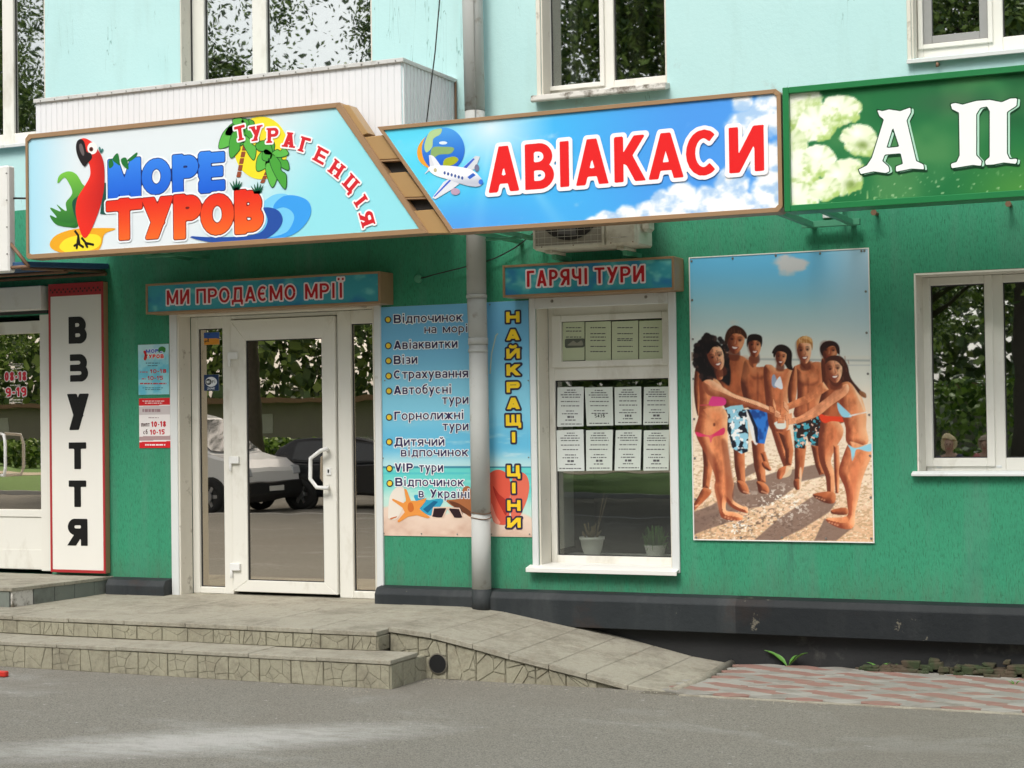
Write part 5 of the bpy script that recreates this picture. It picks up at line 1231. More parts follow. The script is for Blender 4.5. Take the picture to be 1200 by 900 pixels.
for q in ((140, 195, 5), (142, 367, 5), (143, 466, 5), (144, 566, 5), (146, 665, 5), (147, 838, 5), (148, 157, 6), (149, 332, 6), (151, 430, 6)):
    c_ = z5(q[0], q[1]) if q[2] == 5 else z6(q[0], q[1])
    AP('bullet', s, Yp, 4, ell(*c_, 3.9, 4.1, 14), (50, 45, 60)); AP('bullet', s, Yp, 5, ell(*c_, 2.7, 2.9, 14), (240, 205, 60))
zq6 = lambda pts: [z6(*p) for p in pts]
AP('shell_print', s, Yp, 1, zq6([(140, 640), (150, 520), (190, 460), (240, 455), (245, 560), (200, 660), (150, 665)]), (232, 222, 210))
AP('snorkel_print', s, Yp, 1, zq6([(310, 510), (360, 510), (400, 540), (480, 530), (500, 555), (430, 640), (360, 610), (330, 560)]), (50, 160, 195)); AP('snorkel_print', s, Yp, 2, zq6([(370, 600), (440, 545), (470, 550), (400, 625)]), (25, 100, 140), False)
AP('hat_print', s, Yp, 1, zq6([(520, 545), (600, 530), (640, 455), (685, 470), (690, 640), (640, 625)]), (170, 105, 65)); AP('hat_print', s, Yp, 2, zq6([(540, 550), (600, 560), (690, 620), (690, 645), (620, 615)]), (105, 60, 40))
AP('starfish', s, Yp, 3, zq6([(245, 462), (262, 470), (290, 545), (330, 545), (395, 525), (385, 550), (345, 600), (420, 655), (400, 660), (330, 640), (270, 650), (210, 688), (200, 678), (250, 620), (235, 590), (165, 540), (170, 530), (240, 560), (258, 545)]), (232, 150, 70), False)
AP('starfish', s, Yp, 4, zq6([(275, 560), (300, 560), (310, 600), (290, 620), (270, 600)]), (205, 110, 45)); AP('starfish', s, Yp, 3, zq6([(150, 660), (200, 645), (195, 655), (160, 668)]), (200, 120, 70), False)
AP('sunglasses_print', s, Yp, 3, zq6([(430, 640), (440, 595), (520, 590), (500, 650), (440, 650)]), (45, 28, 35)); AP('sunglasses_print', s, Yp, 3, zq6([(545, 595), (610, 590), (632, 650), (580, 655), (560, 640)]), (45, 28, 35))
strokes('sunglasses_print', s, 4, [[(430, 640), (440, 590), (525, 588), (610, 595), (634, 652)], [(500, 655), (530, 590)], [(530, 590), (572, 655)]], .006, (225, 195, 175), Yp, zq6)
for (u_, v_) in ((450, 625), (494, 625.5), (536, 626), (449, 537), (451, 446)): screw(s, P(u_, v_, Yp)[0], Yp, P(u_, v_, Yp)[1], .006)
s, *_ = poster('prices_poster', 'narrow blue poster with yellow vertical words НАЙКРАЩІ ЦІНИ right of the drainpipe', 569, 621.5, 353, 629, beach(1), .005)
AP('flip_flop', s, Yp, 1, zq6([(790, 400), (820, 355), (870, 340), (920, 365), (945, 430), (940, 560), (930, 690), (850, 695), (820, 640), (795, 520)]), lambda x, z: np.array([222., 92, 72])+0*x[:, None])
AP('flip_flop', s, Yp, 1.5, zq6([(960, 400), (1000, 355), (1050, 375), (1070, 440), (1060, 520), (1030, 600), (985, 690), (955, 690), (945, 500)]), (226, 112, 90))
AP('flip_flop', s, Yp, 2, zq6([(830, 445), (870, 500), (920, 550), (918, 640), (890, 600), (850, 520)]), (180, 55, 45)); AP('flip_flop', s, Yp, 2, zq6([(820, 560), (850, 640), (880, 690), (850, 695), (822, 640)]), (240, 150, 130))
zz5 = [('Н', 365.6, 378.2), ('А', 386.2, 398.9), ('Й', 408.6, 420.4), ('К', 427.2, 440.2), ('Р', 447.6, 460), ('А', 466.2, 479.6), ('Щ', 486, 499), ('І', 506.3, 518.6), ('Ц', 545.2, 558.3), ('І', 565.6, 578.2), ('Н', 586, 598.5), ('И', 606.5, 618.2)]
its = []
for i, (ch, vt, vb) in enumerate(zz5):
    uc = 601.3+i*.12; hw = {'І': 2.9, 'Щ': 9}.get(ch, 7.9); bl, br_, tl = P(uc-hw, vb, Yp), P(uc+hw, vb, Yp), P(uc-hw, vt, Yp); h = tl[1]-bl[1]; its.append((ch, np.array(bl), np.array([h, 0]), np.array([0, h]), (br_[0]-bl[0])/h))
put_letters(s, Yp, 6, its, (245, 208, 45), [(.17, (48, 42, 70), 5)], t=.36, th=.27, res=.06)
strokes('paint_scratch', s, 3, [[(812, 550), (822, 420), (850, 300), (862, 288)]], .006, (200, 215, 200), Yp, lambda pts: [z5(*p) for p in pts])
for (u_, v_) in ((574, 357), (576, 626), (620.5, 626), (619, 446), (619.5, 536)): screw(s, P(u_, v_, Yp)[0], Yp, P(u_, v_, Yp)[1], .006)
# ---- large beach poster with seven young people
def people(U_, V_, X, Z):
    b = np.zeros(X.shape+(3,)); u = U_; v = V_-(U_-915)*.0+0
    t = (v-292)/130.; b[:] = [104, 192, 236]
    b = mix3(b, [160, 212, 226], sst(t, .1, .6)); b = mix3(b, [226, 230, 220], sst(t, .38, .95)); b = mix3(b, [196, 214, 226], sst(u, 930, 1020)*sst(1-t, -.2, .9)*.75)
    cl = vnoise(u/20, v/14, 31, 4)
    b = mix3(b, [232, 214, 206], sst(cl*1.1+np.exp(-((u-925)/34)**2-((v-310)/20)**2)*.75, 1.02, 1.4)*.8)
    b = mix3(b, [225, 215, 200], sst(cl*.5+np.exp(-((u-855)/22)**2-((v-378)/8)**2)*.5, .55, .8)*.6)
    b = mix3(b, [228, 228, 216], sst(v, 415, 419)); b = mix3(b, [150, 160, 160], np.exp(-((v-(420+(u-810)*.012))/1.2)**2)*.6); b = mix3(b, [150, 160, 165], np.exp(-((v-428)/.8)**2)*.35*(u > 990))
    b = mix3(b, [168, 150, 132], ((v > 413) & (v < 423) & (u < 818))*.9)
    b = mix3(b, [240, 220, 196], sst(v, 440, 480)); b = mix3(b, [226, 184, 146], sst(v, 540, 630))
    n = vnoise(u/3.2, v/1.7, 41, 4); b = mix3(b, [190, 156, 118], sst(n, .48, .66)*sst(v, 490, 560)*.75); b = mix3(b, [244, 232, 205], sst(vnoise(u/2.6, v/1.4, 43, 3), .60, .78)*sst(v, 500, 540)*.85)
    def soft(poly, c, k=1, s=.8, sm=True):
        nonlocal b
        q = smooth_pts(poly, 4) if sm else np.array(poly, float); m = (u > q[:, 0].min()-3) & (u < q[:, 0].max()+3) & (v > q[:, 1].min()-3) & (v < q[:, 1].max()+3)
        rr = np.where(m.any(1))[0]; cc = np.where(m.any(0))[0]
        if len(rr) == 0: return
        sl = (slice(rr[0], rr[-1]+1), slice(cc[0], cc[-1]+1)); d = sd_poly(u[sl], v[sl], q)
        a = np.clip(.5-d/s, 0, 1)*k; col = c(u[sl], v[sl], d) if callable(c) else np.array(c, float); b[sl] = b[sl]*(1-a[..., None])+col*a[..., None]
    Pn = lambda x, y_, o, s: (o[0]+x/s, o[1]+y_/s)
    r4 = lambda pts: [Pn(x, y_, (800, 480), 5) for x, y_ in pts]
    r2 = lambda pts: [Pn(x, y_, (800, 360), 6.43) for x, y_ in pts]
    r3 = lambda pts: [Pn(x, y_, (900, 380), 6.43) for x, y_ in pts]
    r1 = lambda pts: [Pn(x, y_, (800, 280), 5) for x, y_ in pts]
    shd = (128, 104, 92)
    soft(r4([(60, 600), (170, 560), (230, 520), (300, 440), (380, 330), (420, 310), (440, 360), (300, 430), (380, 600), (240, 600), (60, 740)]), shd, .9, 1.5, False)
    soft(r4([(300, 430), (420, 410), (560, 360), (650, 350), (830, 310), (830, 390), (700, 420), (600, 500), (500, 560), (390, 580), (310, 520)]), shd, .9, 1.5, False)
    soft(r4([(420, 765), (560, 640), (760, 510), (900, 540), (860, 600), (700, 700), (560, 768)]), shd, .9, 1.5, False)
    soft(r4([(770, 768), (830, 640), (1000, 690), (900, 768)]), shd, .9, 1.5, False); soft(r4([(60, 640), (230, 590), (300, 650), (150, 700), (60, 735)]), shd, .9, 1.5, False)
    m_ = sst(vnoise(u/3.2, v/2.2, 47, 3), .60, .68)*np.maximum(np.exp(-((u-866)/18)**2-((v-618)/16)**2), np.exp(-((u-915)/30)**2-((v-590)/18)**2))
    b = mix3(b, [245, 238, 225], np.clip(m_*1.3, 0, 1)); m_ = sst(vnoise(u/3.4+9, v/2.2, 49, 3), .6, .68)*np.exp(-((u-885)/80)**2-((v-610)/26)**2); b = mix3(b, [95, 75, 65], m_*.7)
    def skinf(base, dark, lite=(240, 178, 128), lx=.5):
        base, dark, lite = map(lambda c: np.array(c, float), (base, dark, lite))
        def f(uu, vv, d):
            w = min(9, -d.min()+1e-3); e = np.clip(-d/w, 0, 1); nn = vnoise(uu/5, vv/8, 61, 4)
            gy, gx = np.gradient(d) if min(d.shape) > 2 else (d*0, d*0); st = np.hypot(gx, gy)+1e-6; gx, gy = gx/st, gy/st
            s_ = (gx*.85+gy*.45)*(1-e)**.8+(nn-.5)*.45
            c = base*(.93+.2*nn[..., None]); c = mix3(c, dark, np.clip(-s_*1.5+.08, 0, .95)); return mix3(c, lite, np.clip(s_*1.1-.18, 0, .8))
        return f
    S1 = skinf((218, 134, 88), (132, 60, 38), (255, 206, 158)); S2 = skinf((172, 92, 56), (84, 38, 26), (232, 158, 108)); S3 = skinf((202, 116, 74), (106, 48, 32), (246, 190, 142)); SF = skinf((232, 156, 112), (150, 78, 52), (255, 218, 180))
    def limb(pts, rs, f):
        L_, R_ = [], []
        for i, p in enumerate(pts):
            q0, q1 = pts[max(i-1, 0)], pts[min(i+1, len(pts)-1)]; dx_, dy_ = q1[0]-q0[0], q1[1]-q0[1]; l_ = sqrt(dx_*dx_+dy_*dy_)+1e-6; nx_, ny_ = -dy_/l_*rs[i], dx_/l_*rs[i]
            L_.append((p[0]+nx_, p[1]+ny_)); R_.append((p[0]-nx_, p[1]-ny_))
        soft(L_+R_[::-1], f, 1, .8, False)
    def face(cx, cy, rx, ry, rot, f, smile=True, hair=None):
        c_, s_ = cos(rot), sin(rot); rx *= 1.05; ry *= 1.03; T = lambda x, y_: (cx+x*rx*c_-y_*ry*s_, cy+x*rx*s_+y_*ry*c_)
        soft([T(-.5, .6), T(.5, .6), T(.62, 1.5), T(-.62, 1.5)], (104, 48, 32), .8, 2)
        soft([T(-.8, -.75), (T(0, -1.05)), T(.8, -.75), T(.93, -.1), T(.74, .5), T(.42, .88), T(.05, 1.04), T(-.34, .88), T(-.72, .5), T(-.93, -.1)], f)
        soft([T(-.95, -.8), T(-.35, -.9), T(-.5, 0), T(-.3, .9), T(-.75, .6), T(-1, 0)], (96, 44, 30), .55, 4); soft([T(.35, -.1), T(.7, -.1), T(.65, .45), T(.35, .4)], (250, 196, 150), .40, 3)
        soft([T(-.2, -.85), T(.5, -.85), T(.4, -.5), T(-.1, -.5)], (246, 190, 146), .35, 3)
        for sx in (-1, 1):
            soft([T(sx*.42-.26, -.22), T(sx*.42, -.34), T(sx*.42+.26, -.22), T(sx*.42, -.02)], (84, 38, 28), .55, 2.2)
            soft([T(sx*.42-.14, -.13), T(sx*.42, -.20), T(sx*.42+.14, -.13), T(sx*.42, -.08)], (34, 18, 16), .8, 1.0); soft([T(sx*.44-.26, -.36), T(sx*.44, -.44), T(sx*.44+.24, -.34), T(sx*.44, -.38)], (48, 24, 20), .65, 1.1)
        soft([T(.0, -.1), T(.1, -.05), T(.18, .24), T(.0, .30)], (120, 56, 40), .5, 1.6); soft([T(-.03, -.1), T(.03, -.1), T(.04, .18), T(-.05, .18)], (252, 206, 168), .45, 1.2)
        soft([T(-.40, .44), T(0, .40), T(.42, .42), T(.2, .70), T(-.18, .70)], (128, 44, 40), .7, 1.3)
        if smile: soft([T(-.28, .47), T(0, .46), T(.30, .46), T(.14, .60), T(-.12, .60)], (252, 244, 236), .95, .9)
        soft([T(-.2, .75), T(.25, .75), T(.1, .86), T(-.1, .86)], (110, 52, 36), .45, 2)
    def muscles(cx, cy, w_, h_):      # chest and belly modelling
        soft([(cx-w_*.9, cy), (cx, cy+h_*.08), (cx+w_*.9, cy), (cx+w_*.5, cy+h_*.16), (cx, cy+h_*.12), (cx-w_*.5, cy+h_*.16)], (96, 44, 30), .5, 3)
        soft([(cx-.8, cy), (cx+.8, cy), (cx+.6, cy+h_), (cx-.6, cy+h_)], (88, 40, 28), .55, 2.5)
        for sx in (-1, 1): soft(ell(cx+sx*w_*.45, cy-h_*.14, w_*.38, h_*.13, 10), (226, 146, 98), .45, 4); soft(ell(cx+sx*w_*.3, cy+h_*.45, w_*.22, h_*.22, 10), (206, 124, 80), .35, 4)
    def hairlines(poly_c, rx, ry, n, c, seed):
        rr_ = random.Random(seed)
        for _ in range(n):
            a_ = rr_.uniform(0, 6.28); q = rr_.uniform(.3, 1); x_, y_ = poly_c[0]+rx*q*cos(a_), poly_c[1]+ry*q*sin(a_); soft([(x_-.5, y_-2), (x_+.6, y_-1.8), (x_+1.1, y_+2.4), (x_+.2, y_+2.4)], c, .5, .9, False)
    def toes(cx, cy, dx_, n=5):
        for k_ in range(n): soft(ell(cx+dx_*k_, cy+abs(dx_)*.35*k_, 1.3, 1.0, 7), (236, 178, 140), .6, 1)
    H = (38, 22, 18)
    # back row legs first
    limb([(829, 515), (830, 545), (827, 572)], [7, 5.5, 4], S2); soft(r4([(120, 460), (165, 470), (160, 500), (100, 560), (66, 590), (62, 560), (90, 510)]), S2)
    limb([(866, 525), (867, 548), (869, 566)], [6.5, 6, 4.5], S2); soft(r4([(318, 420), (365, 425), (388, 470), (380, 495), (335, 480)]), S2)
    limb([(888, 516), (890, 545), (893, 566)], [7.5, 6.5, 4.5], S2); soft(r4([(435, 420), (480, 430), (505, 460), (500, 492), (450, 488), (438, 450)]), S2)
    limb([(894, 530), (899, 545)], [3, 2.6], S2); soft(r4([(465, 310), (490, 305), (520, 350), (500, 358), (470, 335)]), S2)
    limb([(911, 500), (917, 525), (923, 548)], [8, 6.5, 4.2], S3); limb([(919, 505), (925, 528), (924, 545)], [7, 5, 3.5], S2); soft(r4([(560, 350), (605, 330), (625, 350), (580, 405), (553, 400)]), S3); soft(r4([(610, 330), (640, 340), (630, 385), (585, 400), (600, 370)]), (232, 205, 170), .8)
    limb([(938, 522), (937, 545), (935, 562)], [7, 5.5, 4], S2); soft(r4([(655, 410), (690, 410), (690, 460), (665, 470), (650, 440)]), S2); limb([(956, 520), (960, 545), (963, 556)], [6, 4.5, 3], S2); soft(r4([(685, 350), (697, 350), (695, 455), (684, 465)]), (240, 214, 180), .7)
    # man back left
    soft(r2([(300, 290), (340, 350), (440, 365), (490, 400), (540, 470), (620, 560), (680, 640), (700, 740), (640, 770), (560, 740), (470, 760), (320, 760), (250, 520)]), S2)
    soft(r2([(95, 470), (120, 450), (150, 520), (135, 700), (118, 820), (95, 740), (84, 600)]), S2)
    soft(r2([(420, 400), (520, 470), (600, 560), (650, 650), (600, 640), (520, 560), (440, 500)]), (190, 100, 62), .55, 4)
    face(862, 400, 10.5, 14, .15, S3); soft(r2([(318, 270), (322, 210), (350, 160), (395, 137), (450, 160), (482, 205), (478, 240), (440, 205), (380, 200), (345, 240), (335, 280)]), (66, 36, 22))
    # third man
    soft(r2([(470, 400), (520, 410), (560, 450), (640, 460), (660, 600), (640, 760), (500, 765), (440, 600), (450, 480)]), S2)
    soft(r2([(505, 370), (560, 380), (560, 430), (530, 455), (500, 420)]), S3); face(884.5, 405.5, 7.8, 12.5, 0, S3); soft(r2([(487, 300), (484, 250), (500, 212), (545, 202), (590, 215), (600, 250), (592, 300), (580, 262), (540, 250), (500, 262)]), (30, 20, 18))
    soft(r2([(300, 770), (360, 745), (450, 735), (460, 760), (470, 900), (330, 900)]), (150, 205, 220), 1, 1, False)
    soft(r4([(240, 0), (375, 0), (385, 140), (382, 245), (345, 260), (290, 225), (270, 140), (245, 80)]), lambda a_, c_, d: mix3(mix3(np.zeros(d.shape+(3,))+np.array([150, 205, 226.]), [25, 28, 40], sst(vnoise(a_/4.5, c_/6, 71, 2), .46, .54)), [245, 246, 246], sst(vnoise(a_/4+7, c_/5, 73, 2), .62, .68)), 1, .8, False)
    soft(r4([(372, 0), (420, 60), (440, 190), (420, 200), (395, 120)]), (235, 235, 235), .9); soft(r4([(375, 0), (512, 0), (505, 90), (480, 200), (432, 195), (425, 110)]), lambda a_, c_, d: mix3(np.zeros(d.shape+(3,))+np.array([48, 120, 208.]), [24, 60, 130], sst(-d, 0, 3)*0+sst(vnoise(a_/6, c_/9, 75, 2), .5, .7)*.8), 1, .8, False); soft(r4([(375, 0), (390, 0), (440, 110), (440, 195), (428, 190), (415, 100)]), (22, 26, 48), 1, .8, False)
    muscles(888, 440, 9, 30); soft(ell(873, 432, 9, 14, 10), (214, 132, 84), .45, 6)
    # centre woman
    soft(r3([(-30, 320), (20, 305), (60, 330), (110, 340), (160, 330), (185, 350), (170, 440), (150, 560), (160, 700), (140, 800), (20, 790), (-10, 640), (-30, 450)]), S3)
    soft(r3([(60, 165), (105, 153), (150, 170), (180, 215), (178, 300), (190, 345), (150, 335), (125, 300), (60, 230), (30, 215)]), (36, 22, 20)); face(915.2, 419, 6.6, 9.8, .08, S3); soft(r3([(40, 225), (60, 180), (120, 175), (150, 230), (120, 210), (70, 205), (48, 250)]), (36, 22, 20))
    soft(r3([(30, 395), (50, 380), (70, 440), (60, 480), (30, 460)]), (150, 165, 190)); soft(r3([(80, 400), (95, 400), (112, 470), (100, 490), (60, 470), (50, 450)]), (232, 236, 242)); soft(r3([(50, 740), (120, 720), (135, 745), (130, 785), (75, 788), (55, 765)]), (222, 224, 214))
    # blond man
    soft(r3([(200, 320), (250, 300), (290, 325), (340, 285), (420, 300), (440, 420), (400, 560), (390, 700), (200, 700), (220, 560), (215, 440), (195, 360)]), S3)
    soft(r3([(190, 330), (215, 330), (220, 440), (205, 580), (160, 600), (150, 480)]), S2); soft(r3([(250, 290), (330, 280), (320, 300), (285, 335), (258, 320)]), S3)
    face(942.5, 412, 8.6, 13.5, -.08, SF); soft(r3([(220, 190), (216, 130), (240, 100), (280, 88), (325, 105), (337, 150), (332, 195), (320, 150), (280, 140), (235, 145)]), (196, 130, 70)); soft(r3([(255, 105), (280, 88), (325, 105), (335, 140), (300, 115)]), (236, 186, 120), .8)
    fl = lambda a_, c_, d: mix3(mix3(np.zeros(d.shape+(3,))+np.array([46, 30, 28.]), [70, 160, 178], sst(vnoise(a_/3.6, c_/3.6, 81, 2), .56, .62)), [230, 190, 170], sst(vnoise(a_/3+5, c_/3, 83, 2), .68, .73))
    soft(r4([(648, 90), (660, 60), (815, 30), (812, 120), (798, 215), (740, 205), (728, 150), (715, 230), (655, 222)]), fl, 1, .8, False)
    muscles(947, 447, 13, 36)
    # person behind on the right, orange bikini
    soft(r3([(400, 280), (440, 260), (540, 300), (600, 400), (590, 600), (570, 740), (400, 740), (380, 620), (410, 480)]), S2); face(972, 412, 10, 12, .05, S2, False)
    soft(r3([(392, 200), (398, 160), (440, 128), (500, 130), (535, 165), (540, 225), (520, 215), (505, 170), (470, 165), (420, 200), (412, 240)]), (48, 26, 24))
    soft(r4([(820, 40), (900, 60), (940, 110), (935, 160), (900, 220), (868, 300), (892, 380), (885, 500), (850, 500), (838, 400), (800, 290), (795, 180)]), S3); limb([(980, 522), (981, 550), (981, 578)], [3.2, 3.6, 1.8], S3)
    soft(r4([(765, 495), (840, 480), (893, 490), (890, 545), (840, 548), (780, 520)]), S2); soft(r3([(385, 670), (440, 690), (570, 700), (565, 735), (480, 730), (430, 745), (395, 720)]), (228, 66, 36))
    limb([(968, 452), (945, 468), (920, 478)], [5.5, 4.6, 3.6], S1)
    # front left woman
    soft(r2([(125, 540), (180, 510), (240, 530), (300, 600), (310, 700), (300, 760), (310, 900), (300, 960), (100, 960), (120, 820), (128, 700)]), S1)
    soft(r4([(80, 130), (120, 0), (250, 0), (262, 130), (270, 260), (288, 380), (300, 440), (290, 520), (340, 560), (380, 575), (380, 605), (345, 600), (290, 575), (258, 540), (255, 590), (300, 600), (350, 620), (352, 640), (320, 652), (240, 640), (218, 610), (208, 560), (185, 460), (190, 400), (150, 290), (100, 200)]), S1)
    soft(r4([(225, 180), (262, 200), (290, 380), (300, 440), (288, 560), (258, 540), (250, 420), (240, 300)]), (122, 56, 36), .6, 3)
    soft(r2([(195, 735), (240, 655), (320, 690), (320, 735), (260, 745)]), (222, 62, 134)); soft(r2([(130, 735), (200, 733), (200, 742), (130, 742)]), (205, 70, 90), .8); soft(r4([(78, 130), (160, 150), (240, 105), (240, 145), (180, 160), (165, 195), (150, 160), (90, 158)]), (214, 54, 98))
    soft(r2([(95, 300), (120, 255), (150, 235), (165, 200), (200, 200), (215, 240), (270, 262), (320, 330), (345, 400), (362, 500), (350, 590), (300, 560), (250, 540), (190, 530), (145, 560), (130, 480), (88, 400), (82, 345)]), (22, 16, 18), 1, 2)
    rh = random.Random(3)
    for k_ in range(34):
        a0_ = k_*2*pi/34; hx_, hy_ = 834+20*cos(a0_)*(1 if cos(a0_) < 0 else .95), 420+25*sin(a0_)
        if 0 < cos(a0_) < .9 and sin(a0_) > .75: continue
        soft(ell(hx_+rh.uniform(-1.5, 1.5), hy_+rh.uniform(-1.5, 1.5), rh.uniform(2, 3.8), rh.uniform(2, 3.8), 8), (24, 17, 19) if k_ % 3 else (52, 34, 32), .9, 1.2)
    soft(ell(829, 398, 7, 5, 10), (28, 19, 20), .85, 3)
    soft(r2([(160, 210), (180, 192), (212, 210), (205, 250), (160, 250)]), (30, 22, 22))
    soft(r2([(255, 480), (300, 470), (300, 540), (260, 545)]), S1); face(839.5, 419.5, 9.6, 14, -.30, SF); soft(r2([(170, 330), (180, 290), (220, 275), (270, 300), (230, 300), (190, 350)]), (22, 16, 18))
    soft(r2([(150, 570), (210, 545), (300, 600), (400, 660), (560, 710), (700, 775), (740, 810), (700, 815), (560, 770), (420, 720), (300, 680), (190, 660)]), SF)
    # front right woman
    soft(r3([(580, 450), (630, 435), (680, 490), (720, 590), (742, 690), (740, 780), (750, 900), (600, 900), (585, 780), (560, 700), (540, 600), (545, 520)]), S1)
    soft(r4([(970, 200), (1000, 190), (1100, 230), (1105, 275), (1070, 360), (1045, 440), (1030, 520), (1012, 600), (1000, 690), (930, 697), (850, 660), (850, 635), (960, 625), (965, 560), (950, 460), (915, 375), (930, 300)]), S1)
    soft(r4([(870, 590), (930, 575), (965, 580), (960, 615), (880, 612)]), S2)
    soft(r4([(968, 205), (1010, 225), (1070, 210), (1105, 200), (1108, 240), (1080, 245), (1020, 232), (1005, 280), (992, 300), (985, 240)]), (150, 208, 226)); soft(r3([(522, 590), (560, 620), (630, 690), (600, 702), (560, 695), (530, 650)]), (150, 208, 228)); soft(r3([(620, 684), (735, 660), (738, 668), (625, 694)]), (235, 235, 235), .9)
    soft(r3([(640, 445), (665, 470), (710, 590), (728, 660), (700, 600), (655, 500)]), (246, 214, 180), .8, 1.5)
    soft(r3([(540, 470), (600, 450), (600, 520), (480, 610), (380, 690), (250, 740), (180, 750), (170, 725), (260, 680), (380, 600), (470, 530)]), SF)
    soft(r3([(432, 290), (450, 250), (500, 235), (560, 250), (600, 310), (615, 380), (640, 430), (700, 500), (735, 550), (690, 530), (620, 440), (560, 440), (520, 470), (470, 440)]), (70, 38, 30)); face(977.5, 434, 10, 14, -.12, SF); soft(r3([(432, 300), (445, 255), (500, 235), (560, 250), (600, 320), (570, 330), (520, 280), (460, 275)]), (74, 40, 30)); soft(r3([(690, 500), (735, 520), (738, 555), (700, 540)]), (150, 96, 60), .9)
    hairlines((985, 430), 12, 14, 14, (140, 84, 58), 4); hairlines((833, 420), 17, 24, 22, (70, 48, 46), 5); hairlines((943, 398), 8, 4, 10, (250, 214, 160), 6); hairlines((862, 388), 9, 5, 8, (120, 70, 44), 7)
    soft([(826, 500), (834, 500), (838, 560), (846, 596), (842, 596), (832, 560)], (240, 168, 120), .35, 4); soft([(1004, 470), (1010, 480), (1013, 515), (1006, 512)], (246, 182, 134), .5, 4); soft([(998, 540), (1006, 545), (1000, 600), (995, 598)], (214, 120, 80), .5, 4)
    soft([(828, 480), (834, 482), (836, 503), (829, 503)], (240, 166, 116), .4, 4); soft([(836, 496), (838, 496), (838, 499), (836, 499)], (90, 40, 28), .8, 1.2)
    toes(850, 606, 3.6); toes(866, 601, 2.2, 4); toes(972, 612, 3.2, 4); toes(957, 583, 3, 4); toes(818, 592, -1.2, 4); toes(872, 576, 2, 4); toes(893, 576, 2, 4)
    # joined hands
    for k_, (x_, y_, a_) in enumerate(((905, 480, .4), (911, 486, .5), (918, 481, -.4), (924, 488, -.3), (915, 492, 0), (928, 493, -.2), (907, 474, 1.2), (921, 476, .9))):
        for j_ in range(4): limb([(x_-4*cos(a_), y_-4*sin(a_)+j_*1.7-2), (x_+4.5*cos(a_), y_+4.5*sin(a_)+j_*1.7-2)], [1.0, .8], SF if k_ % 2 else S1)
    return b
pst, px0, px1, pz0, pz1 = poster('beach_poster', 'large photo poster of seven people in swimwear joining hands on a sandy beach', 810.5, 1021, 296.5, 634, people, .0042, -.012, .01, 'vinyl')
for (u_, v_) in ((810, 306), (858.5, 303), (909, 299.6), (961, 297), (1009.5, 293.5), (1013, 293.5), (1014.5, 341.5), (1015.5, 390), (1017, 438), (1019, 486), (1020, 534), (1021, 583), (809.6, 351.7), (811, 397.5), (812, 444), (812.8, 491), (813, 537), (814, 585), (816, 630), (868, 630), (916.5, 630), (968, 631), (1021, 631)):
    x_, z_ = P(u_, v_, -.012); screw(pst, min(max(x_, px0+.015), px1-.015), -.0125, min(max(z_, pz0+.015), pz1-.015), .009)
rim(pst, [(px0-.004, pz0-.004), (px1+.004, pz0-.004), (px1+.004, pz1+.004), (px0-.004, pz1+.004)], [(px0+.004, pz0+.004), (px1-.004, pz0+.004), (px1-.004, pz1-.004), (px0+.004, pz1-.004)], -.016, -.0135, 'wht')

# ---- stickers
def sticker(lab, u0, u1, v0, v1, fn, y):
    s, *_ = poster('sticker', lab, u0, u1, v0, v1, fn, .003, y, .002); s['category'] = 'sticker'; return s
yst = DW+.0285
def fs1(U_, V_, X, Z):
    b = np.zeros(X.shape+(3,))+np.array([50, 90, 165.]); b = mix3(b, [225, 150, 50], (V_ > 396.5)*1.); b = mix3(b, [40, 35, 40], sst(vnoise(U_/2, V_/2, 5, 2), .6, .7)*(U_ < 246)*.8); return b
sticker('small blue and yellow sticker at the top of the narrow glass left of the door', 239, 257, 389.5, 404, fs1, yst)
s = sticker('dark blue square sticker with a white WiFi badge on the narrow left door glass', 239, 256.5, 439, 458, lambda U_, V_, X, Z: np.zeros(X.shape+(3,))+np.array([24, 52, 92.]), yst)
AP('badge', s, yst-.001, 1, ell(247.5, 447.5, 6.8, 5.8, 20), (232, 236, 240)); AP('badge', s, yst-.001, 2, ell(244.5, 447.5, 3.5, 3.6, 14), (15, 20, 28))
text_px(s, yst-.001, 3, 'Wi', (242, 449.5), (246.5, 449.3), 3.4, (235, 240, 240), t=.2, joined=True, name='lettering', res=.12); text_px(s, yst-.001, 3, 'Fi', (248.5, 449.3), (252.5, 449), 3.4, (15, 20, 28), t=.22, joined=True, name='lettering', res=.12)
text_px(s, yst-.001, 3, 'ZONE', (243, 456.5), (252, 456.2), 2.2, (225, 232, 238), t=.22, joined=True, name='lettering', res=.14)

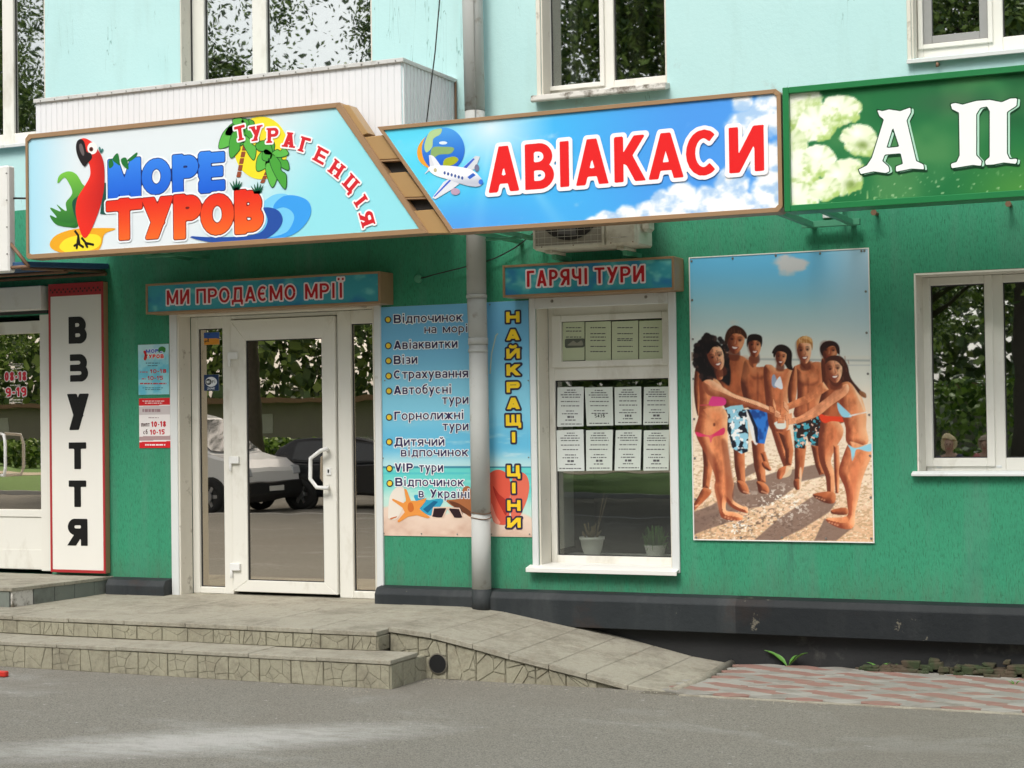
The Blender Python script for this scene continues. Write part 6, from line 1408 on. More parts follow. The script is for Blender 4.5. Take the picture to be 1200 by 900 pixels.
# ---- price sheets in the ticket window
yp = WW+.012
pc = (208, 214, 204)
rsp = random.Random(5)
grey = mat('toner', (.10, .10, .11), .7, .05, 2, 0)
cols = [(653, 684), (686, 718), (720.5, 751.5), (754, 784)]
rowv = [(453.5, 500), (504.5, 552.5)]
names = ['leftmost', 'second from left', 'third from left', 'rightmost']
for ri, (va, vb) in enumerate(rowv):
    for ci, (ua, ub) in enumerate(cols):
        tl_ = rsp.uniform(-1.1, 1.1); va += rsp.uniform(-.8, .8); vb += rsp.uniform(-1.2, .5); yy_ = WW+.008
        q = [(ua+tl_, va), (ub+tl_*.3, va-.8+tl_*.3), (ub-tl_, vb-.6), (ua+1.2*(ci == 1)-tl_*.4, vb)]
        x_, z_ = P(ua, vb, yy_)
        s = thing('price_sheet', (x_, yy_, z_), '%s of the four price sheets in the %s row on the ticket window' % (names[ci], ('upper', 'lower')[ri]), 'paper', 'price sheets hung in the ticket window')
        AP('sheet', s, yy_, 0, q, (214, 222, 214) if ci else (222, 228, 224), False, res=.004)
        rows = []; cu = (ua+ub)/2
        for k, (f_, hw) in enumerate(((.07, 5), (.13, 8), (.19, 11), (.25, 10), (.36, 10), (.47, 10), (.60, 5), (.67, 9), (.93, 12))): rows.append((cu-hw+rsp.uniform(-1.5, 1), cu+hw+rsp.uniform(-1, 1.5), va+(vb-va)*f_, 1.1))
        tiny_lines(s, yy_, 2, rows, None, grey, ri*4+ci)
        num = ['543$', '543$', '448$', '430$', '390$', '340$', '411$', '388$'][ri*4+ci] if (ri, ci) == (0, 1) else None
        if num: text_px(s, yy_, 3, num, (cu-5, va+(vb-va)*.78), (cu+7, va+(vb-va)*.775), 3.8, (40, 40, 42), t=.17, joined=True, name='lettering', res=.1)
        else: tiny_lines(s, yy_, 2, [(cu-3.5, cu+4, va+(vb-va)*.75, 2.4), (cu-6, cu+6, va+(vb-va)*.83, 1.2)], None, grey, 30+ri*4+ci)
for ci, (ua, ub) in enumerate(((659.5, 685), (686, 716), (717, 748), (749, 777))):
    yy_ = WW-.002; q = [(ua, 378-(ua-660)*.02), (ub, 377.5-(ub-660)*.02), (ub, 422), (ua, 423)]
    x_, z_ = P(ua, 423, yy_)
    s = thing('notice_sheet', (x_, yy_, z_), ['yellowish notice with a photo, leftmost behind the upper pane of the ticket window', 'yellowish notice right of the one with a photo, behind the upper ticket window pane', 'third yellowish notice from the left behind the upper ticket window pane', 'rightmost yellowish notice behind the upper ticket window pane'][ci], 'paper', 'notices behind the upper pane of the ticket window')
    AP('sheet', s, yy_+.013, 0, q, (200, 208, 176), False, res=.004); cu = (ua+ub)/2
    rows = [(cu-9, cu+9, v_, 1.2) for v_ in (384, 391 if ci else 388, 395 if ci != 2 else 397, 399, 406 if ci else 414, 412, 418)][:6 if ci else 3]
    tiny_lines(s, yy_+.013, 2, rows, None, grey, 50+ci)
    if ci == 0: AP('photo_print', s, yy_+.013, 2, [(662, 397), (685, 396.5), (685, 407), (662, 408)], (95, 100, 90), False, res=.01); AP('photo_print', s, yy_+.013, 3, [(664, 405), (672, 399), (676, 402), (682, 398.5), (684, 405)], (150, 150, 135), False, res=.008)

# ---- flower pots on the inner ledge
def flower_pot(u, vb, r, h, lab, style):
    y_ = WW+.16; x_, z_ = U(u, vb-1, y_), TKT[2]; z_ = zl0_t-.0115
    s = thing('flower_pot', (x_, y_, z_), lab, 'flower pot')
    pr = [(r*.55, z_), (r*.68, z_+h*.1), (r*.86, z_+h*.45), (r*.96, z_+h*.82), (r*1.04, z_+h*.84), (r*1.06, z_+h), (r*.97, z_+h), (r*.94, z_+h*.86), (.001, z_+h*.86)] if style == 0 else [(r*.72, z_), (r*.8, z_+h*.3), (r*.95, z_+h*.92), (r, z_+h), (r*.92, z_+h), (r*.9, z_+h*.9), (.001, z_+h*.9)]
    MB().lathe(pr[:-1], x_, y_, 24).obj('pot', M['pot'], s); MB().lathe([(r*.93, z_+h*.87), (.001, z_+h*.88)], x_, y_, 20).obj('soil', M['soil'], s)
    mb = MB(); r_ = random.Random(u)
    if style == 0:
        mb.tube([(x_+.03, y_, z_+h*.8), (x_+.05, y_, z_+h+.10), (x_+.10, y_, z_+h+.32)], .003, 5); mb.tube([(x_+.02, y_, z_+h*.8), (x_+.12, y_+.01, z_+h+.3)], .003, 5)
        for k in range(26): a_ = r_.uniform(0, 6.28); R_ = r_.uniform(.02, r*.9); mb.tube([(x_+.4*R_*cos(a_), y_+.4*R_*sin(a_), z_+h*.8), (x_+R_*cos(a_), y_+R_*sin(a_), z_+h+r_.uniform(.02, .10))], .004, 4)
        mb.obj('dry_stem', M['dryleaf'], s)
    else:
        for k in range(60): a_ = r_.uniform(0, 6.28); R_ = r*r_.uniform(.5, 1.25); mb.tube([(x_+.3*R_*cos(a_), y_+.3*R_*sin(a_), z_+h*.8), (x_+.8*R_*cos(a_), y_+.8*R_*sin(a_), z_+h+.14*r_.random()), (x_+R_*1.1*cos(a_), y_+R_*1.1*sin(a_), z_+h-r_.uniform(-.1, .04))], [.004, .004, .0015], 4)
        mb.obj('foliage', M['weed'], s)
flower_pot(694, 652, .087, .135, 'round white flower pot with dry stems behind the left of the ticket window pane', 0)
flower_pot(768, 652, .080, .085, 'ribbed white flower pot with drooping dark plant behind the right of the ticket window pane', 1)

# ---- air conditioner
ya = -.42; ax0, ax1 = .885, 1.64; az0, az1 = 2.752, 3.28
ac = thing('air_conditioner', ((ax0+ax1)/2, -.25, az0), 'cream outdoor air conditioner unit hidden half behind the blue АВІАКАСИ sign', 'air conditioner')
body = MB().box(ax0, ax1, ya+.02, -.12, az0+.01, az1).obj('casing', M['acw'], ac, .012)
gx0_, gx1_ = ax0+.02, ax0+.50; gz0_, gz1_ = az0+.035, az1-.02
frame_boxes(MB(), ax0+.005, ax0+.52, az0+.02, az1-.005, .016, ya-.004, ya+.0195).obj('grille_frame', M['acw'], ac, .003)
MB().box(ax0+.021, ax0+.503, ya+.008, ya+.0195, az0+.037, az1-.021).obj('grille_back', mat('ac_grille_grey', (.30, .28, .23), .6, .15, 30, .4, 120), ac)
cx_, cz_ = ax0+.27, az0+.30
MB().tube([(cx_, ya+.0078, cz_), (cx_, ya+.002, cz_)], .235, 36).obj('fan_recess', M['dark'], ac)
bl_ = MB()
for k in range(3):
    a_ = k*2.09; bl_.add([(cx_+.04*cos(a_), ya, cz_+.04*sin(a_)), (cx_+.21*cos(a_+.1), ya-.001, cz_+.21*sin(a_+.1)), (cx_+.21*cos(a_+.8), ya+.001, cz_+.21*sin(a_+.8)), (cx_+.04*cos(a_+.9), ya+.001, cz_+.04*sin(a_+.9))], [(0, 1, 2, 3)])
bl_.obj('fan_blade', mat('fan_grey', (.12, .12, .12), .5), ac)
gw = MB()
for k in range(12): zq = az0+.05+k*.04; gw.tube([(ax0+.022, ya-.006, zq), (ax0+.50, ya-.006, zq)], .0014, 4)
for k in range(10): xq = ax0+.045+k*.048; gw.tube([(xq, ya-.004, az0+.037), (xq, ya-.004, az1-.022)], .0010, 4)
gw.obj('grille', M['acw'], ac)
MB().box(ax0+.535, ax1-.012, ya-.004, ya+.0195, az0+.02, az1-.005).obj('front_panel', M['acw'], ac, .008)
for zq in (az0+.06, az0+.16, az0+.20): MB().box(ax0+.57, ax1-.06, ya-.0055, ya-.0042, zq, zq+.006).obj('panel_groove', M['sill'], ac)
MB().box(ax1+.001, ax1+.055, -.36, -.22, az0+.10, az0+.34).obj('valve_cover', M['acw'], ac, .02)
for xq in (ax0+.08, ax1-.16): MB().box(xq, xq+.05, ya+.03, -.14, az0-.012, az0+.009).obj('foot', M['acw'], ac, .003); MB().box(xq+.01, xq+.04, ya+.12, -.003, az0-.045, az0-.013).box(xq+.01, xq+.04, -.03, -.0025, az0-.3+.06, az0-.045).obj('support_arm', M['gmetal'], ac, .002)
for xq in (ax0+.07, ax0+.3, ax0+.57, ax1-.03): screw(ac, xq, ya-.004, az0+.028, .005, 'rust')

# ---- drainpipe
dp = thing('drainpipe', (.28, -.10, .27), 'grey metal drainpipe running down the facade between two posters', 'drainpipe')
ypp = -.115
def pxz(u, v): return P(u, v, ypp)
seg = [(554.5, 0), (557.8, 135), (558.0, 278), (559.5, 405)]
r0 = .079
def pipe_piece(nm, ua, va, ub, vb, ra, rb, m='galv', seam=True):
    (xa, za), (xb, zb_) = pxz(ua, va), pxz(ub, vb); return MB().tube([(xa, ypp, za), (xb, ypp, zb_)], [ra, rb], 24).obj(nm, M[m], dp)
xt, zt_ = pxz(553.6, 0)
MB().tube([(xt-.02, ypp, 6.6), (xt, ypp, zt_), (pxz(556.5, 130)[0], ypp, pxz(556.5, 130)[1])], [.074, .074, .073], 24).obj('pipe_section', M['galv'], dp)
pipe_piece('pipe_section', 556.5, 130.5, 558.5, 348, .071, .070); pipe_piece('pipe_section', 558.6, 348.4, 560.5, 404, .070, .067)
pipe_piece('pipe_collar', 558.6, 345.5, 558.6, 349.5, .074, .074); pipe_piece('pipe_collar', 560.2, 396, 560.3, 404, .0715, .0715); pipe_piece('pipe_collar', 560.3, 409.5, 560.3, 413, .0705, .0705)
pipe_piece('pipe_section', 560.5, 404.2, 563.6, 602, .067, .069); pipe_piece('pipe_section', 563.6, 602.3, 564.4, 690, .068, .069)
MB().tube([(pxz(564.4, 690.2)[0], ypp, pxz(564.4, 690.2)[1]), (pxz(564.8, 718)[0], ypp, pxz(564.8, 718)[1])], [.0695, .070], 24).obj('painted_pipe_end', M['plinth'], dp)
for v_ in (601, 607):
    xq, zq = pxz(563.7, v_); MB().tube([(xq+.0715*cos(a_), ypp+.0715*sin(a_), zq+.006*sin(a_*2)) for a_ in [2*pi*k/24 for k in range(25)]], .003, 5).obj('wire_clamp', M['rust'], dp)
for v_ in (60, 240, 400):
    xq, zq = pxz(557, v_); MB().box(xq-.012, xq+.012, ypp+.07, -.001, zq-.01, zq+.01).obj('pipe_bracket', M['galv'], dp)
MB().box(pxz(557, 100)[0]+.028, pxz(557, 100)[0]+.032, ypp-.0735, ypp-.068, 3.6, 5.0).obj('pipe_seam', M['metal'], dp)

# ---- cables and wall box
cb = thing('cable', P(515, 0, -.85) and (P(510, 60, -.85)[0], -.85, 3.2), 'thin black cable hanging down in front of the white balcony corner', 'cable')
c0, c1, c2 = P(516, 0, -.86), P(510, 60, -.86), P(500, 142, -.86)
MB().tube([(c0[0], -.86, c0[1]+.8), (c0[0]-.005, -.86, c0[1]), (c1[0], -.86, c1[1]), (c2[0], -.86, c2[1]), (c2[0]-.01, -.86, c2[1]-.2)], .0045, 6).obj('wire', M['cable'], cb)
jb = thing('junction_box', (*[P(491, 327)[0], -.02, P(491, 327)[1]],), 'small round green junction box on the wall left of the drainpipe', 'junction box')
q_ = P(491.5, 327); MB().tube([(q_[0], 0, q_[1]), (q_[0], -.03, q_[1])], .030, 18).obj('box', M['gmetal'], jb, .004)
w_ = thing('cable', (q_[0], -.03, q_[1]), 'thin dark cable sagging from the junction box to the air conditioner', 'cable')
pts_ = [P(u_, v_, -.035) for u_, v_ in ((493, 326), (530, 317), (575, 305), (600, 293), (612, 285), (628, 272))]
pts_ = smooth_pts(pts_, 4, False); MB().tube([(p_[0], -.035 if i_ > 3 and False else -.03-.02*(i_ > 1), p_[1]) for i_, p_ in enumerate(pts_)], .005, 6).obj('wire', M['cable'], w_)
lk_ = thing('cable_clip', (P(984, 252)[0], -.02, P(984, 252)[1]), 'tiny pale bracket plate on the green wall under the green sign', 'bracket')
q_ = P(971, 253); MB().box(q_[0]-.035, q_[0]+.03, -.02, -.001, q_[1]-.015, q_[1]+.03).obj('plate', M['trim'], lk_, .003)
for (u_, v_, lab) in ((1026, 250, 'short rusty bolt in the wall under the middle of the green sign'), (1183, 240, 'short dark bolt in the wall under the far right of the green sign')):
    q_ = P(u_, v_, -.05); s = thing('wall_bolt', (q_[0], -.03, q_[1]), lab, 'bolt'); MB().tube([(q_[0], 0, q_[1]), (q_[0], -.09, q_[1])], .012, 8).tube([(q_[0], -.09, q_[1]), (q_[0], -.11, q_[1])], .02, 6).obj('bolt', M['rust'], s)

# ---- weeds, rubble, litter
def weed(u, v, lab, n, hgt, seed):
    y_ = -.17; d = ray(u, v); t_ = (RZ-CAM[2])/d[2]; p_ = CAM+t_*d; x_, y_ = p_[0], min(-.06, p_[1]+.05)
    s = thing('weed', (x_, y_, RZ), lab, 'weed'); r_ = random.Random(seed)
    for k in range(n):
        a_ = r_.uniform(-2.9, .4) if k % 2 else r_.uniform(-.6, .6)+(pi if k % 4 == 0 else 0); L = hgt*r_.uniform(.6, 1.25); w_ = L*r_.uniform(.08, .2); lean = r_.uniform(.35, .9); mb = MB(); c_, s_ = cos(a_), sin(a_)*.6; P0 = []; N = 6
        for j in range(N+1):
            tt = j/N; rr = L*tt*lean; zz_ = RZ+.002+L*(tt-.25*tt*tt*1.6)*.9; ww = w_*sin(pi*min(1, tt*.85+.12))*(1 if tt > .25 else tt*2.5+.15)
            cx2, cy2 = x_+rr*c_, y_+rr*s_; P0 += [(cx2-s_*ww-ww*.5*(1-abs(s_)), cy2+c_*ww*.4, zz_+.3*ww), (cx2, cy2, zz_-.12*ww), (cx2+s_*ww+ww*.5*(1-abs(s_)), cy2-c_*ww*.4, zz_+.3*ww)]
        fs = []
        for j in range(N): fs += [(j*3, j*3+1, j*3+4, j*3+3), (j*3+1, j*3+2, j*3+5, j*3+4)]
        mb.add(P0, fs, True); o = linkraw(mb, 'leaf', M['weed'], s)
weed(926, 781, 'larger green dandelion like weed growing at the foot of the black wall', 9, .17, 3)
weed(1037, 785, 'small weed sprig at the wall foot right of the larger weed', 6, .10, 5); weed(1060, 790, 'low leafy weed at the left end of the broken masonry', 6, .08, 8); weed(1188, 806, 'tiny weed at the far right by the broken masonry', 5, .07, 9)
rb_ = thing('rubble', (3.7, -.06, RZ), 'broken mossy brick rubble exposed under the black plinth at the right', 'rubble')
r_ = random.Random(21)
for k in range(150):
    x_ = r_.uniform(3.0, 4.8); z_ = RZ+abs(r_.gauss(0, .045 if x_ > 3.3 else .02)); sx, sy, sz = r_.uniform(.02, .075), r_.uniform(.02, .05), r_.uniform(.010, .026); y_ = -.035-r_.uniform(0, .05)-(.10-z_)*.25
    vs = [(x_+sx*(i_*2-1)*r_.uniform(.5, 1.1), y_+sy*(j_*2-1)*r_.uniform(.7, 1), z_+sz*(k_*2-1)*r_.uniform(.4, 1.2)) for i_ in (0, 1) for j_ in (0, 1) for k_ in (0, 1)]
    MB().add(vs, [(0, 1, 3, 2), (4, 6, 7, 5), (0, 4, 5, 1), (2, 3, 7, 6), (0, 2, 6, 4), (1, 5, 7, 3)]).obj('broken_brick', M['rubble'], rb_, .006)
gr = MB(); r_ = random.Random(9)
for k in range(900):
    if k < 560: x_ = r_.uniform(.0, 6); y_ = -1.30-abs(r_.gauss(0, .09)); 
    else: x_ = r_.uniform(2.1, 5); y_ = -.06-abs(r_.gauss(0, .05))
    if x_ < .5: y_ -= .45 if x_ < .46 else 0
    s_ = r_.uniform(.002, .006); z_ = RZ+.002; gr.add([(x_-s_, y_-s_*.7, z_), (x_+s_, y_-s_*.6, z_), (x_+s_*.3, y_+s_, z_), (x_, y_, z_+s_*1.1)], [(0, 1, 3), (1, 2, 3), (2, 0, 3)])
o = linkraw(gr, 'gravel', M['slab'], None); tag(o, 'loose grit lying along the foot of the steps and paving', 'gravel', None, 'stuff')
q0 = RM.T; d = ray(2, 788); t_ = (RZ+.03-CAM[2])/d[2]; p_ = CAM+t_*d
rd_ = thing('red_bar', (p_[0], p_[1], RZ), 'red plastic bar end lying on the asphalt at the left edge', 'bar'); MB().box(p_[0]-.5, p_[0]+.045, p_[1]-.02, p_[1]+.02, RZ+.003, RZ+.04).obj('bar', M['redp'], rd_, .006)

# ================================================================== the far side of the street (seen reflected in the glass)
def tree_mesh(seed, h, n, spread):
    r_ = random.Random(seed); npr = np.random.RandomState(seed); tr = MB()
    lean = r_.uniform(-.3, .3); top = h*.55
    tr.tube([(0, 0, 0), (.05, 0, 1.2), (lean*.5, .1, 3), (lean, .1, top), (lean*1.3, 0, h*.85)], [.30, .23, .19, .13, .04], 10)
    cl = []
    for k in range(26):
        z0_ = r_.uniform(3.0, h*.82); a_ = r_.uniform(0, 6.28); L = spread*r_.uniform(.5, 1)*(1.1-.5*(z0_/h)); e_ = (lean*z0_/top+L*cos(a_), L*sin(a_), z0_+L*r_.uniform(.1, .5)); tr.tube([(lean*z0_/top, .05, z0_), ((lean+e_[0])*.5, e_[1]*.5, z0_+L*.3), e_], [.07, .045, .015], 6); cl += [e_, (e_[0]*.6, e_[1]*.6, e_[2]+.3), (e_[0]*1.05, e_[1]*1.05, e_[2]-.5)]
    for k in range(10): cl.append((r_.gauss(0, spread*.35), r_.gauss(0, spread*.35), h*r_.uniform(.55, 1)))
    cl = np.array(cl); c = cl[npr.randint(len(cl), size=n)]+npr.normal(0, 1, (n, 3))*np.array([.55, .55, .42]); s_ = npr.uniform(.05, .10, (n, 1)); a = npr.normal(0, 1, (n, 3)); a /= np.linalg.norm(a, axis=1)[:, None]; b_ = np.cross(a, npr.normal(0, 1, (n, 3))); b_ /= np.linalg.norm(b_, axis=1)[:, None]
    vs = np.stack([c-a*s_, c-b_*s_*.5, c+a*s_, c+b_*s_*.5], 1).reshape(-1, 3); me = bpy.data.meshes.new('crown'); fs = np.arange(4*n).reshape(-1, 4)
    me.from_pydata(vs.tolist(), [], fs.tolist()); me.materials.append(M['leafa']); me.materials.append(M['leafb']); me.polygons.foreach_set('material_index', (npr.rand(n) < .5).astype(np.int32))
    t_me = tr.mesh(0, 'trunk'); t_me.materials.append(M['bark']); return t_me, me
TR = [tree_mesh(3, 17, 62000, 4.2), tree_mesh(8, 13, 50000, 3.8), tree_mesh(14, 19, 66000, 4.6)]
tpos = [(-10.9, -24.6, 0, 'tall leafy tree behind the two cars parked across the street'), (-18.6, -26, 1, 'leafy tree left of the parked van across the street'), (-5.2, -25.2, 2, 'tallest tree across the street right of the black car'), (-28.5, -25, 2, 'big tree at the left end of the far verge'), (0.6, -24.8, 1, 'low leafy tree across the street behind the bench'), (4.6, -25.5, 0, 'tree on the far verge right of the bench'), (-32, -27, 0, 'far left tree beside the sandy path'), (9.5, -26, 2, 'far right tree on the verge across the street'), (-13.5, -33, 1, 'tree standing back near the path across the street'), (-3, -33, 0, 'second tree standing back near the path'), (-42, -29, 2, 'outermost left tree across the street'), (2.2, -18.9+-6.5+-8, 2, 'tree in the back row right of the bench')]
for i, (x_, y_, k, lab) in enumerate(tpos):
    t_ = thing('tree', (x_, y_, -.05), lab, 'tree', 'trees across the street'); t_.rotation_euler = (0, 0, i*1.3); s_ = 1+.08*((i*7) % 5-2); t_.scale = (s_,)*3
    for nm, me in (('trunk', TR[k][0]), ('crown', TR[k][1])): o = bpy.data.objects.new(nm, me); C.link(o); o.parent = t_
hd = MB(); npr = np.random.RandomState(5); n = 22000; c = np.stack([npr.uniform(-48, 20, n), -44.2+npr.uniform(-.7, .7, n), npr.uniform(.0, 1.0, n)**.7*1.0], 1); c[:, 2] *= np.where(c[:, 0] > -22, 2.7, 1.0); s_ = npr.uniform(.07, .14, (n, 1)); a = npr.normal(0, 1, (n, 3)); a /= np.linalg.norm(a, axis=1)[:, None]; b_ = np.cross(a, npr.normal(0, 1, (n, 3))); b_ /= np.linalg.norm(b_, axis=1)[:, None]
me = bpy.data.meshes.new('hedge'); me.from_pydata(np.stack([c-a*s_, c-b_*s_, c+a*s_, c+b_*s_], 1).reshape(-1, 3).tolist(), [], np.arange(4*n).reshape(-1, 4).tolist()); me.materials.append(M['leafb']); me.materials.append(M['leafa']); me.polygons.foreach_set('material_index', (npr.rand(n) < .6).astype(np.int32)); o = bpy.data.objects.new('hedge', me); C.link(o); tag(o, 'long low hedge in front of the pale far building', 'hedge', None, 'stuff')
fb = thing('far_building', (-15, -52, 0), 'long low pale building beyond the trees across the street', 'building')
MB().box(-50, 22, -60, -50, -.2, 2.45).obj('wall', M['far'], fb); MB().box(-51, 23, -61, -49.4, 2.45, 2.65).obj('roof', M['rust'], fb)
for k in range(20):
    MB().box(-48+k*3.5, -47.2+k*3.5, -50.02, -49.98, 1.2, 2.0).obj('window', M['kerb'], fb)
n = 60000; c = np.stack([npr.uniform(-75, 45, n), -66+npr.normal(0, 2.2, n), npr.uniform(.0, 1.0, n)*(13+3*np.sin(np.arange(n)*.37)+2.5*npr.rand(n))], 1); s_ = npr.uniform(.16, .34, (n, 1)); a = npr.normal(0, 1, (n, 3)); a /= np.linalg.norm(a, axis=1)[:, None]; b_ = np.cross(a, npr.normal(0, 1, (n, 3))); b_ /= np.linalg.norm(b_, axis=1)[:, None]
me = bpy.data.meshes.new('wood'); me.from_pydata(np.stack([c-a*s_, c-b_*s_, c+a*s_, c+b_*s_], 1).reshape(-1, 3).tolist(), [], np.arange(4*n).reshape(-1, 4).tolist()); me.materials.append(M['leafb']); me.materials.append(M['leafa']); me.polygons.foreach_set('material_index', (npr.rand(n) < .4).astype(np.int32)); o = bpy.data.objects.new('wood', me); C.link(o); tag(o, 'dense belt of trees behind the pale far building', 'wood', None, 'stuff')
# vehicles
def wheel(par, x_, y_, z_, r_, side):
    w_ = link('wheel', MB().tube([(x_, y_, z_), (x_, y_+side*.04, z_)], r_*.3, 14).mesh(), M['rim'], par)
    t = MB(); n = 26; pr = [(.60, 0), (.66, -.02), (.92, -.02), (1, .02), (1, .18), (.6, .2)]
    vs = []; fs = []
    for k in range(n):
        a_ = 2*pi*k/n
        for (q, dd) in pr: vs.append((x_+r_*q*cos(a_), y_-side*(-.02)+(-side)*dd*-1*1.0 if False else y_+side*(-dd+.02), z_+r_*q*sin(a_)))
    m_ = len(pr)
    for k in range(n):
        for j in range(m_-1): fs.append((k*m_+j, k*m_+j+1, ((k+1) % n)*m_+j+1, ((k+1) % n)*m_+j))
    t.add(vs, fs, True).obj('tyre', M['tyre'], w_)
    sp = MB()
    for k in range(6): a_ = k*pi/3; sp.prism([(x_+r_*.12*cos(a_+1.57), z_+r_*.12*sin(a_+1.57)), (x_+r_*.64*cos(a_+.12), z_+r_*.64*sin(a_+.12)), (x_+r_*.64*cos(a_-.12), z_+r_*.64*sin(a_-.12)), (x_+r_*.12*cos(a_-1.57), z_+r_*.12*sin(a_-1.57))], y_+side*.005, y_-side*.02)
    sp.obj('rim', M['rim'], w_)
def car(name, lab, x_, y_, L, Wd, low, up, glass_poly, paint, wr, wx, bumper, head):
    """profile in car coordinates, nose at +x; near side faces the shops (+y)"""
    s = thing(name, (x_, y_, -.13), lab, name.split('_')[-1] if name != 'parked_van' else 'van'); z_ = -.13
    tr_ = lambda p: [(x_+a_, z_+b_) for a_, b_ in p]
    b1 = MB().prism(tr_(low), y_-Wd/2, y_+Wd/2).obj('body', M[paint], s, .05)
    b2 = MB(); n = len(up); k_ = .84; lo_ = [(x_+a_, y_+sy*Wd/2*(.98 if b_ < up[0][1]+.1 else k_), z_+b_) for sy in (-1, 1) for a_, b_ in up]
    b2.add(lo_, [tuple(range(n)), tuple(range(2*n-1, n-1, -1))]+[(i_, n+i_, n+(i_+1) % n, (i_+1) % n) for i_ in range(n)]).obj('cabin', M[paint], s, .03)
    for gp in glass_poly:
        zmin = up[0][1]; zmax = max(b_ for _, b_ in up)
        f_ = lambda b_: Wd/2*(.98+(k_-.98)*min(1, max(0, (b_-zmin)/(zmax-zmin))))+.012
        for sy in (-1, 1): MB().add([(x_+a_, y_+sy*f_(b_), z_+b_) for a_, b_ in gp]+[(x_+a_, y_+sy*(f_(b_)-.03), z_+b_) for a_, b_ in gp], [tuple(range(len(gp)))]+[(i_, (i_+1) % len(gp), len(gp)+(i_+1) % len(gp), len(gp)+i_) for i_ in range(len(gp))]).obj('side_window', M['carg'], s)
    (ga, gb_), (gc_, gd) = up[1], up[2]; sl_ = sqrt((gc_-ga)**2+(gd-gb_)**2); nx_, nz_ = (gd-gb_)/sl_, -(gc_-ga)/sl_
    g_ = [(ga+(gc_-ga)*q_, gb_+(gd-gb_)*q_) for q_ in (.08, .92)]
    MB().add([(x_+g_[0][0]+nx_*.035, y_-Wd*.44, z_+g_[0][1]+nz_*.035), (x_+g_[0][0]+nx_*.035, y_+Wd*.44, z_+g_[0][1]+nz_*.035), (x_+g_[1][0]+nx_*.035, y_+Wd*.39, z_+g_[1][1]+nz_*.035), (x_+g_[1][0]+nx_*.035, y_-Wd*.39, z_+g_[1][1]+nz_*.035)], [(0, 1, 2, 3)]).obj('windscreen', M['carg'], s)
    for xw in wx:
        MB().tube([(x_+xw, y_+Wd/2-.1, z_+wr), (x_+xw, y_+Wd/2+.004, z_+wr)], wr*1.16, 24).obj('wheel_arch', M['black'], s)
        wheel(s, x_+xw, y_+Wd/2+.012, z_+wr, wr, 1); wheel(s, x_+xw, y_-Wd/2-.012, z_+wr, wr, -1)
    MB().prism(tr_(bumper), y_-Wd/2-.015, y_+Wd/2+.015).obj('bumper', M['black'], s, .02)
    for sy in (-1, 1): MB().prism(tr_(head), y_+sy*(Wd/2-.25), y_+sy*(Wd/2+.012)).obj('headlight', M['lampg'], s, .02)
    MB().box(x_+L/2-.0, x_+L/2+.03, y_-.26, y_+.26, z_+.42, z_+.53).obj('number_plate', M['wht'], s)
    return s
vx, vy = -15.0, -17.35
car('parked_van', 'white van with dark lower bumper parked across the street facing right', vx, vy, 4.9, 1.95,
    [(-2.4, .28), (2.3, .28), (2.42, .5), (2.38, .85), (2.1, 1.02), (1.35, 1.16), (-2.4, 1.16)], [(-2.4, 1.14), (1.55, 1.12), (.62, 1.86), (.3, 1.95), (-2.2, 1.97), (-2.38, 1.85)],
    [[(.1, 1.2), (1.2, 1.18), (.55, 1.72), (.1, 1.76)], [(-1.05, 1.2), (0, 1.2), (0, 1.76), (-1.05, 1.78)], [(-2.2, 1.22), (-1.15, 1.2), (-1.15, 1.78), (-2.2, 1.76)]], 'carw', .33, (-1.55, 1.5), [(1.95, .24), (2.36, .24), (2.47, .36), (2.46, .62), (2.0, .62)], [(2.0, .74), (2.41, .72), (2.37, .88), (1.98, .98)])
car('parked_car', 'black hatchback parked beyond the white van across the street', -11.3, -19.2, 4.2, 1.75,
    [(-2.05, .26), (2.0, .26), (2.1, .45), (2.05, .68), (1.7, .82), (1.0, .92), (-2.0, .95), (-2.1, .6)], [(-2.0, .92), (1.1, .9), (.35, 1.38), (-.1, 1.45), (-1.5, 1.43), (-1.9, 1.2)],
    [[(-.35, .97), (.85, .95), (.3, 1.31), (-.3, 1.36)], [(-1.5, .98), (-.42, .97), (-.38, 1.36), (-1.4, 1.34)]], 'carb', .31, (-1.3, 1.3), [(1.75, .22), (2.06, .22), (2.14, .34), (2.12, .5), (1.8, .5)], [(1.68, .6), (2.07, .58), (2.03, .7), (1.66, .74)])
car('parked_car', 'black estate car parked farther right across the street', -1.6, -19.6, 4.4, 1.78,
    [(-2.15, .26), (2.1, .26), (2.2, .45), (2.15, .68), (1.8, .82), (1.1, .92), (-2.1, .98), (-2.2, .6)], [(-2.15, .95), (1.2, .9), (.45, 1.38), (0, 1.45), (-1.9, 1.47), (-2.1, 1.3)],
    [[(-.35, .97), (.95, .95), (.4, 1.31), (-.3, 1.36)], [(-1.9, .98), (-.42, .97), (-.38, 1.36), (-1.85, 1.36)]], 'carb', .31, (-1.35, 1.35), [(1.85, .22), (2.16, .22), (2.24, .34), (2.22, .5), (1.9, .5)], [(1.78, .6), (2.17, .58), (2.13, .7), (1.76, .74)])
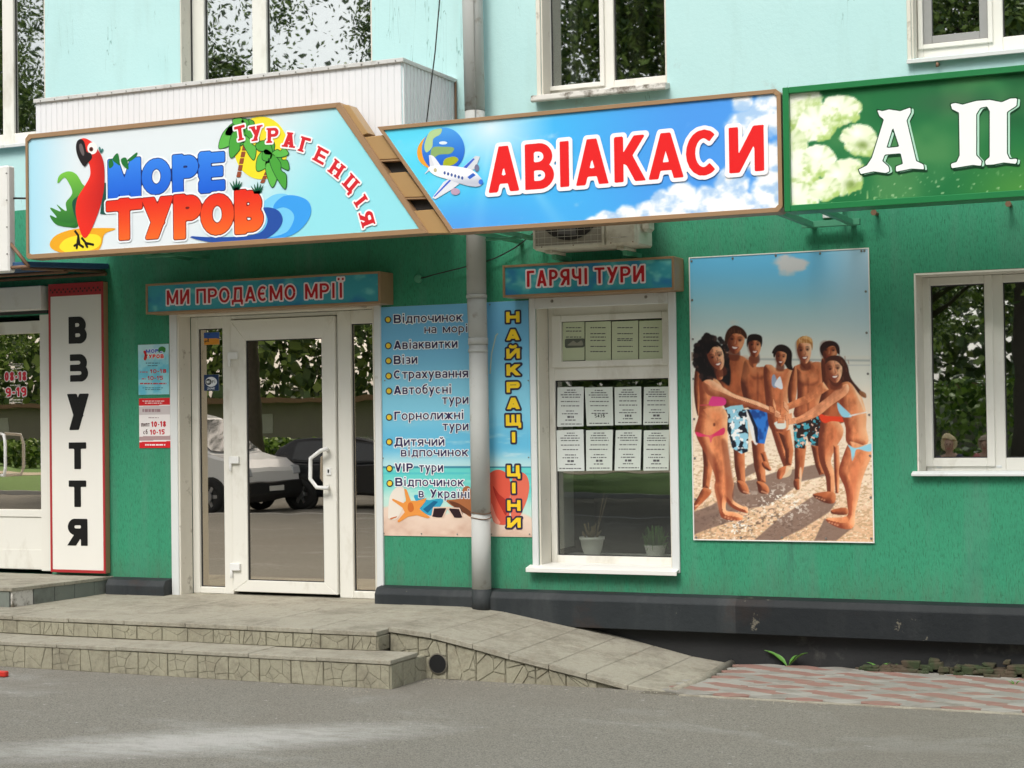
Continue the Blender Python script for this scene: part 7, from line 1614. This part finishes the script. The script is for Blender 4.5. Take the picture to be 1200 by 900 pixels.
# bench with two seated women
bx, by = 1.25, -14.2
bn = thing('bench', (bx, by, RZ), 'wooden slatted bench at the kerb behind the photographer carrying two seated women', 'bench')
for k in range(4): MB().box(bx-.9, bx+.9, by-.2+k*.105, by-.11+k*.105, .40, .43).obj('seat_slat', M['wood'], bn, .005)
for k in range(3): MB().box(bx-.9, bx+.9, by-.27-.01*k, by-.245-.01*k, .52+k*.12, .61+k*.12).obj('back_slat', M['wood'], bn, .005)
for sx in (-.75, .75): MB().box(bx+sx-.02, bx+sx+.02, by-.28, by+.2, .36, .399).box(bx+sx-.02, bx+sx+.02, by-.24, by-.20, RZ, .36).box(bx+sx-.02, bx+sx+.02, by+.14, by+.18, RZ, .36).box(bx+sx-.02, bx+sx+.02, by-.31, by-.285, .3, .86).obj('bench_leg', M['black'], bn, .003)
def seated(x_, y_, lab, hair, cloth_, turn, seed):
    s = thing('person', (x_, y_, RZ), lab, 'person', None); z_ = RZ
    jn = {'pel': (0, 0, .53), 'w': (0, -.02, .68), 'ch': (0, .0, .88), 'nk': (0, .02, 1.03), 'hb': (.0, .035, 1.09), 'hd': (.0+turn*.01, .05, 1.16), 'ht': (0, .04, 1.235),
          'sl': (-.16, 0, .96), 'el': (-.23, .08, .72), 'wl': (-.12, .32, .60), 'fl': (-.07, .39, .585), 'sr': (.16, 0, .96), 'er': (.23, .08, .72), 'wr': (.12, .32, .60), 'fr': (.07, .39, .585),
          'hl': (-.10, .05, .52), 'kl': (-.13, .46, .53), 'al': (-.12, .44, .09), 'tl': (-.12, .60, .035), 'hr': (.10, .05, .52), 'kr': (.13, .46, .53), 'ar': (.12, .46, .09), 'tr': (.12, .62, .035)}
    rad = {'pel': .15, 'w': .125, 'ch': .13, 'nk': .052, 'hb': .062, 'hd': .088, 'ht': .07, 'sl': .06, 'el': .043, 'wl': .028, 'fl': .03, 'sr': .06, 'er': .043, 'wr': .028, 'fr': .03, 'hl': .09, 'kl': .062, 'al': .036, 'tl': .03, 'hr': .09, 'kr': .062, 'ar': .036, 'tr': .03}
    ed = [('pel', 'w'), ('w', 'ch'), ('ch', 'nk'), ('nk', 'hb'), ('hb', 'hd'), ('hd', 'ht'), ('ch', 'sl'), ('sl', 'el'), ('el', 'wl'), ('wl', 'fl'), ('ch', 'sr'), ('sr', 'er'), ('er', 'wr'), ('wr', 'fr'), ('pel', 'hl'), ('hl', 'kl'), ('kl', 'al'), ('al', 'tl'), ('pel', 'hr'), ('hr', 'kr'), ('kr', 'ar'), ('ar', 'tr')]
    def skin(names, grow, nm, m_):
        ks = [k for k in jn if k in names]; me = bpy.data.meshes.new(nm); me.from_pydata([(x_+jn[k][0], y_+jn[k][1], jn[k][2]) for k in ks], [(ks.index(a_), ks.index(b_)) for a_, b_ in ed if a_ in ks and b_ in ks], [])
        o = bpy.data.objects.new(nm, me); C.link(o); md = o.modifiers.new('s', 'SKIN'); sub = o.modifiers.new('u', 'SUBSURF'); sub.levels = sub.render_levels = 2
        for i_, k in enumerate(ks): v_ = me.skin_vertices[0].data[i_]; v_.radius = (rad[k]+grow,)*2; v_.use_root = (i_ == 0)
        dg = bpy.context.evaluated_depsgraph_get(); m2 = bpy.data.meshes.new_from_object(o.evaluated_get(dg)); bpy.data.objects.remove(o); m2.name = nm
        for p_ in m2.polygons: p_.use_smooth = True
        m2.materials.clear(); return link(nm, m2, m_, s)
    skin(list(jn), 0, 'body', M['skin'])
    skin(['pel', 'w', 'ch', 'sl', 'el', 'sr', 'er'], .012, 'blouse', M[cloth_]); skin(['pel', 'hl', 'kl', 'hr', 'kr'], .014, 'skirt', M['cloth'])
    for sx in (-1, 1): MB().lathe([(.001, 1.172), (.007, 1.168), (.007, 1.160), (.001, 1.156)], x_+sx*.032, y_+.128, 8).obj('eye', M['black'], s)
    MB().tube([(x_, y_+.12, 1.165), (x_, y_+.15, 1.135), (x_, y_+.125, 1.128)], [.008, .013, .008], 8).obj('nose', M['skin'], s); MB().tube([(x_-.025, y_+.118, 1.105), (x_, y_+.128, 1.10), (x_+.025, y_+.118, 1.105)], .006, 6).obj('mouth', M['clothp'], s)
    hb_ = bmesh.new(); bmesh.ops.create_icosphere(hb_, subdivisions=4, radius=1); r2_ = np.random.RandomState(seed)
    for v_ in hb_.verts:
        n_ = v_.co.copy(); k = 1+.05*sin(n_.x*19+seed)*sin(n_.z*17)+.04*sin(n_.y*31+n_.x*13)+r2_.uniform(-.012, .012); f_ = max(0, n_.y)*(1 if n_.z < .35 else .25); v_.co = Vector((x_+n_.x*.132*k*(1-f_*.30), y_+.018+n_.y*.128*k-f_*.13, 1.185+n_.z*.122*k))
    me = bpy.data.meshes.new('hair'); hb_.to_mesh(me); hb_.free(); link('hair', me, M[hair], s)
    s.rotation_euler = (0, 0, 0); return s
seated(.96, by-.02, 'woman with short blond hair and dark blouse seated at the left end of the bench', 'hairb', 'cloth', -1, 2)
seated(1.50, by-.02, 'woman with curly grey brown hair and pink blouse seated beside the blond woman', 'hairg', 'clothp', 1, 5)
